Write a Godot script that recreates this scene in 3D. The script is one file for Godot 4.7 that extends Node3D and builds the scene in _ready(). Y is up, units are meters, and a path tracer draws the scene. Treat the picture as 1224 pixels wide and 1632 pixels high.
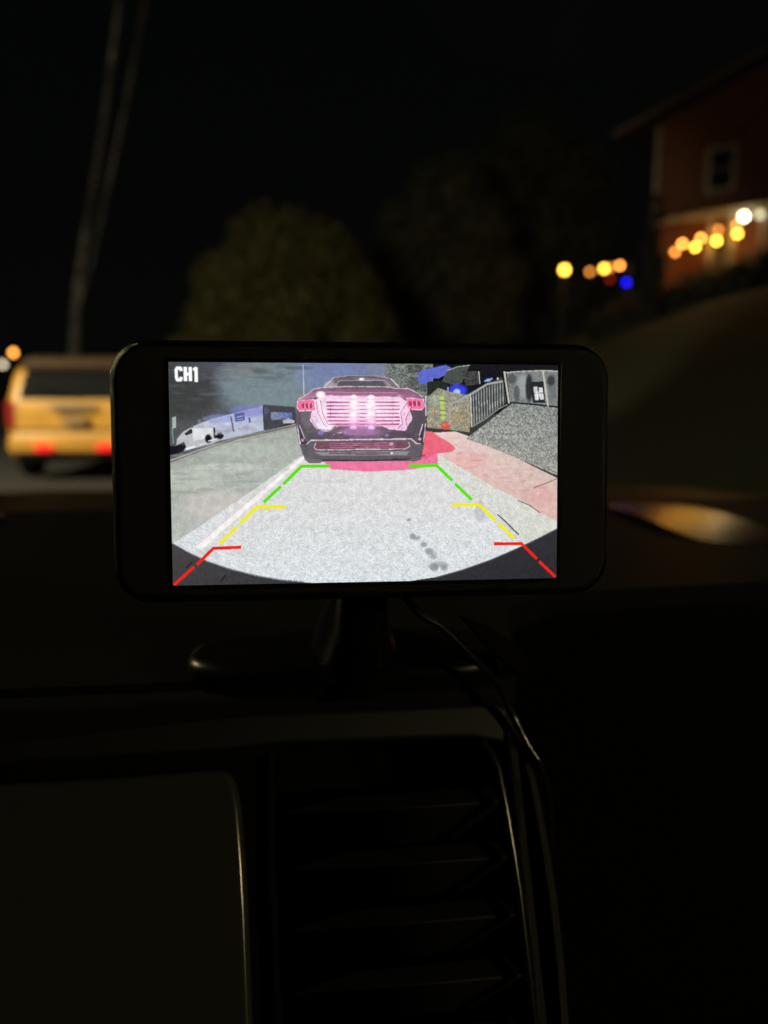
extends Node3D
# A street at night seen from inside a parked car: a small lit monitor on the dashboard, everything beyond the windscreen out of focus.

var rng := RandomNumberGenerator.new()
var taken := {}
var M := {}

# ---------------------------------------------------------------- shapes
class Shape:
	var v := PackedVector3Array()
	var n := PackedVector3Array()
	var xf := Transform3D()
	func tri(a: Vector3, b: Vector3, c: Vector3, na: Vector3, nb: Vector3, nc: Vector3) -> void:
		if (b - a).cross(c - a).dot(na + nb + nc) > 0.0:
			var t := b
			b = c
			c = t
			t = nb
			nb = nc
			nc = t
		v.append(xf * a); v.append(xf * b); v.append(xf * c)
		var r := xf.basis
		n.append((r * na).normalized()); n.append((r * nb).normalized()); n.append((r * nc).normalized())
	func quad(a: Vector3, b: Vector3, c: Vector3, d: Vector3, na: Vector3, nb: Vector3, nc: Vector3, nd: Vector3) -> void:
		tri(a, b, c, na, nb, nc)
		tri(a, c, d, na, nc, nd)
	func flat_quad(a: Vector3, b: Vector3, c: Vector3, d: Vector3, up: Vector3) -> void:
		quad(a, b, c, d, up, up, up, up)
	# an outline in x and y, its face at z = 0 and its back at z = -depth, with rounded edges
	func plate(outline: PackedVector2Array, depth: float, bevel: float, both := false, segs := 3) -> void:
		var p := outline.duplicate()
		var area := 0.0
		for i in p.size():
			area += p[i].cross(p[(i + 1) % p.size()])
		if area < 0.0:
			p.reverse()
		var m := p.size()
		var nrm := PackedVector2Array()
		var mit := PackedFloat32Array()
		for i in m:
			var e1 := (p[i] - p[(i + m - 1) % m]).normalized()
			var e2 := (p[(i + 1) % m] - p[i]).normalized()
			var n1 := Vector2(e1.y, -e1.x)
			var nn := (n1 + Vector2(e2.y, -e2.x)).normalized()
			nrm.append(nn)
			mit.append(1.0 / maxf(0.4, nn.dot(n1)))
		var rings := []
		var tilt := []
		for k in range(segs, -1, -1):
			var a := k * PI / 2.0 / segs
			rings.append([bevel * (1.0 - cos(a)), -bevel * (1.0 - sin(a))])
			tilt.append(a)
		if both:
			for k in segs + 1:
				var a := k * PI / 2.0 / segs
				rings.append([bevel * (1.0 - cos(a)), -depth + bevel * (1.0 - sin(a))])
				tilt.append(-a)
		else:
			rings.append([0.0, -depth])
			tilt.append(0.0)
		for r in rings.size() - 1:
			for i in m:
				var j := (i + 1) % m
				var q := []
				var w := []
				for s in [[r, i], [r, j], [r + 1, j], [r + 1, i]]:
					var at: Vector2 = p[s[1]] - nrm[s[1]] * mit[s[1]] * rings[s[0]][0]
					q.append(Vector3(at.x, at.y, rings[s[0]][1]))
					w.append(Vector3(nrm[s[1]].x * cos(tilt[s[0]]), nrm[s[1]].y * cos(tilt[s[0]]), sin(tilt[s[0]])))
				quad(q[0], q[1], q[2], q[3], w[0], w[1], w[2], w[3])
		for cap in [0, rings.size() - 1]:
			var inner := PackedVector2Array()
			for i in m:
				inner.append(p[i] - nrm[i] * mit[i] * rings[cap][0])
			var t := Geometry2D.triangulate_polygon(inner)
			var up := Vector3(0, 0, 1 if cap == 0 else -1)
			for i in range(0, t.size(), 3):
				var z: float = rings[cap][1]
				tri(Vector3(inner[t[i]].x, inner[t[i]].y, z), Vector3(inner[t[i + 1]].x, inner[t[i + 1]].y, z), Vector3(inner[t[i + 2]].x, inner[t[i + 2]].y, z), up, up, up)
	func box(at: Vector3, size: Vector3, bevel := 0.004) -> void:
		var keep := xf
		xf = xf * Transform3D(Basis(), at + Vector3(0, 0, size.z / 2))
		var w := size.x / 2
		var h := size.y / 2
		plate(PackedVector2Array([Vector2(-w, -h), Vector2(w, -h), Vector2(w, h), Vector2(-w, h)]), size.z, minf(bevel, minf(w, minf(h, size.z / 2)) * 0.9), true, 1)
		xf = keep
	func tube(pts: Array, radii: Array, sides := 10, squash := 1.0) -> void:
		var rings := []
		var outs := []
		var side := Vector3.ZERO
		for i in pts.size():
			var d: Vector3 = (pts[mini(i + 1, pts.size() - 1)] - pts[maxi(i - 1, 0)]).normalized()
			if side == Vector3.ZERO:
				side = d.cross(Vector3.UP if absf(d.y) < 0.9 else Vector3.RIGHT).normalized()
			side = (side - d * side.dot(d)).normalized()
			var other := d.cross(side)
			var r: float = radii[mini(i, radii.size() - 1)]
			var ring := []
			var out := []
			for k in sides:
				var a := TAU * k / sides
				out.append(side * cos(a) + other * sin(a))
				ring.append(pts[i] + side * cos(a) * r + other * sin(a) * r * squash)
			rings.append(ring)
			outs.append(out)
		for i in pts.size() - 1:
			for k in sides:
				var j := (k + 1) % sides
				quad(rings[i][k], rings[i][j], rings[i + 1][j], rings[i + 1][k], outs[i][k], outs[i][j], outs[i + 1][j], outs[i + 1][k])
		for cap in [0, pts.size() - 1]:
			var d: Vector3 = (pts[0] - pts[1]).normalized() if cap == 0 else (pts[-1] - pts[-2]).normalized()
			for k in sides:
				tri(pts[cap], rings[cap][k], rings[cap][(k + 1) % sides], d, d, d)
	# a profile of (radius, height) pairs turned about y
	func lathe(prof: Array, sides := 16, squash := 1.0) -> void:
		for i in prof.size() - 1:
			var d: Vector2 = prof[i + 1] - prof[i]
			var o := Vector2(d.y, -d.x).normalized()
			if o.x < 0.0 and absf(o.x) > 0.02:
				o = -o
			elif absf(o.x) <= 0.02:
				o = Vector2(0, 1 if i > prof.size() / 2 else -1)
			for k in sides:
				var a := TAU * k / sides
				var b := TAU * (k + 1) / sides
				var p0: Vector2 = prof[i]
				var p1: Vector2 = prof[i + 1]
				var ca := Vector3(cos(a), 0, sin(a) * squash)
				var cb := Vector3(cos(b), 0, sin(b) * squash)
				var up := Vector3.UP
				quad(ca * p0.x + up * p0.y, cb * p0.x + up * p0.y, cb * p1.x + up * p1.y, ca * p1.x + up * p1.y, ca * o.x + up * o.y, cb * o.x + up * o.y, cb * o.x + up * o.y, ca * o.x + up * o.y)
	func ball(at: Vector3, r: float, sides := 12) -> void:
		for i in 8:
			for k in sides:
				var q := []
				for s in [[i, k], [i, k + 1], [i + 1, k + 1], [i + 1, k]]:
					var a: float = PI * s[0] / 8.0
					var b: float = TAU * s[1] / sides
					q.append(Vector3(sin(a) * cos(b), cos(a), sin(a) * sin(b)))
				quad(at + q[0] * r, at + q[1] * r, at + q[2] * r, at + q[3] * r, q[0], q[1], q[2], q[3])
	func mesh() -> ArrayMesh:
		var arrays := []
		arrays.resize(Mesh.ARRAY_MAX)
		arrays[Mesh.ARRAY_VERTEX] = v
		arrays[Mesh.ARRAY_NORMAL] = n
		var m := ArrayMesh.new()
		m.add_surface_from_arrays(Mesh.PRIMITIVE_TRIANGLES, arrays)
		return m

func rounded(w: float, h: float, r: float, seg := 8) -> PackedVector2Array:
	var p := PackedVector2Array()
	for c in [[1, 1, 0.0], [-1, 1, 90.0], [-1, -1, 180.0], [1, -1, 270.0]]:
		for k in seg + 1:
			var a := deg_to_rad(c[2] + 90.0 * k / seg)
			p.append(Vector2(c[0] * (w / 2 - r) + cos(a) * r, c[1] * (h / 2 - r) + sin(a) * r))
	return p

func xy(a: Array) -> PackedVector2Array:
	var p := PackedVector2Array()
	for i in range(0, a.size(), 2):
		p.append(Vector2(a[i], a[i + 1]))
	return p

# ---------------------------------------------------------------- things, parts and materials
func numbered(called: String) -> String:
	taken[called] = taken.get(called, -1) + 1
	return called if taken[called] == 0 else "%s_%03d" % [called, taken[called]]

func tag(o: Node, label: String, category := "", group := "", kind := "") -> Node:
	if label: o.set_meta("label", label)
	if category: o.set_meta("category", category)
	if group: o.set_meta("group", group)
	if kind: o.set_meta("kind", kind)
	return o

func thing(called: String, label: String, category: String, at := Vector3.ZERO, turn := 0.0, group := "") -> Node3D:
	var o := Node3D.new()
	o.name = numbered(called)
	add_child(o)
	o.position = at
	o.rotation.y = turn
	tag(o, label, category, group)
	return o

func part(called: String, s: Shape, m: Material, parent: Node) -> MeshInstance3D:
	var o := MeshInstance3D.new()
	o.name = called
	o.mesh = s.mesh()
	o.material_override = m
	parent.add_child(o, true)
	return o

func setting(called: String, s: Shape, m: Material) -> MeshInstance3D:
	var o := part(called, s, m, self)
	o.set_meta("kind", "structure")
	return o

func lin(r: float, g: float, b: float) -> Color:
	return Color(r, g, b).linear_to_srgb()

func noise_map(scale: float, lo: Color, hi: Color, oct := 4, size := 512) -> NoiseTexture2D:
	var f := FastNoiseLite.new()
	f.seed = taken.size() + int(scale * 1000.0)
	f.noise_type = FastNoiseLite.TYPE_SIMPLEX_SMOOTH
	f.frequency = scale
	f.fractal_octaves = oct
	var t := NoiseTexture2D.new()
	t.width = size
	t.height = size
	t.seamless = true
	t.noise = f
	var g := Gradient.new()
	g.set_color(0, lo)
	g.set_color(1, hi)
	t.color_ramp = g
	return t

func paint(c: Color, rough := 0.6, metal := 0.0) -> StandardMaterial3D:
	var m := StandardMaterial3D.new()
	m.albedo_color = c
	m.roughness = rough
	m.metallic = metal
	return m

func mottled(c: Color, rough: float, low: float, tile: float, freq := 0.02, relief := 0.0) -> StandardMaterial3D:
	var m := paint(c, rough)
	m.albedo_texture = noise_map(freq, Color(low, low, low), Color.WHITE)
	m.uv1_triplanar = true
	m.uv1_world_triplanar = true
	m.uv1_scale = Vector3.ONE / tile
	if relief > 0.0:
		m.heightmap_enabled = true
		m.heightmap_scale = relief
		m.heightmap_texture = noise_map(freq * 3.0, Color.BLACK, Color.WHITE)
	return m

func glowing(c: Color, energy: float, base := Color(0.02, 0.02, 0.02)) -> StandardMaterial3D:
	var m := paint(base, 0.4)
	m.emission_enabled = true
	m.emission = c
	m.emission_energy_multiplier = energy
	return m

func omni(parent: Node, called: String, at: Vector3, c: Color, energy: float, size := 0.05) -> void:
	var l := OmniLight3D.new()
	l.name = called
	parent.add_child(l, true)
	l.position = at
	l.light_color = c
	l.light_energy = energy
	l.light_size = size
	l.omni_range = 120.0
	l.omni_attenuation = 2.0
	l.shadow_enabled = true

# ---------------------------------------------------------------- the picture on the monitor: drawn in the screen's own pixels
const SW := 1240
const SH := 698
var pix := PackedByteArray()

func dab(x: int, y: int, r: float, g: float, b: float, a: float) -> void:
	var i := (y * SW + x) * 3
	pix[i] = clampi(int(lerpf(pix[i], r, a)), 0, 255)
	pix[i + 1] = clampi(int(lerpf(pix[i + 1], g, a)), 0, 255)
	pix[i + 2] = clampi(int(lerpf(pix[i + 2], b, a)), 0, 255)

func spans(p: Array, y: int) -> Array:
	var xs := []
	var k := p.size()
	var yy := y + 0.5
	for i in range(0, k, 2):
		var x0: float = p[i]
		var y0: float = p[i + 1]
		var x1: float = p[(i + 2) % k]
		var y1: float = p[(i + 3) % k]
		if (y0 <= yy) != (y1 <= yy):
			xs.append(x0 + (yy - y0) / (y1 - y0) * (x1 - x0))
	xs.sort()
	return xs

func reach(p: Array) -> Array:
	var lo := Vector2(1e9, 1e9)
	var hi := -lo
	for i in range(0, p.size(), 2):
		lo = lo.min(Vector2(p[i], p[i + 1]))
		hi = hi.max(Vector2(p[i], p[i + 1]))
	return [lo, hi]

func blended(cs: Array, p: Array, speckle := 0, a := 1.0) -> void:
	var c := []
	for s in cs:
		c.append(Color(s[0], s[1], s[2]))
	var box := reach(p)
	var lo: Vector2 = box[0]
	var size: Vector2 = box[1] - box[0]
	for y in range(maxi(0, int(lo.y)), mini(SH, int(box[1].y) + 1)):
		var xs := spans(p, y)
		var ty := (y - lo.y) / maxf(size.y, 1.0)
		var l: Color = c[0].lerp(c[2], ty)
		var r: Color = c[1].lerp(c[3], ty)
		for s in range(0, xs.size() - 1, 2):
			for x in range(maxi(0, roundi(xs[s])), mini(SW, roundi(xs[s + 1]))):
				var k := l.lerp(r, (x - lo.x) / maxf(size.x, 1.0))
				var d := 0.0
				if speckle:
					d = (spot(x >> 1, y >> 1) + spot((x >> 2) + 77, y >> 2) - 1.0) * speckle
				dab(x, y, k.r + d, k.g + d, k.b + d, a)

func spot(x: int, y: int) -> float:
	var h := (x * 374761393 + y * 668265263) & 0x7fffffff
	h = ((h ^ (h >> 13)) * 1274126177) & 0x7fffffff
	return float((h ^ (h >> 16)) & 1023) / 1023.0

func area(c: Array, p: Array, a := 1.0, speckle := 0) -> void:
	blended([c, c, c, c], p, speckle, a)

func stroke(c: Array, w: float, p: Array, a := 1.0) -> void:
	for i in range(0, p.size() - 2, 2):
		var u := Vector2(p[i], p[i + 1])
		var e := Vector2(p[i + 2], p[i + 3])
		var d := (e - u).normalized() * w / 2
		var q := Vector2(-d.y, d.x)
		var k := d * (0.4 if p.size() > 4 else 0.0)
		area(c, [u.x - k.x + q.x, u.y - k.y + q.y, e.x + k.x + q.x, e.y + k.y + q.y, e.x + k.x - q.x, e.y + k.y - q.y, u.x - k.x - q.x, u.y - k.y - q.y], a)

func soft(s: Array, cx: int, cy: int, rx: int, ry: int, strength: float) -> void:
	var c := Color(s[0], s[1], s[2])
	for y in range(maxi(0, cy - ry), mini(SH, cy + ry + 1)):
		for x in range(maxi(0, cx - rx), mini(SW, cx + rx + 1)):
			var d := Vector2((x - cx) / float(rx), (y - cy) / float(ry)).length_squared()
			if d < 1.0:
				dab(x, y, c.r, c.g, c.b, minf(1.0, (1.0 - d) * 1.6) * strength)

# the coarse speckle of asphalt close to the camera
func grain(p: Array) -> void:
	var box := reach(p)
	for y in range(maxi(0, int(box[0].y)), mini(SH, int(box[1].y) + 1)):
		var xs := spans(p, y)
		var t := clampf((y - box[0].y) / (box[1].y - box[0].y), 0.0, 1.0)
		for s in range(0, xs.size() - 1, 2):
			for x in range(maxi(0, roundi(xs[s])), mini(SW, roundi(xs[s + 1]))):
				var k := spot(x / 3 + 11, y / 3) * 0.45 + spot(x / 2, y / 2 + 31) * 0.55 - 0.44
				var i := (y * SW + x) * 3
				var d := k * lerpf(26.0, 105.0, t)
				dab(x, y, lerpf(226, 214, t) + d, lerpf(222, 222, t) + d, lerpf(222, 226, t) + d, 0.9)

func screen_picture() -> ImageTexture:
	pix.resize(SW * SH * 3)
	pix.fill(60)
	# night sky and the far side of the street
	blended([[68,68,68],[130,142,192],[90,93,94],[132,146,162]], [-15,-14,768,-21,767,280,-23,355], 5)
	soft([128,146,150], 301, 71, 190, 110, 0.85)
	soft([62,64,63], 49, 97, 120, 100, 0.75)
	soft([126,140,186], 488, 30, 120, 72, 0.6)
	soft([120,116,112], 224, 22, 80, 24, 0.4)
	soft([112,124,128], 330, 21, 92, 20, 0.4)
	# trees and dark houses top right
	area([118,122,118], [672,-12,860,-14,849,118,671,119], 1.0, 60)
	soft([78,82,78], 784, 62, 48, 28, 0.6)
	soft([128,134,150], 655, 15, 40, 36, 0.6)
	soft([70,74,70], 826, 25, 7, 5, 0.5)
	soft([150,154,150], 800, 93, 9, 6, 0.5)
	soft([96,100,98], 681, 42, 6, 2, 0.5)
	soft([70,74,70], 678, 84, 9, 5, 0.5)
	soft([150,154,150], 731, 70, 5, 5, 0.5)
	soft([96,100,98], 725, 79, 9, 6, 0.5)
	soft([70,74,70], 828, 92, 7, 4, 0.5)
	soft([150,154,150], 836, 3, 5, 5, 0.5)
	soft([96,100,98], 759, 80, 4, 2, 0.5)
	soft([70,74,70], 698, 98, 3, 3, 0.5)
	soft([150,154,150], 741, 62, 8, 2, 0.5)
	soft([96,100,98], 837, 76, 5, 2, 0.5)
	soft([70,74,70], 779, 58, 4, 2, 0.5)
	soft([150,154,150], 808, 67, 8, 3, 0.5)
	soft([96,100,98], 801, 2, 3, 2, 0.5)
	soft([70,74,70], 811, 52, 7, 4, 0.5)
	soft([150,154,150], 786, 29, 8, 2, 0.5)
	soft([96,100,98], 742, 0, 3, 6, 0.5)
	soft([70,74,70], 780, 79, 7, 4, 0.5)
	soft([150,154,150], 813, 61, 6, 4, 0.5)
	soft([96,100,98], 775, 31, 7, 4, 0.5)
	soft([70,74,70], 789, 46, 8, 5, 0.5)
	soft([150,154,150], 683, 79, 9, 3, 0.5)
	soft([96,100,98], 803, 85, 6, 2, 0.5)
	soft([70,74,70], 802, 85, 5, 3, 0.5)
	soft([150,154,150], 809, 50, 3, 2, 0.5)
	soft([96,100,98], 714, 57, 6, 4, 0.5)
	soft([70,74,70], 735, 37, 6, 4, 0.5)
	soft([150,154,150], 774, 71, 9, 5, 0.5)
	soft([96,100,98], 761, 100, 3, 6, 0.5)
	soft([70,74,70], 763, 46, 8, 5, 0.5)
	soft([150,154,150], 818, 34, 6, 5, 0.5)
	soft([96,100,98], 717, 77, 4, 2, 0.5)
	soft([70,74,70], 723, 82, 6, 2, 0.5)
	soft([150,154,150], 711, 55, 3, 3, 0.5)
	soft([96,100,98], 713, 69, 4, 3, 0.5)
	soft([70,74,70], 754, 92, 5, 2, 0.5)
	soft([150,154,150], 749, 34, 6, 2, 0.5)
	soft([96,100,98], 749, 65, 5, 6, 0.5)
	soft([70,74,70], 739, 89, 5, 3, 0.5)
	soft([150,154,150], 798, 52, 9, 6, 0.5)
	soft([96,100,98], 726, 29, 7, 5, 0.5)
	soft([70,74,70], 696, 92, 5, 2, 0.5)
	soft([150,154,150], 722, 81, 4, 2, 0.5)
	soft([96,100,98], 779, 93, 5, 4, 0.5)
	soft([70,74,70], 743, 96, 9, 4, 0.5)
	soft([150,154,150], 845, 18, 5, 4, 0.5)
	soft([96,100,98], 809, 70, 5, 6, 0.5)
	soft([70,74,70], 846, 86, 6, 6, 0.5)
	soft([150,154,150], 723, 13, 3, 6, 0.5)
	soft([96,100,98], 845, 26, 8, 3, 0.5)
	soft([70,74,70], 810, 12, 6, 5, 0.5)
	soft([150,154,150], 844, 66, 7, 4, 0.5)
	soft([96,100,98], 706, 81, 3, 5, 0.5)
	soft([70,74,70], 730, 0, 4, 4, 0.5)
	soft([150,154,150], 731, 9, 5, 5, 0.5)
	soft([96,100,98], 802, 44, 5, 6, 0.5)
	soft([70,74,70], 764, 67, 8, 4, 0.5)
	soft([150,154,150], 784, 42, 8, 5, 0.5)
	soft([96,100,98], 754, 84, 4, 3, 0.5)
	soft([70,74,70], 792, 8, 9, 2, 0.5)
	soft([150,154,150], 837, 25, 9, 3, 0.5)
	soft([96,100,98], 811, 51, 6, 4, 0.5)
	soft([70,74,70], 848, 91, 5, 3, 0.5)
	soft([150,154,150], 838, 7, 3, 5, 0.5)
	soft([96,100,98], 709, -4, 7, 2, 0.5)
	soft([70,74,70], 717, 74, 9, 4, 0.5)
	soft([150,154,150], 758, 0, 6, 2, 0.5)
	soft([96,100,98], 770, 5, 4, 6, 0.5)
	soft([70,74,70], 734, 81, 7, 2, 0.5)
	soft([150,154,150], 755, 50, 6, 2, 0.5)
	soft([96,100,98], 729, 75, 7, 4, 0.5)
	soft([70,74,70], 755, 43, 6, 4, 0.5)
	soft([150,154,150], 832, -3, 7, 2, 0.5)
	soft([96,100,98], 692, 98, 7, 4, 0.5)
	soft([70,74,70], 814, 50, 9, 6, 0.5)
	soft([150,154,150], 846, 0, 5, 2, 0.5)
	soft([96,100,98], 797, 61, 5, 2, 0.5)
	soft([70,74,70], 765, 6, 8, 4, 0.5)
	soft([150,154,150], 692, 77, 4, 4, 0.5)
	soft([96,100,98], 799, 35, 4, 4, 0.5)
	soft([70,74,70], 803, 87, 4, 4, 0.5)
	soft([150,154,150], 800, 5, 3, 6, 0.5)
	soft([96,100,98], 739, 86, 8, 5, 0.5)
	soft([70,74,70], 845, 16, 6, 3, 0.5)
	soft([150,154,150], 708, 24, 5, 2, 0.5)
	soft([96,100,98], 768, 90, 6, 2, 0.5)
	soft([70,74,70], 701, 76, 5, 2, 0.5)
	soft([150,154,150], 821, 97, 7, 2, 0.5)
	soft([96,100,98], 718, 70, 8, 2, 0.5)
	area([24,25,32], [829,-14,1246,-17,1247,158,829,159], 1.0, 8)
	area([96,108,205], [780,23,870,2,888,11,870,34,846,46,828,46,804,64,783,64], 1.0, 12)
	area([84,86,80], [745,3,804,3,786,26,750,29], 1.0, 40)
	area([74,82,76], [858,55,876,17,948,3,924,58,906,70], 1.0, 10)
	stroke([175,180,185], 2.8, [873,21,909,8,948,3], 1.0)
	area([40,46,44], [810,58,852,52,876,64,876,93,810,100], 1.0, 12)
	area([66,66,66], [924,22,984,22,978,63,936,69], 1.0, 30)
	stroke([200,205,195], 3.2, [978,22,982,63], 1.0)
	soft([60,70,235], 908, 84, 38, 26, 0.95)
	soft([190,210,255], 906, 88, 14, 12, 0.95)
	soft([60,62,62], 397, 16, 59, 7, 0.16)
	soft([112,122,126], 330, 97, 20, 4, 0.24)
	soft([136,150,176], 379, 100, 16, 6, 0.13)
	soft([96,94,92], 234, 16, 49, 3, 0.13)
	soft([60,62,62], 96, 107, 30, 4, 0.14)
	soft([112,122,126], 175, 66, 44, 5, 0.2)
	soft([136,150,176], 280, 58, 26, 8, 0.16)
	soft([96,94,92], 178, 55, 53, 8, 0.24)
	soft([60,62,62], 42, 38, 34, 5, 0.23)
	soft([112,122,126], 23, 25, 55, 3, 0.25)
	soft([136,150,176], 193, 110, 47, 7, 0.13)
	soft([96,94,92], 306, 30, 18, 5, 0.15)
	soft([60,62,62], 30, 56, 39, 7, 0.19)
	soft([112,122,126], 20, 96, 17, 6, 0.09)
	soft([136,150,176], 179, 19, 54, 9, 0.12)
	soft([96,94,92], 43, 73, 42, 7, 0.13)
	soft([60,62,62], 353, 10, 28, 9, 0.11)
	soft([112,122,126], 97, 88, 27, 8, 0.09)
	soft([136,150,176], 126, 98, 44, 6, 0.22)
	soft([96,94,92], 51, 28, 26, 4, 0.12)
	soft([60,62,62], 283, 45, 52, 4, 0.15)
	soft([112,122,126], 324, 46, 45, 7, 0.21)
	soft([136,150,176], 34, 96, 26, 3, 0.1)
	soft([96,94,92], 284, 22, 45, 7, 0.13)
	soft([60,62,62], 396, 14, 51, 6, 0.17)
	soft([112,122,126], 332, 57, 50, 3, 0.14)
	soft([136,150,176], 359, 26, 53, 7, 0.15)
	soft([96,94,92], 302, 45, 29, 7, 0.16)
	soft([60,62,62], 87, 46, 36, 4, 0.12)
	soft([112,122,126], 114, 101, 17, 7, 0.15)
	soft([136,150,176], 345, 21, 21, 9, 0.2)
	soft([96,94,92], 276, 75, 45, 4, 0.2)
	soft([60,62,62], 41, 43, 33, 5, 0.09)
	soft([112,122,126], 11, 72, 46, 6, 0.16)
	soft([136,150,176], 90, 47, 47, 9, 0.15)
	soft([96,94,92], 302, 3, 26, 6, 0.21)
	soft([60,62,62], 344, 40, 20, 8, 0.2)
	soft([112,122,126], 294, 19, 57, 8, 0.2)
	soft([136,150,176], 151, 48, 47, 6, 0.08)
	soft([96,94,92], 364, 56, 27, 8, 0.08)
	soft([60,62,62], 281, 30, 29, 8, 0.16)
	soft([112,122,126], 379, 91, 53, 9, 0.17)
	soft([136,150,176], 272, 58, 37, 5, 0.08)
	soft([96,94,92], 154, 116, 40, 8, 0.22)
	soft([60,62,62], 279, 24, 26, 8, 0.23)
	soft([112,122,126], 405, 46, 19, 9, 0.18)
	soft([136,150,176], 186, 22, 22, 4, 0.21)
	soft([96,94,92], 294, 58, 55, 9, 0.1)
	soft([60,62,62], 338, 49, 50, 7, 0.09)
	soft([112,122,126], 86, 114, 21, 6, 0.19)
	soft([136,150,176], 385, 30, 43, 4, 0.14)
	soft([96,94,92], 349, 32, 50, 9, 0.16)
	soft([60,62,62], 164, 106, 33, 9, 0.12)
	soft([112,122,126], 214, 63, 30, 4, 0.14)
	soft([136,150,176], 97, 37, 18, 7, 0.14)
	soft([96,94,92], 381, 34, 26, 6, 0.08)
	soft([60,62,62], 143, 22, 19, 3, 0.13)
	soft([112,122,126], 36, 44, 52, 4, 0.1)
	soft([136,150,176], 167, 62, 52, 6, 0.23)
	soft([96,94,92], 51, 8, 54, 7, 0.13)
	# long pale building, dark shop and parked vehicles on the left
	stroke([190,195,210], 3.2, [415,5,417,101], 1.0)
	area([72,72,80], [289,131,389,138,393,193,292,210], 1.0, 6)
	blended([[140,150,165],[100,120,200],[120,130,150],[90,110,160]], [312,154,379,156,379,174,313,180], 30)
	area([184,192,210], [72,198,131,175,289,134,292,211,167,241,71,255], 1.0, 8)
	soft([130,130,205], 244, 150, 68, 24, 0.6)
	soft([150,160,225], 157, 174, 60, 16, 0.5)
	soft([150,150,190], 239, 176, 11, 6, 0.25)
	soft([214,220,232], 179, 191, 16, 6, 0.44)
	soft([176,168,196], 107, 174, 10, 6, 0.32)
	soft([196,190,206], 91, 184, 7, 9, 0.34)
	soft([150,150,190], 214, 207, 6, 3, 0.4)
	soft([214,220,232], 157, 186, 9, 3, 0.29)
	soft([176,168,196], 122, 189, 9, 7, 0.4)
	soft([196,190,206], 148, 196, 12, 7, 0.33)
	soft([150,150,190], 149, 213, 17, 6, 0.43)
	soft([214,220,232], 238, 213, 16, 5, 0.32)
	soft([176,168,196], 247, 206, 16, 8, 0.38)
	soft([196,190,206], 156, 210, 17, 7, 0.35)
	soft([150,150,190], 133, 182, 15, 5, 0.32)
	soft([214,220,232], 255, 192, 12, 6, 0.43)
	soft([176,168,196], 257, 201, 14, 8, 0.29)
	soft([196,190,206], 175, 210, 6, 3, 0.29)
	soft([150,150,190], 157, 180, 6, 4, 0.4)
	soft([214,220,232], 116, 193, 15, 6, 0.29)
	soft([176,168,196], 236, 211, 8, 9, 0.43)
	soft([196,190,206], 140, 204, 9, 3, 0.39)
	soft([150,150,190], 131, 213, 11, 9, 0.32)
	soft([214,220,232], 141, 196, 19, 4, 0.33)
	soft([176,168,196], 168, 200, 15, 7, 0.34)
	soft([196,190,206], 179, 217, 15, 7, 0.24)
	soft([150,150,190], 177, 214, 13, 6, 0.4)
	soft([214,220,232], 111, 193, 9, 9, 0.47)
	soft([176,168,196], 262, 189, 18, 3, 0.23)
	soft([196,190,206], 108, 197, 11, 4, 0.47)
	soft([150,150,190], 119, 218, 9, 6, 0.5)
	soft([214,220,232], 108, 186, 12, 5, 0.39)
	soft([176,168,196], 187, 208, 19, 9, 0.48)
	soft([196,190,206], 210, 178, 8, 9, 0.24)
	soft([150,150,190], 128, 202, 8, 9, 0.2)
	soft([214,220,232], 199, 220, 6, 4, 0.25)
	soft([176,168,196], 104, 219, 16, 6, 0.42)
	soft([196,190,206], 113, 219, 13, 5, 0.39)
	soft([150,150,190], 233, 203, 15, 9, 0.38)
	soft([214,220,232], 268, 201, 17, 6, 0.38)
	soft([176,168,196], 143, 213, 13, 6, 0.35)
	soft([196,190,206], 260, 199, 17, 6, 0.25)
	stroke([96,90,112], 4, [188,167,196,215], 1.0)
	stroke([70,66,84], 5.0, [289,134,292,210], 1.0)
	area([92,100,160], [199,160,230,154,231,180,202,185], 1.0, 0)
	stroke([200,205,240], 2.4, [206,171,226,166], 1.0)
	stroke([200,205,240], 2.0, [207,179,225,175], 1.0)
	stroke([90,90,180], 6, [245,171,247,187], 1.0)
	stroke([70,60,60], 6, [297,181,301,200], 1.0)
	area([185,185,190], [348,180,369,174,387,181,385,189,352,191], 1.0, 0)
	stroke([40,40,50], 2.8, [352,192,385,190], 1.0)
	area([190,192,198], [21,238,42,214,65,202,98,205,136,203,137,222,164,225,165,239,130,252,31,279,19,269], 1.0, 6)
	area([58,52,60], [44,222,64,207,70,208,71,219,50,227], 1.0, 0)
	area([222,224,226], [68,204,131,204,132,232,71,245], 1.0, 4)
	stroke([45,40,48], 4.8, [136,203,137,230,164,229], 1.0)
	area([30,28,36], [19,259,43,247,49,262,40,277,19,282], 1.0, 0)
	soft([26,24,30], 117, 237, 12, 16, 1.0)
	soft([26,24,30], 153, 228, 12, 12, 1.0)
	stroke([28,26,30], 6, [137,235,164,227], 1.0)
	stroke([235,240,255], 6.4, [49,270,77,261], 1.0)
	stroke([230,232,240], 4.8, [90,257,108,251], 1.0)
	stroke([225,228,232], 4, [117,245,144,237], 1.0)
	area([165,180,172], [8,171,20,168,20,202,8,208], 1.0, 0)
	stroke([110,150,140], 4, [7,202,10,252], 1.0)
	area([28,26,32], [-3,259,31,262,27,282,-4,289], 1.0, 0)
	# street, lane line and the bright patch of asphalt
	blended([[150,160,150],[210,208,202],[204,206,200],[222,230,232]], [-2,303,114,262,211,232,309,211,403,187,849,219,1119,548,1224,570,1225,737,-15,712], 9)
	stroke([112,100,96], 4.4, [-6,312,114,268,211,236,309,215,403,193], 1.0)
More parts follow.
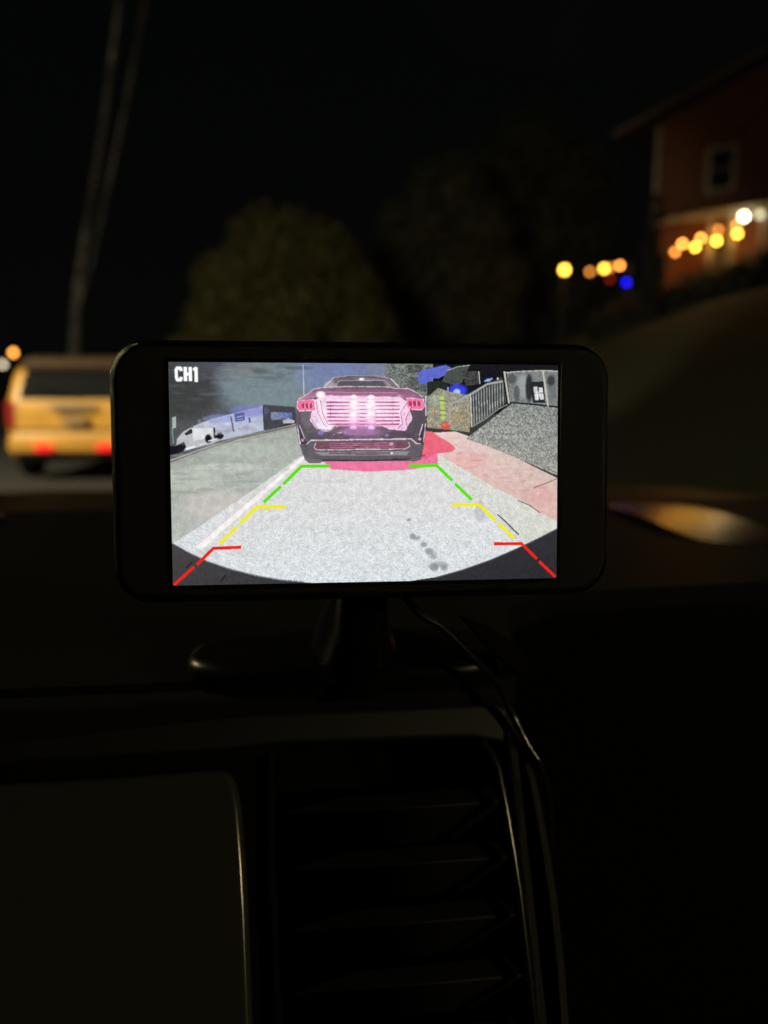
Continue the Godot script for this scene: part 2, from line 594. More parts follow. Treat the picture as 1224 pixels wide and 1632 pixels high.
	stroke([160,150,145], 3.0, [-7,320,113,276,230,240,387,203], 1.0)
	soft([200,204,192], 53, 365, 120, 40, 0.6)
	soft([214,202,198], 129, 445, 120, 60, 0.55)
	soft([184,194,184], 229, 273, 160, 28, 0.6)
	soft([210,216,206], 170, 327, 140, 16, 0.6)
	soft([188,196,186], 112, 340, 120, 14, 0.5)
	soft([214,226,232], 562, 621, 340, 100, 0.5)
	soft([222,214,214], 604, 399, 220, 60, 0.45)
	grain([402,294,849,316,1161,570,1225,612,1225,737,-15,712,-12,573,51,534,287,377])
	area([250,244,242], [421,288,412,292,71,578,90,586,424,294], 1.0, 0)
	soft([196,200,198], 685, 595, 79, 4, 0.27)
	soft([226,228,228], 419, 372, 51, 9, 0.16)
	soft([206,198,198], 945, 472, 47, 5, 0.27)
	soft([196,200,198], 755, 413, 77, 9, 0.14)
	soft([226,228,228], 269, 642, 28, 12, 0.26)
	soft([206,198,198], 410, 520, 62, 9, 0.27)
	soft([196,200,198], 312, 398, 33, 10, 0.19)
	soft([226,228,228], 1014, 678, 72, 11, 0.11)
	soft([206,198,198], 507, 469, 50, 10, 0.11)
	soft([196,200,198], 510, 374, 57, 7, 0.25)
	soft([226,228,228], 842, 379, 18, 11, 0.23)
	soft([206,198,198], 986, 390, 62, 10, 0.21)
	soft([196,200,198], 285, 414, 50, 8, 0.27)
	soft([226,228,228], 295, 378, 35, 7, 0.23)
	soft([206,198,198], 815, 500, 40, 9, 0.21)
	soft([196,200,198], 542, 630, 39, 6, 0.22)
	soft([226,228,228], 737, 498, 19, 5, 0.17)
	soft([206,198,198], 671, 637, 28, 5, 0.1)
	soft([196,200,198], 678, 435, 75, 5, 0.13)
	soft([226,228,228], 398, 597, 22, 10, 0.19)
	soft([206,198,198], 704, 613, 33, 13, 0.25)
	soft([196,200,198], 1068, 635, 76, 10, 0.19)
	soft([226,228,228], 1035, 626, 46, 9, 0.14)
	soft([206,198,198], 1096, 434, 35, 6, 0.25)
	soft([196,200,198], 216, 598, 55, 11, 0.14)
	soft([226,228,228], 314, 626, 40, 7, 0.25)
	soft([206,198,198], 875, 440, 55, 9, 0.14)
	soft([196,200,198], 179, 557, 68, 7, 0.12)
	soft([226,228,228], 1002, 363, 25, 5, 0.27)
	soft([206,198,198], 75, 490, 48, 8, 0.14)
	soft([196,200,198], 556, 546, 57, 11, 0.22)
	soft([226,228,228], 272, 347, 23, 11, 0.21)
	soft([206,198,198], 518, 458, 30, 7, 0.24)
	soft([196,200,198], 554, 419, 77, 6, 0.15)
	soft([226,228,228], 692, 421, 75, 11, 0.13)
	soft([206,198,198], 472, 607, 79, 4, 0.25)
	soft([196,200,198], 462, 372, 70, 7, 0.21)
	soft([226,228,228], 819, 432, 34, 13, 0.23)
	soft([206,198,198], 87, 600, 72, 13, 0.19)
	soft([196,200,198], 446, 434, 69, 6, 0.16)
	soft([226,228,228], 788, 626, 53, 6, 0.14)
	soft([206,198,198], 370, 344, 31, 11, 0.17)
	soft([196,200,198], 122, 440, 54, 12, 0.19)
	soft([226,228,228], 436, 570, 63, 4, 0.12)
	soft([206,198,198], 871, 656, 79, 5, 0.14)
	soft([196,200,198], 366, 364, 22, 12, 0.17)
	soft([226,228,228], 509, 630, 53, 6, 0.17)
	soft([206,198,198], 940, 576, 24, 11, 0.15)
	soft([196,200,198], 106, 581, 34, 6, 0.17)
	soft([226,228,228], 132, 457, 33, 9, 0.17)
	soft([206,198,198], 216, 595, 59, 12, 0.14)
	soft([196,200,198], 1012, 622, 48, 8, 0.13)
	soft([226,228,228], 70, 545, 56, 11, 0.12)
	soft([206,198,198], 252, 609, 66, 7, 0.18)
	soft([196,200,198], 792, 415, 59, 12, 0.2)
	soft([226,228,228], 737, 386, 37, 4, 0.11)
	soft([206,198,198], 1061, 351, 18, 13, 0.18)
	soft([196,200,198], 593, 572, 76, 9, 0.28)
	soft([226,228,228], 956, 345, 53, 10, 0.21)
	soft([206,198,198], 637, 649, 66, 11, 0.25)
	soft([140,150,140], 56, 274, 34, 3, 0.23)
	soft([190,198,188], 324, 333, 62, 3, 0.39)
	soft([140,150,140], 20, 377, 23, 5, 0.27)
	soft([190,198,188], 45, 289, 54, 7, 0.28)
	soft([140,150,140], 218, 348, 28, 6, 0.26)
	soft([190,198,188], 44, 299, 62, 3, 0.29)
	soft([140,150,140], 106, 396, 33, 6, 0.38)
	soft([190,198,188], 108, 373, 31, 5, 0.22)
	soft([140,150,140], 54, 405, 41, 6, 0.36)
	soft([190,198,188], 204, 392, 72, 6, 0.36)
	soft([140,150,140], 139, 336, 77, 4, 0.21)
	soft([190,198,188], 256, 222, 67, 3, 0.29)
	soft([140,150,140], 29, 346, 34, 6, 0.37)
	soft([190,198,188], 232, 240, 65, 6, 0.25)
	soft([140,150,140], 50, 363, 46, 5, 0.36)
	soft([190,198,188], 156, 279, 74, 5, 0.37)
	soft([140,150,140], 232, 396, 44, 5, 0.21)
	soft([190,198,188], 157, 221, 56, 4, 0.37)
	soft([140,150,140], 159, 324, 25, 7, 0.26)
	soft([190,198,188], 308, 319, 31, 4, 0.26)
	soft([140,150,140], 214, 246, 39, 6, 0.18)
	soft([190,198,188], 87, 253, 73, 7, 0.29)
	soft([140,150,140], 236, 372, 65, 5, 0.32)
	soft([190,198,188], 319, 229, 26, 3, 0.23)
	soft([146,154,158], 745, 499, 6, 5, 0.42)
	soft([146,154,158], 749, 496, 6, 5, 0.42)
	soft([146,154,158], 751, 499, 6, 5, 0.42)
	soft([146,154,158], 746, 500, 6, 5, 0.42)
	soft([146,154,158], 763, 553, 11, 9, 0.42)
	soft([146,154,158], 761, 552, 11, 9, 0.42)
	soft([146,154,158], 760, 550, 11, 9, 0.42)
	soft([146,154,158], 760, 556, 11, 9, 0.42)
	soft([146,154,158], 773, 560, 8, 6, 0.42)
	soft([146,154,158], 769, 559, 8, 6, 0.42)
	soft([146,154,158], 779, 557, 8, 6, 0.42)
	soft([146,154,158], 780, 555, 8, 6, 0.42)
	soft([146,154,158], 800, 579, 11, 9, 0.42)
	soft([146,154,158], 794, 579, 11, 9, 0.42)
	soft([146,154,158], 796, 580, 11, 9, 0.42)
	soft([146,154,158], 798, 581, 11, 9, 0.42)
	soft([146,154,158], 817, 604, 14, 11, 0.42)
	soft([146,154,158], 818, 603, 14, 11, 0.42)
	soft([146,154,158], 813, 598, 14, 11, 0.42)
	soft([146,154,158], 812, 603, 14, 11, 0.42)
	soft([146,154,158], 840, 645, 17, 14, 0.42)
	soft([146,154,158], 829, 650, 17, 14, 0.42)
	soft([146,154,158], 859, 645, 17, 14, 0.42)
	soft([146,154,158], 826, 650, 17, 14, 0.42)
	soft([146,154,158], 831, 654, 16, 13, 0.42)
	soft([146,154,158], 832, 655, 16, 13, 0.42)
	soft([146,154,158], 830, 658, 16, 13, 0.42)
	soft([146,154,158], 833, 653, 16, 13, 0.42)
	soft([146,154,158], 864, 660, 12, 10, 0.42)
	soft([146,154,158], 868, 649, 12, 10, 0.42)
	soft([146,154,158], 861, 657, 12, 10, 0.42)
	soft([146,154,158], 861, 653, 12, 10, 0.42)
	soft([146,154,158], 833, 620, 11, 9, 0.42)
	soft([146,154,158], 830, 612, 11, 9, 0.42)
	soft([146,154,158], 820, 616, 11, 9, 0.42)
	soft([146,154,158], 828, 622, 11, 9, 0.42)
	# pavement, kerb and bank on the right
	blended([[238,206,202],[206,198,190],[226,178,176],[224,186,178]], [829,219,902,215,952,233,1018,266,1107,303,1249,372,1249,513,1177,481,1129,447,993,380,843,294], 8)
	soft([232,176,174], 951, 310, 92, 28, 0.6)
	soft([226,206,194], 1034, 311, 68, 18, 0.5)
	soft([224,170,168], 1181, 424, 60, 40, 0.5)
	stroke([120,95,92], 2.4, [1240,370,1160,400], 1.0)
	blended([[220,222,214],[226,224,216],[212,216,212],[214,216,206]], [843,290,993,378,1129,445,1177,479,1249,513,1250,542,1150,586,1087,568,958,437,843,330], 20)
	soft([202,160,158], 1078, 380, 11, 3, 0.48)
	soft([240,210,206], 1009, 345, 13, 3, 0.32)
	soft([212,196,186], 1114, 376, 25, 4, 0.4)
	soft([226,150,152], 1191, 399, 23, 5, 0.33)
	soft([202,160,158], 963, 327, 21, 2, 0.47)
	soft([240,210,206], 1175, 416, 7, 5, 0.48)
	soft([212,196,186], 1020, 328, 9, 3, 0.42)
	soft([226,150,152], 969, 309, 17, 4, 0.29)
	soft([202,160,158], 895, 259, 16, 4, 0.3)
	soft([240,210,206], 901, 317, 20, 4, 0.41)
	soft([212,196,186], 1159, 403, 16, 5, 0.31)
	soft([226,150,152], 1043, 322, 23, 2, 0.39)
	soft([202,160,158], 1112, 358, 16, 5, 0.26)
	soft([240,210,206], 922, 323, 26, 3, 0.22)
	soft([212,196,186], 920, 270, 12, 2, 0.33)
	soft([226,150,152], 944, 333, 14, 6, 0.38)
	soft([202,160,158], 1060, 365, 27, 5, 0.26)
	soft([240,210,206], 1070, 342, 16, 4, 0.36)
	soft([212,196,186], 904, 281, 11, 5, 0.22)
	soft([226,150,152], 930, 284, 22, 7, 0.32)
	soft([202,160,158], 1107, 350, 23, 3, 0.41)
	soft([240,210,206], 1168, 387, 21, 3, 0.47)
	soft([212,196,186], 982, 297, 10, 4, 0.34)
	soft([226,150,152], 1001, 357, 10, 6, 0.5)
	soft([202,160,158], 1128, 408, 23, 7, 0.46)
	soft([240,210,206], 1057, 330, 24, 7, 0.38)
	soft([212,196,186], 1146, 415, 22, 6, 0.3)
	soft([226,150,152], 976, 307, 23, 5, 0.43)
	soft([202,160,158], 1152, 356, 9, 5, 0.48)
	soft([240,210,206], 1058, 355, 18, 5, 0.43)
	soft([212,196,186], 960, 324, 9, 5, 0.31)
	soft([226,150,152], 916, 286, 18, 4, 0.33)
	soft([202,160,158], 1125, 377, 17, 4, 0.35)
	soft([240,210,206], 1150, 380, 16, 7, 0.47)
	soft([212,196,186], 1055, 334, 19, 2, 0.5)
	soft([226,150,152], 1030, 341, 22, 2, 0.35)
	soft([202,160,158], 983, 309, 12, 5, 0.41)
	soft([240,210,206], 1095, 348, 19, 2, 0.49)
	soft([212,196,186], 1217, 398, 23, 2, 0.39)
	soft([226,150,152], 1045, 352, 12, 6, 0.45)
	stroke([226,222,210], 3.2, [847,292,931,341,1003,384,1055,420], 1.0)
	stroke([52,50,62], 3.6, [1041,485,1072,513,1093,535,1112,552], 1.0)
	stroke([90,86,80], 2.4, [1108,439,1150,458,1182,481], 1.0)
	soft([170,176,178], 982, 474, 20, 40, 0.5)
	blended([[150,154,148],[132,138,136],[168,168,160],[160,160,152]], [935,239,1003,189,1055,148,1088,124,1247,133,1249,363,1107,303,1018,266], 60)
	stroke([200,200,190], 1.24, [1096,266,1089,262], 0.73)
	stroke([120,122,116], 1.42, [1128,177,1125,174], 0.77)
	stroke([200,200,190], 2.02, [1138,176,1140,169], 0.88)
	stroke([210,210,200], 1.5, [1201,180,1205,175], 0.49)
	stroke([200,200,190], 2.06, [1140,149,1142,147], 0.58)
	stroke([120,122,116], 2.32, [1101,215,1096,208], 0.48)
	stroke([210,210,200], 1.9, [1156,234,1158,227], 0.53)
	stroke([120,122,116], 1.56, [1225,320,1225,313], 0.72)
	stroke([210,210,200], 1.56, [1089,221,1094,215], 0.73)
	stroke([200,200,190], 1.82, [1163,217,1165,213], 0.61)
	stroke([120,122,116], 2.18, [1206,231,1206,228], 0.4)
	stroke([210,210,200], 2.16, [1040,208,1040,200], 0.76)
	stroke([120,122,116], 2.16, [1213,171,1204,165], 0.88)
	stroke([210,210,200], 2.02, [1143,167,1145,159], 0.46)
	stroke([112,114,108], 1.08, [1095,178,1096,171], 0.5)
	stroke([120,122,116], 1.62, [1189,261,1184,259], 0.53)
	stroke([112,114,108], 1.9, [1134,303,1139,296], 0.67)
	stroke([200,200,190], 1.18, [1021,192,1024,187], 0.62)
	stroke([120,122,116], 1.88, [1063,249,1067,245], 0.88)
	stroke([112,114,108], 2.1, [1166,280,1156,276], 0.45)
	stroke([200,200,190], 1.58, [1002,238,1005,233], 0.87)
	stroke([120,122,116], 1.52, [1209,275,1218,269], 0.64)
	stroke([210,210,200], 1.22, [1081,288,1088,283], 0.86)
	stroke([112,114,108], 1.04, [991,235,999,228], 0.77)
	stroke([200,200,190], 1.76, [1087,296,1090,289], 0.86)
	stroke([210,210,200], 2.26, [1149,257,1148,252], 0.63)
	stroke([112,114,108], 1.8, [958,244,960,238], 0.89)
	stroke([120,122,116], 1.16, [1150,199,1154,192], 0.6)
	stroke([112,114,108], 2.2, [1112,158,1110,153], 0.52)
	stroke([200,200,190], 1.32, [1102,214,1105,207], 0.87)
	stroke([112,114,108], 2.1, [1106,230,1108,224], 0.62)
	stroke([200,200,190], 1.74, [1114,240,1125,237], 0.73)
	stroke([210,210,200], 1.94, [1123,157,1120,149], 0.56)
	stroke([120,122,116], 2.16, [1042,268,1053,262], 0.45)
	stroke([210,210,200], 1.34, [1239,235,1241,227], 0.86)
	stroke([112,114,108], 2.14, [1136,305,1142,302], 0.73)
	stroke([120,122,116], 1.32, [1152,181,1150,176], 0.72)
	stroke([210,210,200], 2.22, [1157,232,1167,225], 0.69)
	stroke([112,114,108], 2.08, [1221,194,1212,190], 0.83)
	stroke([210,210,200], 1.12, [1090,189,1093,181], 0.59)
	stroke([200,200,190], 1.48, [1201,291,1193,288], 0.45)
	stroke([120,122,116], 1.26, [1090,189,1092,186], 0.71)
	stroke([210,210,200], 1.92, [1051,269,1050,262], 0.52)
	stroke([112,114,108], 1.06, [1011,265,1004,258], 0.5)
	stroke([120,122,116], 1.2, [1088,244,1087,240], 0.73)
	stroke([112,114,108], 1.32, [976,236,974,232], 0.57)
	stroke([210,210,200], 1.24, [1195,223,1196,220], 0.71)
	stroke([112,114,108], 1.06, [1076,282,1075,275], 0.54)
	stroke([200,200,190], 2.1, [1223,225,1231,223], 0.58)
	stroke([210,210,200], 1.16, [1098,280,1102,273], 0.77)
	stroke([200,200,190], 2.22, [1047,208,1051,203], 0.71)
	stroke([112,114,108], 2.08, [1087,203,1091,197], 0.82)
	stroke([200,200,190], 1.12, [1099,210,1103,203], 0.8)
	stroke([210,210,200], 1.26, [1129,143,1123,141], 0.42)
	stroke([112,114,108], 2.22, [956,233,955,226], 0.87)
	stroke([200,200,190], 1.34, [1079,251,1083,243], 0.43)
	stroke([120,122,116], 1.64, [1071,196,1060,190], 0.6)
	stroke([112,114,108], 1.98, [1133,280,1129,272], 0.53)
	stroke([210,210,200], 1.46, [1236,157,1236,152], 0.63)
	stroke([200,200,190], 1.16, [1146,242,1147,237], 0.69)
	stroke([112,114,108], 1.44, [1023,198,1024,190], 0.89)
	stroke([200,200,190], 1.4, [1065,222,1065,217], 0.61)
	stroke([120,122,116], 2.32, [1127,305,1126,299], 0.77)
	stroke([210,210,200], 2.28, [989,213,978,205], 0.77)
	stroke([112,114,108], 1.96, [1225,311,1227,307], 0.63)
	stroke([200,200,190], 2.38, [1171,188,1180,183], 0.64)
	stroke([210,210,200], 1.64, [1226,193,1233,186], 0.67)
	stroke([112,114,108], 1.92, [1134,222,1134,215], 0.7)
	stroke([200,200,190], 1.86, [1059,202,1059,198], 0.63)
	stroke([120,122,116], 1.64, [1134,316,1129,313], 0.72)
	stroke([120,122,116], 1.26, [1109,201,1103,196], 0.48)
	stroke([210,210,200], 1.8, [1217,319,1223,311], 0.5)
	stroke([200,200,190], 1.5, [1077,204,1083,200], 0.65)
	stroke([210,210,200], 1.66, [1196,177,1189,169], 0.75)
	stroke([120,122,116], 1.2, [1155,295,1150,290], 0.69)
	stroke([112,114,108], 1.78, [1127,177,1138,172], 0.53)
	stroke([200,200,190], 1.74, [979,242,975,236], 0.73)
	stroke([112,114,108], 1.74, [1159,154,1160,150], 0.59)
	stroke([120,122,116], 1.92, [1213,178,1218,173], 0.8)
	stroke([210,210,200], 1.2, [1113,264,1125,258], 0.78)
	stroke([112,114,108], 1.46, [1074,172,1066,165], 0.48)
	stroke([120,122,116], 2.28, [994,244,997,237], 0.55)
	stroke([210,210,200], 2.02, [1026,214,1027,207], 0.42)
	stroke([200,200,190], 1.8, [1169,286,1165,281], 0.53)
	stroke([120,122,116], 2.24, [1158,254,1153,252], 0.88)
	stroke([200,200,190], 2.2, [1205,155,1190,148], 0.75)
	stroke([120,122,116], 2.16, [1074,179,1066,173], 0.42)
	stroke([112,114,108], 1.86, [1030,272,1022,268], 0.73)
	stroke([200,200,190], 1.1, [1206,232,1207,226], 0.79)
	stroke([112,114,108], 1.02, [1045,248,1037,245], 0.85)
	stroke([120,122,116], 1.96, [1193,141,1194,134], 0.63)
	stroke([210,210,200], 1.64, [1237,258,1236,250], 0.77)
	stroke([112,114,108], 1.86, [1133,144,1127,137], 0.72)
	stroke([200,200,190], 2.28, [1147,188,1149,184], 0.56)
	stroke([200,200,190], 2.28, [1203,212,1200,207], 0.51)
	stroke([200,200,190], 2.3, [1009,211,1017,204], 0.43)
	stroke([120,122,116], 1.7, [1208,220,1212,216], 0.5)
	stroke([210,210,200], 1.26, [1098,244,1101,242], 0.68)
	stroke([200,200,190], 1.7, [1042,217,1033,215], 0.55)
	stroke([120,122,116], 1.3, [1080,176,1076,169], 0.56)
	stroke([210,210,200], 1.8, [1085,190,1079,184], 0.42)
	stroke([112,114,108], 2.2, [1233,227,1238,219], 0.76)
	stroke([120,122,116], 1.6, [1234,249,1229,244], 0.64)
	stroke([210,210,200], 1.94, [1194,314,1205,311], 0.8)
	stroke([112,114,108], 1.4, [1149,179,1139,176], 0.81)
	stroke([210,210,200], 1.44, [1216,337,1221,332], 0.71)
	stroke([112,114,108], 1.56, [1052,246,1055,241], 0.75)
	stroke([200,200,190], 1.84, [1220,354,1234,352], 0.56)
	stroke([120,122,116], 1.96, [1204,316,1211,307], 0.62)
	stroke([210,210,200], 1.24, [984,235,989,228], 0.81)
	stroke([200,200,190], 1.1, [1137,272,1135,269], 0.77)
	stroke([120,122,116], 2.24, [1113,276,1119,271], 0.8)
	stroke([210,210,200], 2.32, [1093,270,1095,264], 0.7)
	stroke([112,114,108], 1.8, [963,227,954,219], 0.48)
	stroke([200,200,190], 2.2, [1095,151,1089,147], 0.45)
	stroke([210,210,200], 1.94, [1137,182,1134,180], 0.59)
	stroke([120,122,116], 1.7, [1185,322,1182,316], 0.58)
	stroke([112,114,108], 1.88, [1150,231,1142,224], 0.71)
	stroke([120,122,116], 1.32, [1114,205,1118,197], 0.55)
	stroke([112,114,108], 1.14, [1105,272,1113,267], 0.78)
	stroke([120,122,116], 1.54, [1091,267,1095,261], 0.74)
	stroke([112,114,108], 1.36, [1015,226,1011,223], 0.58)
	stroke([200,200,190], 1.92, [1125,272,1116,268], 0.79)
	stroke([120,122,116], 2.34, [1123,272,1115,267], 0.43)
	stroke([210,210,200], 1.76, [1117,302,1125,297], 0.68)
	stroke([200,200,190], 1.74, [1023,218,1024,211], 0.86)
	stroke([210,210,200], 2.16, [1104,195,1100,192], 0.45)
	stroke([112,114,108], 1.04, [1004,237,1003,234], 0.6)
	stroke([120,122,116], 1.76, [1165,312,1163,306], 0.49)
	stroke([210,210,200], 1.02, [1125,281,1125,275], 0.44)
	stroke([112,114,108], 2.18, [1238,218,1230,212], 0.88)
	stroke([120,122,116], 1.44, [1237,197,1241,192], 0.55)
	stroke([210,210,200], 1.38, [1131,214,1123,206], 0.64)
	stroke([112,114,108], 2.06, [982,251,980,244], 0.76)
	stroke([200,200,190], 1.52, [1017,265,1020,260], 0.85)
	stroke([210,210,200], 1.96, [1185,261,1190,259], 0.79)
	stroke([200,200,190], 1.58, [1016,209,1014,201], 0.42)
	stroke([120,122,116], 1.88, [1075,163,1083,156], 0.76)
	stroke([210,210,200], 1.66, [1212,287,1212,285], 0.74)
	stroke([112,114,108], 1.2, [1129,308,1136,303], 0.63)
	stroke([120,122,116], 1.7, [1133,203,1139,195], 0.72)
	stroke([200,200,190], 1.32, [1046,261,1047,258], 0.42)
	stroke([112,114,108], 1.18, [1159,264,1159,260], 0.49)
	stroke([200,200,190], 1.42, [1120,210,1119,205], 0.76)
	stroke([210,210,200], 1.26, [1239,289,1250,286], 0.49)
	stroke([112,114,108], 1.72, [1053,263,1061,259], 0.65)
	stroke([120,122,116], 2.02, [1173,210,1169,208], 0.69)
	stroke([112,114,108], 2.34, [1118,169,1125,164], 0.87)
	stroke([200,200,190], 1.92, [1104,234,1103,228], 0.71)
	stroke([210,210,200], 2.12, [1149,191,1154,188], 0.85)
	stroke([200,200,190], 1.48, [1156,308,1144,303], 0.52)
	stroke([120,122,116], 2.2, [1217,230,1220,224], 0.84)
	stroke([200,200,190], 1.32, [1168,204,1170,199], 0.5)
	stroke([210,210,200], 1.28, [1178,187,1171,184], 0.43)
	stroke([112,114,108], 1.94, [1108,178,1113,170], 0.69)
	stroke([210,210,200], 1.76, [1070,285,1074,281], 0.77)
	stroke([112,114,108], 1.92, [1188,210,1199,203], 0.5)
	stroke([200,200,190], 1.2, [1231,287,1231,282], 0.69)
	stroke([120,122,116], 2.02, [1227,304,1237,299], 0.74)
	stroke([210,210,200], 1.92, [1232,142,1222,139], 0.65)
	stroke([112,114,108], 2.16, [1124,199,1121,196], 0.53)
	stroke([120,122,116], 2.38, [1199,247,1195,243], 0.63)
	stroke([210,210,200], 1.28, [1085,179,1078,174], 0.49)
	stroke([112,114,108], 1.96, [1205,235,1204,230], 0.79)
	stroke([200,200,190], 2.14, [1190,237,1191,228], 0.72)
	stroke([210,210,200], 2.04, [1216,229,1212,222], 0.65)
	stroke([112,114,108], 1.84, [1208,311,1212,308], 0.69)
	stroke([210,210,200], 1.68, [1013,196,1010,188], 0.5)
	stroke([200,200,190], 2.24, [1187,179,1187,177], 0.44)
	stroke([210,210,200], 1.26, [1198,291,1202,286], 0.72)
	stroke([112,114,108], 2.06, [1040,226,1030,220], 0.8)
	stroke([210,210,200], 2.38, [1167,256,1162,254], 0.72)
	stroke([112,114,108], 1.62, [1121,299,1126,295], 0.76)
	stroke([120,122,116], 2.4, [1191,228,1195,224], 0.69)
	stroke([112,114,108], 2.14, [1076,234,1084,229], 0.63)
	stroke([120,122,116], 2.0, [1008,205,1021,197], 0.87)
	stroke([112,114,108], 1.82, [1104,175,1115,167], 0.82)
	stroke([200,200,190], 1.54, [1090,189,1098,187], 0.47)
	stroke([120,122,116], 1.94, [1149,297,1152,293], 0.69)
	stroke([210,210,200], 2.26, [1191,326,1201,320], 0.48)
	stroke([112,114,108], 1.12, [1230,325,1227,321], 0.64)
	stroke([200,200,190], 2.3, [1062,285,1066,280], 0.47)
	stroke([120,122,116], 1.1, [1068,246,1073,242], 0.45)
	stroke([210,210,200], 1.2, [1194,273,1197,267], 0.8)
	stroke([112,114,108], 1.62, [1156,305,1165,301], 0.54)
	stroke([210,210,200], 1.06, [1195,252,1202,249], 0.9)
	stroke([112,114,108], 1.2, [1235,190,1226,186], 0.74)
	stroke([200,200,190], 1.04, [1189,177,1184,172], 0.51)
	stroke([200,200,190], 1.46, [1163,224,1156,218], 0.86)
	stroke([120,122,116], 2.06, [1221,164,1229,157], 0.79)
	stroke([200,200,190], 1.66, [1196,211,1188,206], 0.84)
	stroke([120,122,116], 1.72, [1182,190,1164,185], 0.43)
	stroke([210,210,200], 1.22, [1207,262,1205,255], 0.64)
	stroke([200,200,190], 1.72, [1130,175,1124,167], 0.56)
	stroke([120,122,116], 1.82, [1121,284,1122,277], 0.75)
	stroke([112,114,108], 1.96, [1077,290,1069,286], 0.62)
	stroke([200,200,190], 1.8, [1161,197,1155,192], 0.41)
	stroke([120,122,116], 1.8, [981,246,983,242], 0.57)
	stroke([200,200,190], 1.08, [1201,150,1195,143], 0.42)
	stroke([120,122,116], 2.18, [1157,257,1162,251], 0.74)
	stroke([210,210,200], 2.28, [1203,261,1207,254], 0.41)
	stroke([112,114,108], 2.24, [1082,289,1078,283], 0.56)
	stroke([200,200,190], 1.1, [1209,170,1211,162], 0.82)
	stroke([120,122,116], 2.14, [1209,145,1192,138], 0.66)
	stroke([210,210,200], 2.18, [1190,318,1195,314], 0.56)
	stroke([200,200,190], 1.04, [1177,308,1171,302], 0.47)
	stroke([120,122,116], 1.58, [1169,219,1175,214], 0.68)
	stroke([112,114,108], 1.48, [1164,140,1158,135], 0.72)
	stroke([120,122,116], 1.72, [1175,310,1170,306], 0.71)
	stroke([210,210,200], 1.54, [1178,188,1179,183], 0.81)
	stroke([120,122,116], 1.16, [1206,234,1199,231], 0.73)
	stroke([210,210,200], 1.26, [1141,170,1147,167], 0.83)
	stroke([200,200,190], 1.78, [1154,238,1153,233], 0.72)
	stroke([120,122,116], 1.58, [1194,330,1190,328], 0.58)
	stroke([210,210,200], 1.06, [1211,266,1206,259], 0.85)
	stroke([112,114,108], 1.86, [1178,164,1186,160], 0.82)
	stroke([210,210,200], 1.84, [1191,159,1195,152], 0.9)
	stroke([112,114,108], 1.8, [1151,277,1156,271], 0.52)
	stroke([200,200,190], 2.24, [1148,207,1157,199], 0.49)
	stroke([120,122,116], 1.64, [1055,220,1062,217], 0.76)
	stroke([210,210,200], 1.12, [1223,218,1224,214], 0.51)
	stroke([112,114,108], 2.26, [1047,272,1048,266], 0.67)
	stroke([200,200,190], 1.3, [970,239,961,236], 0.48)
	stroke([210,210,200], 1.88, [1151,253,1155,246], 0.49)
	stroke([200,200,190], 2.14, [1223,142,1226,136], 0.42)
	stroke([120,122,116], 2.08, [1236,206,1243,203], 0.52)
	stroke([112,114,108], 1.48, [1124,293,1127,288], 0.82)
	stroke([120,122,116], 1.46, [1145,209,1146,201], 0.6)
	stroke([210,210,200], 1.74, [1194,216,1198,209], 0.59)
	stroke([112,114,108], 1.5, [1140,239,1127,237], 0.71)
	stroke([120,122,116], 1.3, [1117,241,1115,237], 0.65)
	stroke([210,210,200], 1.38, [1157,266,1147,262], 0.81)
	stroke([112,114,108], 1.72, [1120,286,1125,280], 0.68)
	stroke([200,200,190], 2.28, [1154,165,1153,160], 0.58)
	stroke([210,210,200], 1.56, [1212,263,1226,257], 0.82)
	stroke([112,114,108], 2.12, [1139,196,1135,194], 0.44)
	stroke([200,200,190], 1.98, [1216,191,1205,186], 0.45)
	stroke([120,122,116], 1.5, [1197,317,1184,312], 0.9)
	stroke([210,210,200], 1.5, [1184,175,1186,167], 0.63)
	stroke([120,122,116], 1.66, [1157,259,1154,252], 0.86)
	stroke([210,210,200], 2.12, [1120,235,1125,233], 0.42)
	stroke([112,114,108], 1.1, [1227,238,1226,231], 0.86)
	stroke([200,200,190], 1.4, [1149,142,1154,136], 0.61)
	stroke([210,210,200], 1.4, [1172,252,1177,247], 0.64)
	stroke([112,114,108], 1.72, [1157,169,1154,162], 0.43)
	stroke([112,114,108], 1.54, [1140,233,1144,227], 0.73)
	stroke([200,200,190], 2.2, [1086,171,1074,163], 0.56)
	stroke([120,122,116], 1.16, [1140,251,1144,245], 0.47)
	# flower bed, lamp, cone, handrail and fence
	area([150,150,132], [810,106,846,76,882,88,948,99,951,182,948,218,900,212,809,203], 1.0, 44)
	stroke([214,150,80], 1.5506058275846386, [814,151,819,152], 0.85)
	stroke([232,190,130], 1.5818752318742453, [915,167,910,171], 0.85)
	stroke([200,118,64], 2.580540459667456, [913,169,912,171], 0.85)
	stroke([150,140,90], 1.8683531984199793, [844,154,846,157], 0.85)
	stroke([235,205,160], 2.8267377127122515, [891,200,887,203], 0.85)
	stroke([214,150,80], 2.5311441530489978, [924,166,929,174], 0.85)
	stroke([232,190,130], 1.731505868929602, [824,141,826,148], 0.85)
	stroke([200,118,64], 1.7499446793100872, [927,155,931,158], 0.85)
	stroke([150,140,90], 2.085716646877539, [938,179,941,184], 0.85)
	stroke([235,205,160], 2.0302837322117364, [837,193,830,199], 0.85)
	stroke([214,150,80], 2.7938226396697425, [918,145,921,148], 0.85)
	stroke([232,190,130], 1.7146227836353978, [906,172,905,174], 0.85)
	stroke([200,118,64], 2.873727483652688, [817,185,821,186], 0.85)
	stroke([150,140,90], 2.397908364969843, [902,191,897,199], 0.85)
	stroke([235,205,160], 1.4865500125935442, [925,199,930,204], 0.85)
	stroke([214,150,80], 2.773827091465447, [824,141,818,145], 0.85)
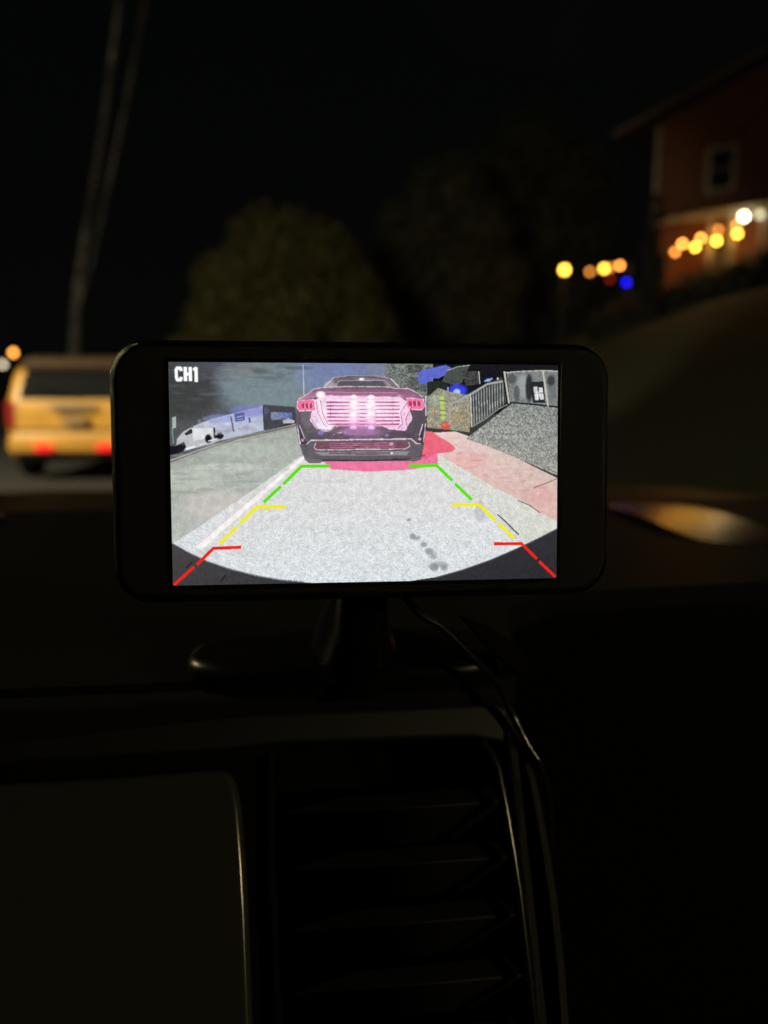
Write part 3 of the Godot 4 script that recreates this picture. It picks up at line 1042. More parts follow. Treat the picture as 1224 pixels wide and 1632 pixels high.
	stroke([232,190,130], 2.9443702733398007, [898,155,898,160], 0.85)
	stroke([200,118,64], 1.4830120443626003, [931,149,932,152], 0.85)
	stroke([150,140,90], 2.470603993833497, [834,159,836,162], 0.85)
	stroke([235,205,160], 1.600655156232405, [921,172,915,172], 0.85)
	stroke([214,150,80], 1.4313606696825751, [918,170,923,172], 0.85)
	stroke([232,190,130], 2.0087570626124838, [829,149,833,150], 0.85)
	stroke([200,118,64], 2.169224912484131, [943,161,940,163], 0.85)
	stroke([150,140,90], 2.5902563317608753, [896,171,903,172], 0.85)
	stroke([235,205,160], 2.712222466603131, [844,191,848,196], 0.85)
	stroke([214,150,80], 2.314482532996209, [905,167,902,171], 0.85)
	stroke([232,190,130], 2.107868242494534, [909,176,910,183], 0.85)
	stroke([200,118,64], 2.220155929528786, [824,182,817,187], 0.85)
	stroke([150,140,90], 2.890952677222712, [914,179,911,184], 0.85)
	stroke([235,205,160], 1.7601855882549784, [905,145,901,147], 0.85)
	stroke([214,150,80], 2.4690519056543523, [829,197,823,199], 0.85)
	stroke([232,190,130], 2.8099208459607867, [941,201,935,202], 0.85)
	stroke([200,118,64], 2.9002096555630597, [894,174,888,178], 0.85)
	stroke([150,140,90], 2.755686352370734, [830,136,822,137], 0.85)
	stroke([235,205,160], 2.526222572843499, [904,179,903,183], 0.85)
	stroke([214,150,80], 2.6542696975280955, [908,160,913,160], 0.85)
	stroke([232,190,130], 2.3038685520535602, [829,146,828,152], 0.85)
	stroke([200,118,64], 2.497841538109615, [946,135,943,139], 0.85)
	stroke([150,140,90], 2.275565694069269, [923,179,929,182], 0.85)
	stroke([235,205,160], 2.38401331238249, [830,179,827,182], 0.85)
	stroke([214,150,80], 2.7723012694999554, [936,167,928,167], 0.85)
	stroke([232,190,130], 2.550251088363008, [927,178,925,180], 0.85)
	stroke([200,118,64], 1.617084170287532, [813,192,820,200], 0.85)
	stroke([150,140,90], 2.0115434584322074, [897,194,895,198], 0.85)
	stroke([235,205,160], 2.5532354712874126, [928,145,928,148], 0.85)
	stroke([214,150,80], 2.299777373118651, [811,189,810,190], 0.85)
	stroke([232,190,130], 1.6688667261324126, [907,194,902,195], 0.85)
	stroke([200,118,64], 2.399789998155093, [926,195,932,201], 0.85)
	stroke([150,140,90], 2.5809641534471064, [842,148,840,152], 0.85)
	stroke([235,205,160], 2.4433177179767185, [916,177,919,180], 0.85)
	stroke([214,150,80], 2.0950435532179466, [924,181,924,184], 0.85)
	stroke([232,190,130], 2.763434273515969, [843,147,837,156], 0.85)
	stroke([200,118,64], 2.36030793251931, [947,150,943,155], 0.85)
	stroke([150,140,90], 2.1423224246351875, [918,189,913,196], 0.85)
	stroke([235,205,160], 2.37536649980563, [839,188,846,188], 0.85)
	stroke([214,150,80], 2.854237515535414, [923,147,923,155], 0.85)
	stroke([232,190,130], 1.6231037508477046, [892,179,889,185], 0.85)
	stroke([200,118,64], 2.2158191449100424, [838,199,839,201], 0.85)
	stroke([150,140,90], 2.78832770673309, [938,184,931,189], 0.85)
	stroke([235,205,160], 2.5742319111242353, [919,179,924,181], 0.85)
	stroke([214,150,80], 1.4168115439674551, [830,150,824,158], 0.85)
	stroke([232,190,130], 2.0387949111796635, [930,193,926,201], 0.85)
	stroke([200,118,64], 1.5909216002068116, [910,165,908,173], 0.85)
	stroke([150,140,90], 2.563338311083072, [844,138,851,141], 0.85)
	stroke([235,205,160], 2.690190328767491, [891,165,894,167], 0.85)
	stroke([214,150,80], 2.7370545996154734, [899,161,901,169], 0.85)
	stroke([232,190,130], 1.4765413277474975, [825,151,821,154], 0.85)
	stroke([200,118,64], 2.3478999746670244, [905,155,901,159], 0.85)
	stroke([150,140,90], 1.5971917648729157, [942,181,939,184], 0.85)
	stroke([235,205,160], 1.950768123807764, [819,175,823,178], 0.85)
	stroke([214,150,80], 2.6147336339392315, [937,199,930,206], 0.85)
	stroke([232,190,130], 1.5117573181285762, [919,163,921,167], 0.85)
	stroke([200,118,64], 1.8356802277124449, [844,199,843,199], 0.85)
	stroke([150,140,90], 2.209891870791479, [924,148,925,155], 0.85)
	stroke([235,205,160], 1.7405785243251013, [938,147,945,153], 0.85)
	stroke([214,150,80], 2.669277648648371, [836,155,829,162], 0.85)
	stroke([232,190,130], 1.9926958611772436, [892,139,899,143], 0.85)
	stroke([200,118,64], 2.248614419967193, [902,192,906,195], 0.85)
	stroke([150,140,90], 1.5196718597581151, [829,200,829,207], 0.85)
	stroke([235,205,160], 1.8707140421080943, [925,184,927,188], 0.85)
	stroke([214,150,80], 2.734621316640405, [912,152,910,156], 0.85)
	stroke([232,190,130], 1.9460300115353641, [816,149,819,150], 0.85)
	stroke([200,118,64], 2.187783948430864, [946,194,942,200], 0.85)
	stroke([150,140,90], 2.7033995311668835, [924,158,925,161], 0.85)
	stroke([235,205,160], 1.4885669617295592, [819,178,812,185], 0.85)
	stroke([214,150,80], 2.1214395505858317, [897,187,895,187], 0.85)
	stroke([232,190,130], 1.9418093535200993, [902,138,897,144], 0.85)
	stroke([200,118,64], 2.0141285009656476, [825,153,829,156], 0.85)
	stroke([150,140,90], 2.32391739071179, [920,161,921,163], 0.85)
	stroke([235,205,160], 1.464556343609094, [942,198,935,200], 0.85)
	stroke([214,150,80], 1.5380840906919782, [824,188,827,189], 0.85)
	stroke([232,190,130], 1.462499802217761, [937,175,934,180], 0.85)
	stroke([200,118,64], 2.202586387852397, [901,187,894,193], 0.85)
	stroke([150,140,90], 2.5299316652573003, [835,174,828,178], 0.85)
	stroke([235,205,160], 2.8892411896069072, [911,148,902,152], 0.85)
	stroke([214,150,80], 1.8495593518620228, [893,172,900,175], 0.85)
	stroke([232,190,130], 2.801077377321758, [833,143,833,147], 0.85)
	stroke([200,118,64], 2.9677850530658954, [940,185,938,190], 0.85)
	stroke([150,140,90], 2.552225509974085, [912,170,906,176], 0.85)
	stroke([235,205,160], 2.6055271140111143, [813,175,806,178], 0.85)
	stroke([214,150,80], 2.5292952614058013, [945,161,943,162], 0.85)
	stroke([232,190,130], 1.7758404074688858, [936,142,933,150], 0.85)
	stroke([200,118,64], 2.043053029741181, [836,197,844,204], 0.85)
	stroke([150,140,90], 2.782925764299035, [941,168,938,173], 0.85)
	stroke([235,205,160], 2.2490416772284565, [899,169,893,175], 0.85)
	stroke([214,150,80], 2.406792603592354, [819,188,817,194], 0.85)
	stroke([232,190,130], 1.6100917055892676, [906,139,914,144], 0.85)
	stroke([200,118,64], 1.4632708510700052, [918,135,923,142], 0.85)
	stroke([150,140,90], 2.574385413450716, [844,169,851,176], 0.85)
	stroke([235,205,160], 2.751038837128431, [892,178,885,186], 0.85)
	soft([180,200,180], 833, 117, 18, 20, 0.4)
	soft([188,210,110], 857, 108, 10, 9, 1.0)
	soft([188,210,110], 858, 124, 10, 9, 1.0)
	soft([188,210,110], 859, 139, 10, 9, 1.0)
	soft([188,210,110], 860, 155, 10, 9, 1.0)
	soft([188,210,110], 861, 170, 10, 9, 1.0)
	stroke([95,110,60], 2.0, [846,116,873,117], 1.0)
	stroke([95,110,60], 2.0, [849,147,874,148], 1.0)
	stroke([120,135,80], 2.0, [852,162,874,163], 1.0)
	area([216,92,76], [854,191,862,184,876,185,884,197,881,209,854,207], 1.0, 0)
	soft([240,130,110], 866, 193, 8, 6, 0.8)
	stroke([160,150,140], 5.2, [877,73,880,194], 1.0)
	stroke([190,165,150], 6, [883,135,885,194], 1.0)
	area([120,128,124], [885,120,948,90,1002,63,1045,45,1054,39,1070,122,1045,140,997,176,954,200,948,99,891,130], 0.45, 14)
	stroke([168,172,166], 6.8, [885,129,948,98,1006,63,1054,54], 1.0)
	stroke([120,160,220], 6.4, [996,54,1024,45], 1.0)
	soft([170,180,225], 1009, 50, 10, 7, 0.9)
	soft([225,225,215], 1040, 45, 4, 6, 0.9)
	stroke([206,204,196], 4.4, [951,97,955,201], 1.0)
	stroke([186,188,180], 2.4, [960,93,963,195], 1.0)
	stroke([186,188,180], 2.4, [969,89,972,190], 1.0)
	stroke([186,188,180], 2.4, [977,85,981,184], 1.0)
	stroke([186,188,180], 2.4, [986,81,989,178], 1.0)
	stroke([186,188,180], 2.4, [995,77,998,172], 1.0)
	stroke([186,188,180], 2.4, [1004,73,1007,166], 1.0)
	stroke([186,188,180], 2.4, [1013,69,1015,160], 1.0)
	stroke([186,188,180], 2.4, [1022,65,1024,154], 1.0)
	stroke([186,188,180], 2.4, [1031,62,1033,148], 1.0)
	stroke([186,188,180], 2.4, [1039,58,1041,143], 1.0)
	stroke([186,188,180], 2.4, [1048,54,1050,137], 1.0)
	stroke([186,188,180], 2.4, [1057,50,1059,131], 1.0)
	stroke([150,150,144], 3.2, [957,200,997,177,1045,142,1073,128], 1.0)
	area([128,132,132], [1069,26,1189,20,1241,21,1242,134,1168,126,1081,122], 1.0, 30)
	soft([165,170,170], 1121, 68, 24, 48, 0.7)
	soft([84,88,88], 1103, 92, 12, 32, 0.8)
	soft([40,42,46], 1144, 74, 14, 52, 0.9)
	soft([60,62,66], 1087, 44, 16, 20, 0.6)
	soft([100,104,106], 1222, 73, 16, 52, 0.6)
	soft([40,42,46], 1216, 50, 16, 20, 0.7)
	area([40,40,44], [1146,56,1192,53,1198,122,1158,122], 1.0, 0)
	area([196,200,202], [1158,71,1172,69,1176,114,1164,114], 1.0, 30)
	area([220,224,224], [1176,73,1189,73,1195,112,1181,113], 1.0, 30)
	stroke([70,72,76], 2.0, [1158,92,1193,91], 1.0)
	soft([240,244,246], 1172, 98, 10, 18, 0.7)
	stroke([28,28,32], 4.8, [1082,122,1143,126,1239,136], 1.0)
	stroke([206,200,184], 6, [1062,22,1078,125], 1.0)
	stroke([196,192,180], 3.6, [1064,26,1106,22,1189,18,1241,20], 1.0)
	stroke([200,196,182], 6, [1190,19,1208,134], 1.0)
	# parked car behind, with its mirrored pink glare
	area([240,122,164], [468,302,791,298,843,281,844,324,748,338,619,343,501,335], 1.0, 6)
	blended([[240,106,122],[240,112,124],[238,104,130],[232,108,136]], [801,214,824,215,849,233,879,249,903,270,889,281,841,286,806,303,788,298], 6)
	blended([[98,86,98],[92,80,92],[106,104,110],[96,88,96]], [391,148,397,116,434,95,446,81,479,76,512,45,558,38,641,38,691,46,721,76,752,79,777,91,796,105,807,120,807,194,799,254,791,299,768,310,482,310,431,315,418,305,400,253,390,194], 8)
	soft([88,80,88], 414, 179, 18, 52, 0.6)
	soft([92,86,92], 428, 277, 24, 24, 0.6)
	soft([88,80,88], 782, 179, 18, 52, 0.6)
	soft([92,86,92], 767, 278, 24, 24, 0.6)
	soft([140,104,134], 600, 223, 160, 28, 0.6)
	soft([84,72,84], 487, 233, 88, 20, 0.5)
	soft([78,68,78], 718, 231, 68, 20, 0.6)
	soft([132,128,136], 425, 170, 24, 44, 0.5)
	soft([96,84,96], 771, 169, 20, 48, 0.5)
	area([128,120,130], [486,75,515,48,599,42,688,49,714,76,670,74,523,74], 1.0, 12)
	soft([186,176,184], 499, 68, 24, 16, 0.7)
	soft([80,76,84], 557, 60, 52, 16, 0.6)
	soft([168,150,160], 645, 68, 48, 12, 0.6)
	area([92,88,98], [523,73,536,57,666,55,680,73], 1.0, 10)
	stroke([222,216,218], 4.04, [479,77,485,70], 0.77)
	stroke([222,216,218], 4.46, [485,70,492,64], 0.81)
	stroke([222,216,218], 3.58, [492,64,499,58], 0.89)
	stroke([222,216,218], 3.36, [499,58,505,52], 0.86)
	stroke([222,216,218], 3.86, [505,52,512,45], 0.8)
	stroke([232,226,228], 4.5, [692,47,699,54], 0.91)
	stroke([232,226,228], 4.6, [699,54,706,61], 0.73)
	stroke([232,226,228], 5.04, [706,61,713,68], 0.93)
	stroke([232,226,228], 5.32, [713,68,720,75], 0.74)
	stroke([176,160,166], 2.8, [512,45,558,39,641,39,692,47], 1.0)
	stroke([190,178,184], 2.4, [516,74,525,57,538,54,670,53,681,60,694,75], 1.0)
	soft([255,245,248], 599, 49, 10, 5, 1.0)
	blended([[122,98,114],[116,92,108],[212,140,184],[188,116,160]], [444,84,480,78,670,75,750,81,791,106,739,112,475,105,398,116], 6)
	stroke([222,198,210], 3.9, [398,114,407,109], 1.0)
	stroke([222,198,210], 3.16, [407,109,416,104], 0.8)
	stroke([222,198,210], 2.78, [416,104,426,98], 0.95)
	stroke([222,198,210], 2.56, [426,98,435,93], 1.0)
	stroke([222,198,210], 3.4, [435,93,446,82], 0.75)
	stroke([222,198,210], 4.18, [446,82,457,80], 0.79)
	stroke([222,198,210], 3.82, [457,80,468,78], 0.88)
	stroke([222,198,210], 3.96, [468,78,479,77], 0.74)
	stroke([222,198,210], 4.32, [479,77,488,76], 0.9)
	stroke([222,198,210], 2.6, [488,76,497,75], 0.89)
	stroke([222,198,210], 3.44, [497,75,506,75], 0.87)
	stroke([222,198,210], 2.58, [506,75,515,74], 0.79)
	stroke([222,198,210], 3.42, [515,74,523,74], 0.76)
	stroke([222,198,210], 4.18, [523,74,533,74], 0.75)
	stroke([222,198,210], 3.44, [533,74,542,73], 0.99)
	stroke([222,198,210], 3.42, [542,73,551,73], 0.98)
	stroke([222,198,210], 3.38, [551,73,560,73], 0.94)
	stroke([222,198,210], 3.72, [560,73,569,73], 0.93)
	stroke([222,198,210], 4.22, [569,73,578,73], 0.75)
	stroke([222,198,210], 2.62, [578,73,588,73], 0.79)
	stroke([222,198,210], 3.78, [588,73,597,73], 0.76)
	stroke([222,198,210], 3.16, [597,73,606,73], 0.83)
	stroke([222,198,210], 2.92, [606,73,615,73], 0.97)
	stroke([222,198,210], 3.76, [615,73,624,73], 0.91)
	stroke([222,198,210], 3.56, [624,73,633,73], 0.83)
	stroke([222,198,210], 3.72, [633,73,643,73], 0.84)
	stroke([222,198,210], 3.0, [643,73,652,73], 0.91)
	stroke([222,198,210], 3.44, [652,73,661,73], 0.76)
	stroke([222,198,210], 2.68, [661,73,670,73], 0.76)
	stroke([222,198,210], 3.12, [670,73,679,74], 0.87)
	stroke([222,198,210], 4.26, [679,74,688,75], 0.89)
	stroke([222,198,210], 3.1, [688,75,697,76], 0.75)
	stroke([222,198,210], 4.08, [697,76,706,78], 0.78)
	stroke([222,198,210], 3.94, [706,78,715,78], 0.77)
	stroke([222,198,210], 3.96, [715,78,724,78], 0.75)
	stroke([222,198,210], 4.08, [724,78,733,79], 0.74)
	stroke([222,198,210], 3.72, [733,79,741,79], 0.83)
	stroke([222,198,210], 4.4, [741,79,750,79], 0.88)
	stroke([222,198,210], 3.62, [750,79,759,83], 0.81)
	stroke([222,198,210], 4.14, [759,83,768,88], 0.9)
	stroke([222,198,210], 3.02, [768,88,777,92], 0.97)
	stroke([222,198,210], 3.54, [777,92,786,99], 0.83)
	stroke([222,198,210], 3.82, [786,99,795,106], 0.96)
	stroke([235,150,195], 2.32, [475,91,484,91], 0.86)
	stroke([235,150,195], 2.9, [484,91,492,91], 0.95)
	stroke([235,150,195], 1.98, [492,91,501,91], 0.95)
	stroke([235,150,195], 2.56, [501,91,510,91], 0.96)
	stroke([235,150,195], 2.0, [510,91,519,91], 0.72)
	stroke([235,150,195], 2.56, [519,91,528,91], 0.77)
	stroke([235,150,195], 2.1, [528,91,536,91], 0.74)
	stroke([235,150,195], 2.16, [536,91,545,92], 0.86)
	stroke([235,150,195], 2.62, [545,92,554,92], 0.96)
	stroke([235,150,195], 1.88, [554,92,563,92], 0.87)
	stroke([235,150,195], 2.72, [563,92,572,92], 0.89)
	stroke([235,150,195], 2.36, [572,92,581,92], 0.77)
	stroke([235,150,195], 1.98, [581,92,590,92], 0.96)
	stroke([235,150,195], 2.44, [590,92,599,92], 0.81)
	stroke([235,150,195], 2.36, [599,92,607,92], 0.74)
	stroke([235,150,195], 1.84, [607,92,616,92], 0.88)
	stroke([235,150,195], 2.46, [616,92,625,92], 0.82)
	stroke([235,150,195], 1.92, [625,92,634,92], 0.98)
	stroke([235,150,195], 2.9, [634,92,643,92], 0.93)
	stroke([235,150,195], 2.92, [643,92,652,92], 0.91)
	stroke([235,150,195], 2.82, [652,92,661,92], 0.91)
	stroke([235,150,195], 1.96, [661,92,670,92], 0.81)
	stroke([235,150,195], 1.88, [670,92,679,92], 0.98)
	stroke([235,150,195], 2.92, [679,92,688,92], 0.8)
	stroke([235,150,195], 2.78, [688,92,697,92], 0.91)
	stroke([235,150,195], 2.44, [697,92,706,92], 0.94)
	stroke([235,150,195], 1.98, [706,92,715,92], 0.88)
	blended([[248,214,238],[246,206,232],[246,206,236],[240,190,224]], [448,117,479,101,720,105,745,120,761,170,741,212,684,207,665,195,513,195,493,210,458,205,434,181], 26)
	stroke([168,50,114], 3.28, [488,123,503,123], 0.93)
	stroke([168,50,114], 3.54, [503,123,519,123], 0.96)
	stroke([168,50,114], 3.86, [519,123,534,123], 0.88)
	stroke([168,50,114], 4.3, [534,123,550,123], 0.97)
	stroke([168,50,114], 3.64, [550,123,565,123], 0.9)
	stroke([168,50,114], 3.38, [565,123,581,122], 0.92)
	stroke([168,50,114], 4.28, [581,122,597,122], 0.72)
	stroke([168,50,114], 3.92, [597,122,612,122], 0.73)
	stroke([168,50,114], 4.36, [612,122,628,122], 0.76)
	stroke([168,50,114], 4.82, [628,122,643,122], 0.76)
	stroke([168,50,114], 4.64, [643,122,659,122], 0.81)
	stroke([168,50,114], 4.58, [659,122,675,122], 0.74)
	stroke([168,50,114], 2.92, [675,122,690,122], 0.76)
	stroke([168,50,114], 3.32, [690,122,706,122], 0.95)
	stroke([168,50,114], 3.86, [706,122,722,122], 0.78)
	stroke([255,236,250], 4.4, [485,117,723,117], 1.0)
	stroke([168,50,114], 3.32, [488,134,503,134], 0.89)
	stroke([168,50,114], 4.62, [503,134,519,134], 0.95)
	stroke([168,50,114], 3.94, [519,134,534,134], 0.96)
	stroke([168,50,114], 3.5, [534,134,550,134], 0.77)
	stroke([168,50,114], 3.74, [550,134,565,134], 0.8)
	stroke([168,50,114], 4.46, [565,134,581,134], 1.0)
	stroke([168,50,114], 4.62, [581,134,597,134], 0.87)
	stroke([168,50,114], 4.94, [597,134,612,134], 0.92)
	stroke([168,50,114], 3.48, [612,134,628,134], 0.72)
	stroke([168,50,114], 4.22, [628,134,643,134], 0.94)
	stroke([168,50,114], 3.6, [643,134,659,133], 0.74)
	stroke([168,50,114], 3.18, [659,133,675,133], 0.99)
	stroke([168,50,114], 4.86, [675,133,690,133], 0.78)
	stroke([168,50,114], 4.88, [690,133,706,133], 0.97)
	stroke([168,50,114], 4.9, [706,133,722,133], 0.85)
	stroke([255,236,250], 4.4, [485,129,723,128], 1.0)
	stroke([168,50,114], 3.68, [488,145,503,145], 0.87)
	stroke([168,50,114], 4.94, [503,145,519,145], 0.76)
	stroke([168,50,114], 2.96, [519,145,534,145], 0.94)
	stroke([168,50,114], 4.38, [534,145,550,145], 0.91)
	stroke([168,50,114], 3.0, [550,145,565,145], 0.71)
	stroke([168,50,114], 3.98, [565,145,581,145], 0.88)
	stroke([168,50,114], 3.18, [581,145,596,145], 0.84)
	stroke([168,50,114], 4.26, [596,145,612,145], 0.81)
	stroke([168,50,114], 3.0, [612,145,628,145], 0.77)
	stroke([168,50,114], 3.54, [628,145,643,145], 0.73)
	stroke([168,50,114], 4.26, [643,145,659,145], 0.71)
	stroke([168,50,114], 3.86, [659,145,675,145], 0.83)
	stroke([168,50,114], 4.26, [675,145,690,145], 0.8)
	stroke([168,50,114], 4.82, [690,145,706,145], 0.85)
	stroke([168,50,114], 3.28, [706,145,722,145], 0.88)
	stroke([255,236,250], 4.4, [485,140,723,139], 1.0)
	stroke([168,50,114], 3.54, [488,158,503,158], 0.75)
	stroke([168,50,114], 3.26, [503,158,519,158], 0.93)
	stroke([168,50,114], 4.6, [519,158,534,158], 1.0)
	stroke([168,50,114], 3.92, [534,158,550,158], 0.94)
	stroke([168,50,114], 4.54, [550,158,565,158], 0.91)
	stroke([168,50,114], 3.28, [565,158,581,158], 0.75)
	stroke([168,50,114], 4.54, [581,158,596,158], 0.78)
	stroke([168,50,114], 3.22, [596,158,612,158], 0.99)
	stroke([168,50,114], 4.08, [612,158,628,158], 0.95)
	stroke([168,50,114], 3.84, [628,158,643,158], 0.89)
	stroke([168,50,114], 3.7, [643,158,659,157], 0.91)
	stroke([168,50,114], 3.5, [659,157,675,157], 0.71)
	stroke([168,50,114], 2.92, [675,157,690,157], 0.8)
	stroke([168,50,114], 4.52, [690,157,706,157], 0.75)
	stroke([168,50,114], 4.9, [706,157,722,157], 0.9)
	stroke([255,236,250], 4.4, [485,152,723,152], 1.0)
	stroke([168,50,114], 4.02, [488,169,503,169], 0.91)
	stroke([168,50,114], 3.26, [503,169,518,169], 0.95)
	stroke([168,50,114], 4.82, [518,169,534,169], 0.75)
	stroke([168,50,114], 4.14, [534,169,550,169], 0.92)
	stroke([168,50,114], 4.94, [550,169,565,169], 0.71)
	stroke([168,50,114], 3.62, [565,169,581,169], 0.93)
	stroke([168,50,114], 3.92, [581,169,596,169], 0.75)
	stroke([168,50,114], 3.14, [596,169,612,169], 0.8)
	stroke([168,50,114], 2.86, [612,169,627,169], 0.95)
	stroke([168,50,114], 4.64, [627,169,643,169], 0.77)
	stroke([168,50,114], 4.48, [643,169,659,169], 0.93)
	stroke([168,50,114], 4.88, [659,169,674,169], 1.0)
	stroke([168,50,114], 3.76, [674,169,690,169], 0.75)
	stroke([168,50,114], 4.92, [690,169,706,169], 0.95)
	stroke([168,50,114], 4.96, [706,169,722,169], 0.99)
	stroke([255,236,250], 4.4, [485,164,723,164], 1.0)
	stroke([168,50,114], 4.0, [487,181,503,181], 0.97)
	stroke([168,50,114], 3.42, [503,181,518,181], 0.86)
	stroke([168,50,114], 3.6, [518,181,534,181], 0.77)
	stroke([168,50,114], 4.82, [534,181,549,181], 0.8)
	stroke([168,50,114], 2.86, [549,181,565,181], 0.7)
	stroke([168,50,114], 3.24, [565,181,581,181], 0.77)
	stroke([168,50,114], 4.06, [581,181,596,181], 0.93)
	stroke([168,50,114], 2.84, [596,181,612,181], 0.92)
	stroke([168,50,114], 3.2, [612,181,627,181], 0.96)
	stroke([168,50,114], 3.92, [627,181,643,181], 0.75)
	stroke([168,50,114], 4.22, [643,181,659,181], 0.8)
	stroke([168,50,114], 3.22, [659,181,674,181], 0.83)
	stroke([168,50,114], 4.76, [674,181,690,181], 0.84)
	stroke([168,50,114], 4.16, [690,181,706,181], 0.75)
	stroke([168,50,114], 4.14, [706,181,722,181], 0.92)
	stroke([255,236,250], 4.4, [485,176,723,176], 1.0)
	stroke([168,50,114], 3.36, [487,192,503,192], 0.86)
	stroke([168,50,114], 3.6, [503,192,518,192], 0.78)
	stroke([168,50,114], 3.18, [518,192,534,192], 0.98)
	stroke([168,50,114], 4.26, [534,192,549,192], 0.82)
	stroke([168,50,114], 3.02, [549,192,565,192], 0.95)
	stroke([168,50,114], 4.08, [565,192,580,192], 0.88)
	stroke([168,50,114], 3.46, [580,192,596,192], 0.85)
	stroke([168,50,114], 3.38, [596,192,612,192], 0.78)
	stroke([168,50,114], 4.18, [612,192,627,192], 0.97)
	stroke([168,50,114], 4.48, [627,192,643,192], 0.96)
	stroke([168,50,114], 3.42, [643,192,659,192], 0.79)
	stroke([168,50,114], 4.48, [659,192,674,192], 0.9)
	stroke([168,50,114], 3.3, [674,192,690,192], 0.81)
	stroke([168,50,114], 4.18, [690,192,706,192], 0.71)
	stroke([168,50,114], 3.04, [706,192,722,192], 0.99)
	stroke([255,236,250], 4.4, [484,187,723,187], 1.0)
	stroke([196,110,156], 2.4, [500,115,499,189], 1.0)
	stroke([196,110,156], 2.4, [700,115,699,189], 1.0)
	stroke([250,210,232], 2.26, [450,118,452,127], 0.86)
	stroke([250,210,232], 3.42, [452,127,453,136], 0.99)
	stroke([250,210,232], 3.42, [453,136,454,146], 0.87)
	stroke([250,210,232], 3.46, [454,146,456,155], 0.89)
	stroke([250,210,232], 2.02, [456,155,460,164], 0.98)
	stroke([250,210,232], 2.72, [460,164,465,172], 0.85)
	stroke([250,210,232], 2.74, [465,172,469,181], 0.94)
	stroke([250,210,232], 2.92, [469,181,474,189], 0.86)
	stroke([250,210,232], 2.4, [474,189,483,198], 0.93)
	stroke([250,210,232], 2.16, [462,116,464,126], 0.89)
	stroke([250,210,232], 2.44, [464,126,466,135], 0.96)
	stroke([250,210,232], 2.4, [466,135,467,145], 0.94)
	stroke([250,210,232], 2.62, [467,145,469,155], 0.8)
	stroke([250,210,232], 2.78, [469,155,473,164], 0.87)
	stroke([250,210,232], 3.14, [473,164,478,172], 0.73)
	stroke([250,210,232], 3.22, [478,172,482,181], 0.74)
	stroke([250,210,232], 2.3, [482,181,486,189], 0.91)
	stroke([250,210,232], 2.48, [474,112,476,123], 0.82)
	stroke([250,210,232], 2.46, [476,123,478,134], 0.76)
	stroke([250,210,232], 3.24, [478,134,480,146], 0.77)
	stroke([250,210,232], 3.04, [480,146,482,155], 0.78)
	stroke([250,210,232], 3.44, [482,155,484,165], 0.96)
	stroke([250,210,232], 2.44, [484,165,486,175], 0.87)
	stroke([250,210,232], 3.0, [486,175,488,185], 0.91)
	stroke([250,210,232], 2.46, [442,165,446,173], 0.91)
	stroke([250,210,232], 2.78, [446,173,449,182], 0.97)
	stroke([250,210,232], 2.06, [449,182,452,190], 0.76)
	stroke([250,210,232], 3.1, [452,190,455,198], 0.75)
	stroke([250,210,232], 3.34, [455,198,466,201], 0.88)
	stroke([250,210,232], 2.94, [466,201,477,204], 0.83)
	stroke([250,210,232], 2.2, [477,204,488,206], 0.89)
	stroke([250,210,232], 2.62, [488,206,497,203], 0.96)
	stroke([250,210,232], 3.16, [497,203,505,199], 0.96)
	stroke([250,210,232], 3.46, [505,199,514,195], 0.84)
	stroke([250,210,232], 2.14, [436,177,441,185], 0.94)
	stroke([250,210,232], 2.32, [441,185,446,192], 0.96)
	stroke([250,210,232], 2.56, [446,192,451,199], 0.89)
	stroke([250,210,232], 2.46, [451,199,457,206], 0.73)
	stroke([250,210,232], 3.34, [742,121,736,128], 0.82)
	stroke([250,210,232], 2.4, [736,128,731,136], 0.86)
	stroke([250,210,232], 2.76, [731,136,725,144], 0.96)
	stroke([250,210,232], 3.22, [725,144,719,152], 0.87)
	stroke([250,210,232], 3.42, [719,152,721,162], 0.8)
	stroke([250,210,232], 2.12, [721,162,722,171], 0.73)
	stroke([250,210,232], 2.62, [722,171,724,180], 0.75)
	stroke([250,210,232], 3.34, [724,180,725,189], 0.73)
	stroke([250,210,232], 2.38, [725,189,717,196], 0.75)
	stroke([250,210,232], 2.5, [717,196,709,203], 0.8)
	stroke([250,210,232], 2.8, [753,135,748,145], 0.78)
	stroke([250,210,232], 2.88, [748,145,744,155], 0.86)
	stroke([250,210,232], 2.14, [744,155,739,165], 0.75)
	stroke([250,210,232], 2.54, [739,165,734,175], 0.85)
	stroke([250,210,232], 2.84, [734,175,736,184], 0.73)
	stroke([250,210,232], 2.66, [736,184,739,194], 0.81)
	stroke([250,210,232], 2.14, [739,194,741,204], 0.88)
	stroke([250,210,232], 2.14, [761,170,757,178], 0.76)
	stroke([250,210,232], 3.4, [757,178,752,186], 1.0)
	stroke([250,210,232], 2.2, [752,186,748,194], 0.88)
	stroke([250,210,232], 2.6, [748,194,744,202], 0.79)
	stroke([250,210,232], 3.02, [744,202,740,210], 0.92)
	stroke([250,210,232], 3.14, [740,210,729,210], 0.87)
	stroke([250,210,232], 3.14, [729,210,719,209], 0.88)
	stroke([250,210,232], 2.32, [719,209,708,209], 0.74)
	stroke([250,210,232], 2.08, [708,209,697,208], 0.79)
	stroke([250,210,232], 2.5, [697,208,687,208], 0.81)
	stroke([250,210,232], 2.5, [687,208,676,202], 0.88)
	stroke([250,210,232], 3.2, [676,202,665,196], 0.88)
	stroke([250,210,232], 3.04, [724,115,719,122], 0.89)
	stroke([250,210,232], 2.84, [719,122,714,130], 0.77)
	stroke([250,210,232], 3.14, [714,130,709,138], 0.78)
	stroke([250,210,232], 2.42, [709,138,704,145], 0.98)
	stroke([250,210,232], 2.4, [704,145,703,155], 0.98)
	stroke([250,210,232], 2.28, [703,155,702,165], 0.95)
	stroke([250,210,232], 2.4, [702,165,701,175], 0.98)
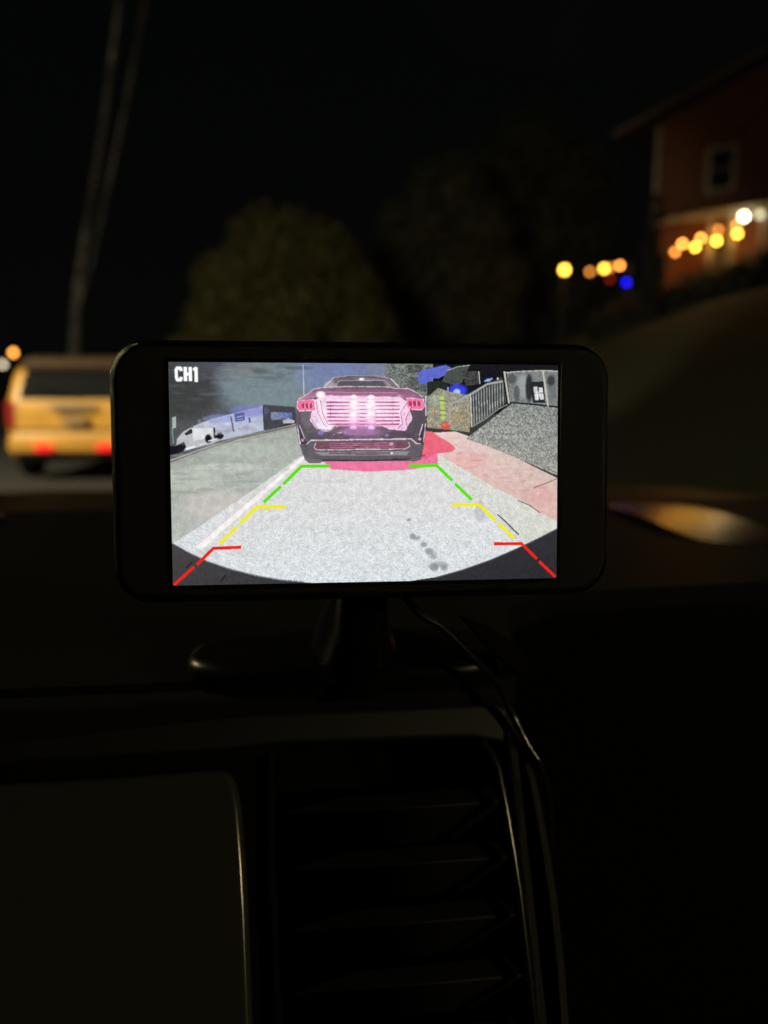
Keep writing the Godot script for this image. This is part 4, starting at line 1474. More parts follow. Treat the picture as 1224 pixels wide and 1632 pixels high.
	stroke([250,210,232], 2.94, [701,175,699,184], 0.99)
	stroke([250,210,232], 3.18, [755,155,757,167], 0.85)
	stroke([250,210,232], 3.42, [757,167,759,179], 0.87)
	stroke([250,210,232], 2.94, [759,179,752,187], 0.88)
	stroke([250,210,232], 3.26, [752,187,745,195], 0.78)
	stroke([250,210,232], 3.4, [745,195,738,203], 0.93)
	stroke([242,182,220], 4.88, [513,196,521,196], 0.85)
	stroke([242,182,220], 3.22, [521,196,530,196], 0.91)
	stroke([242,182,220], 4.92, [530,196,539,196], 0.78)
	stroke([242,182,220], 3.22, [539,196,548,196], 0.88)
	stroke([242,182,220], 2.88, [548,196,557,196], 0.99)
	stroke([242,182,220], 3.3, [557,196,566,196], 0.94)
	stroke([242,182,220], 3.64, [566,196,575,196], 0.99)
	stroke([242,182,220], 3.38, [575,196,584,196], 0.85)
	stroke([242,182,220], 4.7, [584,196,593,196], 0.81)
	stroke([242,182,220], 3.44, [593,196,602,196], 0.97)
	stroke([242,182,220], 4.96, [602,196,611,196], 0.85)
	stroke([242,182,220], 3.22, [611,196,620,196], 0.75)
	stroke([242,182,220], 3.86, [620,196,629,196], 0.85)
	stroke([242,182,220], 3.62, [629,196,638,196], 0.82)
	stroke([242,182,220], 4.62, [638,196,647,196], 0.87)
	stroke([242,182,220], 3.1, [647,196,656,196], 0.73)
	stroke([242,182,220], 4.12, [656,196,665,196], 0.98)
	stroke([250,205,232], 3.78, [665,196,676,202], 0.74)
	stroke([250,205,232], 2.66, [676,202,688,207], 0.74)
	stroke([250,205,232], 3.06, [688,207,698,208], 0.91)
	stroke([250,205,232], 2.66, [698,208,708,209], 0.97)
	stroke([250,205,232], 3.9, [708,209,718,210], 0.85)
	stroke([250,205,232], 2.64, [718,210,728,211], 0.86)
	stroke([250,205,232], 3.84, [728,211,738,212], 0.76)
	soft([255,206,240], 601, 150, 88, 56, 0.5)
	soft([255,220,245], 573, 147, 12, 56, 0.85)
	soft([255,252,255], 573, 105, 14, 7, 1.0)
	soft([255,252,255], 573, 121, 14, 7, 1.0)
	soft([255,252,255], 573, 136, 14, 7, 1.0)
	soft([255,252,255], 572, 160, 14, 7, 1.0)
	soft([255,252,255], 572, 182, 14, 7, 1.0)
	soft([255,252,255], 572, 203, 14, 7, 1.0)
	soft([255,220,245], 629, 147, 12, 56, 0.85)
	soft([255,252,255], 629, 105, 14, 7, 1.0)
	soft([255,252,255], 629, 120, 14, 7, 1.0)
	soft([255,252,255], 629, 136, 14, 7, 1.0)
	soft([255,252,255], 629, 159, 14, 7, 1.0)
	soft([255,252,255], 629, 182, 14, 7, 1.0)
	soft([255,252,255], 629, 203, 14, 7, 1.0)
	stroke([255,246,252], 5.2, [586,126,570,126,564,133,570,142,587,141,587,135,579,135], 1.0)
	stroke([255,246,252], 5.2, [595,142,597,126,607,138,617,126,620,142], 1.0)
	stroke([255,246,252], 5.2, [650,127,634,127,628,134,633,141,651,141], 1.0)
	soft([255,250,255], 469, 99, 18, 14, 0.95)
	soft([255,235,246], 474, 155, 18, 48, 0.6)
	soft([255,225,242], 719, 135, 16, 44, 0.5)
	soft([255,230,244], 532, 152, 32, 40, 0.35)
	soft([255,230,244], 679, 152, 32, 40, 0.35)
	soft([255,245,255], 484, 200, 24, 18, 1.0)
	soft([220,225,255], 473, 193, 32, 20, 0.5)
	soft([245,170,225], 600, 189, 100, 20, 0.5)
	soft([196,140,200], 593, 215, 80, 16, 0.6)
	soft([150,140,230], 468, 219, 12, 8, 0.7)
	soft([150,140,200], 679, 227, 8, 6, 0.8)
	stroke([235,225,245], 2.58, [520,220,534,218], 0.88)
	stroke([235,215,245], 2.12, [548,214,546,222], 0.77)
	stroke([220,200,235], 1.98, [507,226,512,224], 0.91)
	area([244,120,160], [397,118,449,114,453,149,402,151,394,140], 1.0, 6)
	stroke([255,232,242], 3.66, [397,118,404,117], 0.53)
	stroke([255,232,242], 3.34, [404,117,412,117], 0.51)
	stroke([255,232,242], 3.78, [412,117,419,116], 0.62)
	stroke([255,232,242], 2.44, [419,116,427,115], 0.55)
	stroke([255,232,242], 2.68, [427,115,434,115], 0.61)
	stroke([255,232,242], 3.14, [434,115,442,114], 0.52)
	stroke([255,232,242], 3.66, [442,114,449,114], 0.78)
	stroke([255,232,242], 3.46, [449,114,450,121], 0.73)
	stroke([255,232,242], 3.9, [450,121,451,128], 0.6)
	stroke([255,232,242], 3.7, [451,128,451,135], 0.84)
	stroke([255,232,242], 3.96, [451,135,452,142], 0.56)
	stroke([255,232,242], 2.96, [452,142,453,149], 0.76)
	stroke([255,232,242], 2.88, [453,149,446,149], 0.75)
	stroke([255,232,242], 2.42, [446,149,438,149], 0.58)
	stroke([255,232,242], 3.46, [438,149,431,149], 0.94)
	stroke([255,232,242], 3.24, [431,149,424,150], 0.83)
	stroke([255,232,242], 2.94, [424,150,417,150], 0.55)
	stroke([255,232,242], 3.04, [417,150,410,150], 0.82)
	stroke([255,232,242], 3.9, [410,150,402,151], 0.76)
	stroke([255,232,242], 2.26, [402,151,398,145], 0.91)
	stroke([255,232,242], 3.94, [398,145,394,140], 0.66)
	stroke([255,232,242], 2.36, [394,140,395,133], 0.55)
	stroke([255,232,242], 2.88, [395,133,396,125], 0.76)
	stroke([255,232,242], 3.72, [396,125,397,118], 0.79)
	area([244,120,160], [742,109,798,111,802,135,793,146,745,145], 1.0, 6)
	stroke([255,232,242], 3.06, [742,109,749,109], 0.55)
	stroke([255,232,242], 2.3, [749,109,756,109], 0.85)
	stroke([255,232,242], 3.48, [756,109,763,110], 0.83)
	stroke([255,232,242], 3.54, [763,110,770,110], 0.71)
	stroke([255,232,242], 2.24, [770,110,777,110], 0.7)
	stroke([255,232,242], 2.68, [777,110,784,111], 0.77)
	stroke([255,232,242], 2.8, [784,111,791,111], 0.6)
	stroke([255,232,242], 2.52, [791,111,798,111], 0.63)
	stroke([255,232,242], 3.04, [798,111,799,119], 0.93)
	stroke([255,232,242], 2.58, [799,119,801,127], 0.61)
	stroke([255,232,242], 2.64, [801,127,802,135], 0.53)
	stroke([255,232,242], 2.64, [802,135,797,141], 0.55)
	stroke([255,232,242], 2.32, [797,141,793,146], 0.75)
	stroke([255,232,242], 3.48, [793,146,785,146], 0.86)
	stroke([255,232,242], 3.32, [785,146,777,146], 0.88)
	stroke([255,232,242], 2.4, [777,146,769,145], 0.94)
	stroke([255,232,242], 3.1, [769,145,761,145], 0.7)
	stroke([255,232,242], 2.88, [761,145,753,145], 0.5)
	stroke([255,232,242], 3.36, [753,145,745,145], 0.74)
	stroke([255,232,242], 3.72, [745,145,745,138], 0.73)
	stroke([255,232,242], 3.54, [745,138,744,131], 0.88)
	stroke([255,232,242], 3.12, [744,131,743,123], 0.69)
	stroke([255,232,242], 3.5, [743,123,743,116], 0.56)
	stroke([255,232,242], 2.68, [743,116,742,109], 0.58)
	area([178,62,104], [409,127,418,126,418,141,411,142], 1.0, 0)
	stroke([255,220,235], 1.72, [419,126,419,142], 0.93)
	area([178,62,104], [421,127,430,126,431,141,423,142], 1.0, 0)
	stroke([255,220,235], 2.42, [431,126,432,142], 0.95)
	area([178,62,104], [434,127,442,126,443,141,435,142], 1.0, 0)
	stroke([255,220,235], 1.72, [443,126,444,142], 0.94)
	area([172,60,104], [750,119,760,119,761,134,751,134], 1.0, 0)
	stroke([255,220,235], 1.64, [761,118,762,135], 0.89)
	area([172,60,104], [764,119,774,119,775,134,765,134], 1.0, 0)
	stroke([255,220,235], 1.54, [775,118,776,135], 0.89)
	area([172,60,104], [778,119,788,119,789,134,779,134], 1.0, 0)
	stroke([255,220,235], 1.82, [789,118,790,135], 0.77)
	stroke([200,206,214], 4, [805,101,806,165], 1.0)
	area([70,58,68], [396,194,403,192,419,243,427,253,405,256], 1.0, 0)
	stroke([232,218,226], 3.22, [395,196,396,206], 0.76)
	stroke([232,218,226], 4.1, [396,206,398,216], 0.88)
	stroke([232,218,226], 3.36, [398,216,399,225], 0.86)
	stroke([232,218,226], 3.76, [399,225,400,235], 0.98)
	stroke([232,218,226], 3.7, [400,235,402,245], 0.84)
	stroke([232,218,226], 4.38, [402,245,403,255], 0.98)
	stroke([232,218,226], 3.68, [401,194,404,203], 0.86)
	stroke([232,218,226], 2.72, [404,203,408,212], 0.93)
	stroke([232,218,226], 3.16, [408,212,411,221], 0.93)
	stroke([232,218,226], 3.12, [411,221,414,230], 0.87)
	stroke([232,218,226], 2.44, [414,230,418,239], 0.94)
	soft([240,190,215], 410, 242, 6, 6, 0.9)
	area([70,58,68], [803,189,795,192,781,240,776,254,797,254], 1.0, 0)
	stroke([232,218,226], 3.34, [804,190,803,200], 0.93)
	stroke([232,218,226], 2.52, [803,200,802,210], 0.74)
	stroke([232,218,226], 3.4, [802,210,801,219], 0.73)
	stroke([232,218,226], 3.88, [801,219,800,229], 0.9)
	stroke([232,218,226], 3.04, [800,229,798,239], 0.91)
	stroke([232,218,226], 3.58, [798,239,797,249], 0.72)
	stroke([232,218,226], 3.02, [795,192,792,202], 0.97)
	stroke([232,218,226], 3.98, [792,202,789,212], 0.92)
	stroke([232,218,226], 3.94, [789,212,786,222], 0.77)
	stroke([232,218,226], 2.98, [786,222,783,232], 0.98)
	soft([240,190,215], 785, 239, 6, 6, 0.9)
	area([104,96,104], [427,256,438,244,758,241,774,256,791,258,786,293,743,303,472,304,424,297], 1.0, 6)
	stroke([238,222,230], 3.16, [424,255,437,243], 0.82)
	stroke([238,222,230], 4.42, [437,243,446,243], 0.97)
	stroke([238,222,230], 3.9, [446,243,455,243], 0.81)
	stroke([238,222,230], 3.2, [455,243,464,243], 0.81)
	stroke([238,222,230], 4.5, [464,243,473,243], 0.78)
	stroke([238,222,230], 3.84, [473,243,482,242], 0.87)
	stroke([238,222,230], 5.14, [482,242,490,242], 0.89)
	stroke([238,222,230], 3.52, [490,242,499,242], 0.96)
	stroke([238,222,230], 4.76, [499,242,508,242], 0.8)
	stroke([238,222,230], 3.1, [508,242,517,242], 0.94)
	stroke([238,222,230], 3.44, [517,242,526,242], 0.99)
	stroke([238,222,230], 3.7, [526,242,535,242], 0.81)
	stroke([238,222,230], 3.18, [535,242,544,242], 0.96)
	stroke([238,222,230], 3.76, [544,242,553,242], 0.86)
	stroke([238,222,230], 3.88, [553,242,562,241], 0.87)
	stroke([238,222,230], 5.16, [562,241,571,241], 0.86)
	stroke([238,222,230], 4.52, [571,241,580,241], 0.75)
	stroke([238,222,230], 3.9, [580,241,589,241], 0.92)
	stroke([238,222,230], 4.1, [589,241,597,241], 0.84)
	stroke([238,222,230], 3.28, [597,241,606,241], 0.87)
	stroke([238,222,230], 4.2, [606,241,615,241], 0.89)
	stroke([238,222,230], 4.0, [615,241,624,241], 0.74)
	stroke([238,222,230], 5.2, [624,241,633,240], 0.91)
	stroke([238,222,230], 3.42, [633,240,642,240], 0.8)
	stroke([238,222,230], 4.46, [642,240,651,240], 0.88)
	stroke([238,222,230], 3.32, [651,240,659,240], 0.86)
	stroke([238,222,230], 5.24, [659,240,668,240], 0.98)
	stroke([238,222,230], 4.58, [668,240,677,240], 0.74)
	stroke([238,222,230], 3.42, [677,240,686,240], 0.81)
	stroke([238,222,230], 4.68, [686,240,695,240], 0.77)
	stroke([238,222,230], 3.8, [695,240,704,239], 0.96)
	stroke([238,222,230], 5.14, [704,239,713,239], 0.77)
	stroke([238,222,230], 5.14, [713,239,722,239], 0.79)
	stroke([238,222,230], 5.48, [722,239,731,239], 0.8)
	stroke([238,222,230], 5.38, [731,239,740,239], 0.86)
	stroke([238,222,230], 4.14, [740,239,749,239], 0.75)
	stroke([238,222,230], 4.44, [749,239,758,239], 0.88)
	stroke([238,222,230], 3.92, [758,239,767,247], 0.87)
	stroke([238,222,230], 4.1, [767,247,775,254], 0.93)
	stroke([238,222,230], 3.76, [775,254,788,254], 0.77)
	area([122,80,98], [449,250,752,249,753,264,739,273,454,274,447,265], 1.0, 10)
	stroke([226,120,168], 2.74, [495,253,504,253], 0.85)
	stroke([226,120,168], 2.9, [504,253,513,253], 0.73)
	stroke([226,120,168], 1.96, [513,253,522,253], 0.91)
	stroke([226,120,168], 2.48, [522,253,531,253], 0.89)
	stroke([226,120,168], 3.16, [531,253,540,253], 0.83)
	stroke([226,120,168], 2.28, [540,253,549,253], 0.85)
	stroke([226,120,168], 2.6, [549,253,558,253], 0.74)
	stroke([226,120,168], 1.82, [558,253,567,253], 0.86)
	stroke([226,120,168], 2.82, [567,253,576,253], 0.95)
	stroke([226,120,168], 2.64, [576,253,585,253], 0.86)
	stroke([226,120,168], 3.22, [585,253,594,253], 0.9)
	stroke([226,120,168], 2.54, [594,253,603,253], 0.92)
	stroke([226,120,168], 2.92, [603,253,612,253], 0.74)
	stroke([226,120,168], 2.52, [612,253,621,253], 0.96)
	stroke([226,120,168], 2.08, [621,253,630,253], 0.82)
	stroke([226,120,168], 2.84, [630,253,639,253], 0.72)
	stroke([226,120,168], 2.76, [639,253,648,252], 0.83)
	stroke([226,120,168], 2.92, [648,252,657,252], 0.95)
	stroke([226,120,168], 2.9, [657,252,666,252], 0.78)
	stroke([226,120,168], 3.14, [666,252,676,252], 0.73)
	stroke([226,120,168], 2.14, [676,252,685,252], 0.95)
	stroke([226,120,168], 1.88, [685,252,694,252], 0.98)
	stroke([226,120,168], 1.98, [694,252,703,252], 0.73)
	stroke([226,120,168], 2.0, [495,259,504,259], 0.72)
	stroke([226,120,168], 2.68, [504,259,513,259], 0.75)
	stroke([226,120,168], 2.64, [513,259,522,259], 0.72)
	stroke([226,120,168], 2.18, [522,259,531,259], 0.83)
	stroke([226,120,168], 2.36, [531,259,540,259], 0.85)
	stroke([226,120,168], 2.32, [540,259,549,259], 0.97)
	stroke([226,120,168], 2.52, [549,259,558,259], 0.93)
	stroke([226,120,168], 2.32, [558,259,567,259], 0.76)
	stroke([226,120,168], 3.08, [567,259,576,259], 0.75)
	stroke([226,120,168], 3.24, [576,259,585,259], 0.92)
	stroke([226,120,168], 2.82, [585,259,594,259], 0.78)
	stroke([226,120,168], 2.68, [594,259,603,259], 0.91)
	stroke([226,120,168], 1.96, [603,259,612,259], 1.0)
	stroke([226,120,168], 2.92, [612,259,621,259], 0.73)
	stroke([226,120,168], 1.94, [621,259,630,259], 0.99)
	stroke([226,120,168], 1.94, [630,259,639,259], 0.78)
	stroke([226,120,168], 2.3, [639,259,648,259], 0.98)
	stroke([226,120,168], 2.78, [648,259,657,259], 0.98)
	stroke([226,120,168], 2.98, [657,259,666,259], 0.83)
	stroke([226,120,168], 2.02, [666,259,676,259], 0.89)
	stroke([226,120,168], 2.18, [676,259,685,259], 0.91)
	stroke([226,120,168], 3.04, [685,259,694,259], 0.88)
	stroke([226,120,168], 2.14, [694,259,703,259], 0.79)
	stroke([226,120,168], 1.88, [495,266,504,266], 0.87)
	stroke([226,120,168], 1.94, [504,266,513,266], 0.89)
	stroke([226,120,168], 2.04, [513,266,522,266], 0.93)
	stroke([226,120,168], 2.04, [522,266,531,266], 0.95)
	stroke([226,120,168], 2.2, [531,266,540,266], 0.89)
	stroke([226,120,168], 3.14, [540,266,549,265], 0.91)
	stroke([226,120,168], 2.2, [549,265,558,265], 0.88)
	stroke([226,120,168], 3.12, [558,265,567,265], 0.81)
	stroke([226,120,168], 1.82, [567,265,576,265], 0.89)
	stroke([226,120,168], 2.04, [576,265,585,265], 0.73)
	stroke([226,120,168], 2.2, [585,265,594,265], 0.75)
	stroke([226,120,168], 2.32, [594,265,603,265], 0.78)
	stroke([226,120,168], 2.34, [603,265,612,265], 0.81)
	stroke([226,120,168], 3.1, [612,265,621,265], 0.86)
	stroke([226,120,168], 2.98, [621,265,630,265], 0.84)
	stroke([226,120,168], 2.34, [630,265,639,265], 0.93)
	stroke([226,120,168], 2.66, [639,265,648,265], 0.88)
	stroke([226,120,168], 3.18, [648,265,657,265], 0.94)
	stroke([226,120,168], 2.9, [657,265,666,265], 0.97)
	stroke([226,120,168], 2.78, [666,265,676,265], 0.77)
	stroke([226,120,168], 2.62, [676,265,685,265], 0.88)
	stroke([226,120,168], 2.46, [685,265,694,265], 0.75)
	stroke([226,120,168], 1.88, [694,265,703,265], 1.0)
	stroke([235,220,228], 2.96, [453,251,447,265], 0.88)
	stroke([235,220,228], 2.58, [447,265,454,273], 0.86)
	stroke([235,220,228], 2.96, [454,273,463,273], 0.9)
	stroke([235,220,228], 3.94, [463,273,472,273], 0.78)
	stroke([235,220,228], 3.56, [472,273,481,273], 0.73)
	stroke([235,220,228], 2.36, [481,273,490,273], 0.78)
	stroke([235,220,228], 3.3, [490,273,498,273], 0.88)
	stroke([235,220,228], 3.1, [498,273,507,273], 0.74)
	stroke([235,220,228], 2.78, [507,273,516,273], 0.74)
	stroke([235,220,228], 2.58, [516,273,525,273], 0.93)
	stroke([235,220,228], 3.02, [525,273,534,273], 0.73)
	stroke([235,220,228], 3.22, [534,273,542,273], 0.74)
	stroke([235,220,228], 2.92, [542,273,551,273], 0.96)
	stroke([235,220,228], 3.06, [551,273,560,273], 0.81)
	stroke([235,220,228], 3.22, [560,273,569,272], 0.88)
	stroke([235,220,228], 2.74, [569,272,578,272], 0.79)
	stroke([235,220,228], 3.4, [578,272,587,272], 0.94)
	stroke([235,220,228], 3.82, [587,272,596,272], 0.8)
	stroke([235,220,228], 3.74, [596,272,605,272], 0.92)
	stroke([235,220,228], 3.46, [605,272,613,272], 0.77)
	stroke([235,220,228], 3.8, [613,272,622,272], 0.81)
	stroke([235,220,228], 3.46, [622,272,631,272], 0.85)
	stroke([235,220,228], 3.92, [631,272,640,272], 0.92)
	stroke([235,220,228], 3.4, [640,272,649,272], 0.85)
	stroke([235,220,228], 3.64, [649,272,658,272], 0.78)
	stroke([235,220,228], 2.62, [658,272,667,272], 0.75)
	stroke([235,220,228], 2.68, [667,272,676,272], 0.78)
	stroke([235,220,228], 2.62, [676,272,685,272], 0.89)
	stroke([235,220,228], 3.16, [685,272,694,272], 0.99)
	stroke([235,220,228], 2.62, [694,272,703,271], 0.85)
	stroke([235,220,228], 2.66, [703,271,712,271], 0.92)
	stroke([235,220,228], 2.58, [712,271,721,271], 0.85)
	stroke([235,220,228], 2.58, [721,271,730,271], 0.82)
	stroke([235,220,228], 3.86, [730,271,739,271], 0.82)
	stroke([235,220,228], 2.96, [739,271,753,263], 0.92)
	stroke([235,220,228], 2.96, [753,263,749,248], 0.73)
	soft([250,190,220], 693, 254, 8, 6, 0.7)
	area([146,142,150], [444,280,752,278,743,291,473,292], 1.0, 6)
	stroke([104,84,100], 3.2, [495,284,699,285], 1.0)
	area([120,104,110], [575,282,649,281,649,290,576,290], 1.0, 0)
	soft([255,235,240], 694, 284, 5, 4, 1.0)
	area([96,92,98], [448,296,758,294,743,303,472,305], 1.0, 0)
	stroke([58,44,58], 3.6, [472,306,619,308,758,303], 1.0)
	area([118,108,114], [419,297,454,302,472,308,467,315,431,315,421,307], 1.0, 10)
	area([112,98,104], [749,303,788,298,790,305,768,312,749,309], 1.0, 8)
	soft([255,150,215], 662, 161, 6, 2, 0.51)
	soft([255,240,250], 513, 143, 5, 1, 0.75)
	soft([255,240,250], 693, 141, 4, 3, 0.76)
	soft([255,150,215], 635, 139, 6, 3, 0.51)
	soft([255,240,250], 594, 162, 2, 4, 0.5)
	soft([255,240,250], 687, 164, 4, 3, 0.55)
	soft([255,240,250], 625, 170, 4, 1, 0.63)
	soft([255,150,215], 542, 136, 5, 4, 0.93)
	soft([255,240,250], 657, 155, 3, 3, 0.5)
	soft([255,150,215], 657, 170, 4, 1, 0.41)
	soft([255,240,250], 703, 181, 4, 4, 0.47)
	soft([255,240,250], 553, 156, 4, 3, 0.84)
	soft([255,150,215], 495, 182, 2, 1, 0.73)
	soft([255,240,250], 577, 165, 3, 2, 0.55)
	soft([255,240,250], 619, 174, 4, 3, 0.46)
	soft([255,150,215], 520, 200, 5, 2, 0.91)
	soft([255,240,250], 464, 126, 6, 4, 0.76)
	soft([255,240,250], 583, 163, 6, 3, 0.65)
	soft([255,150,215], 650, 116, 3, 3, 0.78)
	soft([255,240,250], 660, 138, 5, 1, 0.64)
	soft([255,240,250], 738, 136, 4, 2, 0.72)
	soft([255,150,215], 503, 185, 5, 2, 0.95)
	soft([255,240,250], 508, 181, 3, 4, 0.58)
	soft([255,240,250], 613, 122, 3, 1, 0.9)
	soft([255,150,215], 510, 174, 2, 3, 0.64)
	soft([255,240,250], 649, 189, 3, 4, 0.86)
	soft([255,240,250], 659, 154, 3, 1, 0.65)
	soft([255,240,250], 557, 149, 5, 3, 0.87)
	soft([255,240,250], 652, 136, 3, 1, 0.56)
	soft([255,150,215], 549, 173, 3, 2, 0.54)
	soft([255,240,250], 632, 177, 2, 3, 0.84)
	soft([255,240,250], 596, 123, 2, 1, 0.46)
	soft([255,240,250], 630, 129, 2, 2, 0.83)
	soft([255,240,250], 498, 114, 3, 3, 0.49)
	soft([255,150,215], 583, 135, 5, 4, 0.54)
	soft([255,240,250], 675, 156, 2, 3, 0.62)
	soft([255,240,250], 651, 154, 6, 3, 0.83)
	soft([255,240,250], 545, 109, 2, 4, 0.44)
	soft([255,150,215], 526, 167, 3, 3, 0.76)
	soft([255,240,250], 688, 107, 5, 3, 0.7)
	soft([255,150,215], 637, 169, 2, 3, 0.65)
	soft([255,240,250], 717, 149, 6, 4, 0.51)
	soft([255,240,250], 653, 136, 4, 3, 0.67)
	soft([255,150,215], 637, 194, 5, 3, 0.75)
	soft([255,240,250], 737, 150, 5, 2, 0.51)
	soft([255,240,250], 551, 183, 5, 3, 0.82)
	soft([255,150,215], 526, 148, 5, 4, 0.79)
	soft([255,240,250], 662, 173, 6, 2, 0.41)
	soft([255,240,250], 653, 163, 6, 4, 0.52)
	soft([255,150,215], 554, 133, 2, 2, 0.72)
	soft([255,240,250], 561, 170, 2, 4, 0.51)
	soft([255,240,250], 472, 191, 5, 3, 0.65)
	soft([255,240,250], 528, 151, 2, 4, 0.73)
	soft([255,240,250], 631, 164, 4, 2, 0.44)
	soft([255,150,215], 533, 142, 6, 3, 0.87)
	soft([255,240,250], 686, 188, 5, 4, 0.53)
	soft([255,240,250], 555, 162, 2, 3, 0.94)
	soft([255,150,215], 607, 165, 6, 3, 0.77)
	soft([255,240,250], 514, 135, 5, 2, 0.95)
	soft([255,240,250], 612, 197, 5, 4, 0.53)
	soft([255,240,250], 652, 146, 6, 4, 0.93)
	soft([255,150,215], 650, 115, 4, 3, 0.45)
	soft([255,240,250], 629, 122, 5, 3, 0.68)
	soft([255,240,250], 561, 118, 2, 2, 0.82)
	soft([255,150,215], 644, 125, 6, 3, 0.48)
	soft([255,240,250], 583, 115, 4, 3, 0.9)
	soft([255,240,250], 657, 190, 6, 2, 0.71)
	soft([255,240,250], 604, 143, 6, 4, 0.92)
	soft([255,240,250], 608, 167, 4, 2, 0.57)
	soft([255,150,215], 665, 175, 4, 2, 0.42)
	soft([255,240,250], 539, 168, 2, 2, 0.43)
	soft([255,240,250], 593, 176, 3, 4, 0.66)
	soft([255,150,215], 568, 142, 4, 2, 0.49)
	soft([255,240,250], 575, 179, 6, 3, 0.5)
	soft([255,150,215], 607, 169, 6, 2, 0.45)
	soft([255,240,250], 590, 150, 2, 2, 0.59)
	soft([255,240,250], 615, 155, 2, 2, 0.41)
	soft([255,240,252], 601, 147, 100, 40, 0.4)
	soft([255,240,250], 488, 194, 32, 20, 0.6)
	stroke([168,62,118], 2.6, [493,123,557,123], 0.8)
	stroke([255,226,242], 2.56, [493,117,502,117], 0.8)
	stroke([255,226,242], 2.82, [502,117,511,117], 0.77)
	stroke([255,226,242], 3.14, [511,117,520,117], 0.77)
	stroke([255,226,242], 2.54, [520,117,530,117], 0.99)
	stroke([255,226,242], 2.06, [530,117,539,117], 0.9)
	stroke([255,226,242], 2.34, [539,117,548,117], 0.73)
	stroke([255,226,242], 2.96, [548,117,557,117], 0.91)
	stroke([168,62,118], 2.6, [594,123,611,123], 0.8)
	stroke([255,226,242], 3.04, [594,117,611,117], 0.79)
	stroke([168,62,118], 2.6, [645,123,719,123], 0.8)
	stroke([255,226,242], 2.98, [645,117,655,117], 0.96)
	stroke([255,226,242], 3.06, [655,117,664,117], 0.96)
	stroke([255,226,242], 2.92, [664,117,673,117], 0.76)
	stroke([255,226,242], 3.0, [673,117,682,117], 0.95)
	stroke([255,226,242], 2.6, [682,117,692,117], 0.81)
	stroke([255,226,242], 2.92, [692,117,701,117], 0.99)
	stroke([255,226,242], 3.16, [701,117,710,117], 0.79)
	stroke([255,226,242], 2.26, [710,117,719,117], 0.74)
	stroke([168,62,118], 2.6, [493,134,557,134], 0.8)
	stroke([255,226,242], 2.94, [493,129,502,129], 0.76)
	stroke([255,226,242], 3.4, [502,129,511,129], 0.76)
	stroke([255,226,242], 2.44, [511,129,520,129], 0.79)
	stroke([255,226,242], 3.1, [520,129,530,128], 0.76)
	stroke([255,226,242], 2.8, [530,128,539,128], 0.83)
	stroke([255,226,242], 3.18, [539,128,548,128], 0.75)
	stroke([255,226,242], 3.34, [548,128,557,128], 0.97)
	stroke([168,62,118], 2.6, [594,134,611,134], 0.8)
	stroke([255,226,242], 2.54, [594,128,611,128], 0.85)
	stroke([168,62,118], 2.6, [645,134,719,134], 0.8)
	stroke([255,226,242], 2.96, [645,128,655,128], 0.82)
	stroke([255,226,242], 2.4, [655,128,664,128], 0.97)
	stroke([255,226,242], 2.7, [664,128,673,128], 0.98)
	stroke([255,226,242], 2.4, [673,128,682,128], 0.78)
	stroke([255,226,242], 3.18, [682,128,692,128], 0.88)
	stroke([255,226,242], 3.38, [692,128,701,128], 0.97)
	stroke([255,226,242], 2.82, [701,128,710,128], 0.85)
	stroke([255,226,242], 3.42, [710,128,719,128], 0.95)
	stroke([168,62,118], 2.6, [493,146,557,145], 0.8)
	stroke([255,226,242], 2.02, [493,140,502,140], 0.87)
	stroke([255,226,242], 3.18, [502,140,511,140], 0.8)
	stroke([255,226,242], 2.3, [511,140,520,140], 0.95)
	stroke([255,226,242], 2.18, [520,140,529,140], 0.78)
	stroke([255,226,242], 2.42, [529,140,539,140], 0.75)
	stroke([255,226,242], 2.22, [539,140,548,140], 0.79)
	stroke([255,226,242], 2.0, [548,140,557,140], 0.87)
	stroke([168,62,118], 2.6, [594,145,611,145], 0.8)
	stroke([255,226,242], 2.18, [594,140,611,139], 0.96)
	stroke([168,62,118], 2.6, [645,145,719,145], 0.8)
	stroke([255,226,242], 3.22, [645,139,655,139], 0.97)
	stroke([255,226,242], 2.18, [655,139,664,139], 0.8)
	stroke([255,226,242], 2.8, [664,139,673,139], 0.88)
	stroke([255,226,242], 3.3, [673,139,682,139], 0.78)
	stroke([255,226,242], 2.3, [682,139,692,139], 0.92)
	stroke([255,226,242], 3.4, [692,139,701,139], 0.75)
	stroke([255,226,242], 3.48, [701,139,710,139], 1.0)
	stroke([255,226,242], 3.26, [710,139,719,139], 0.83)
	stroke([168,62,118], 2.6, [492,158,557,158], 0.8)
	stroke([255,226,242], 3.42, [493,152,502,152], 0.82)
	stroke([255,226,242], 2.02, [502,152,511,152], 0.9)
	stroke([255,226,242], 3.4, [511,152,520,152], 0.9)
	stroke([255,226,242], 3.38, [520,152,529,152], 0.81)
	stroke([255,226,242], 2.48, [529,152,538,152], 0.94)
	stroke([255,226,242], 3.22, [538,152,548,152], 0.93)
	stroke([255,226,242], 2.7, [548,152,557,152], 0.79)
	stroke([168,62,118], 2.6, [594,158,611,158], 0.8)
	stroke([255,226,242], 3.3, [594,152,611,152], 0.79)
	stroke([168,62,118], 2.6, [645,158,719,158], 0.8)
	stroke([255,226,242], 2.16, [645,152,654,152], 0.77)
	stroke([255,226,242], 3.42, [654,152,664,152], 0.99)
	stroke([255,226,242], 3.38, [664,152,673,152], 0.77)
	stroke([255,226,242], 2.68, [673,152,682,152], 0.86)
	stroke([255,226,242], 2.08, [682,152,691,152], 1.0)
	stroke([255,226,242], 3.2, [691,152,701,152], 0.96)
	stroke([255,226,242], 2.76, [701,152,710,152], 0.78)
	stroke([255,226,242], 2.88, [710,152,719,152], 0.75)
	stroke([168,62,118], 2.6, [492,170,557,170], 0.8)
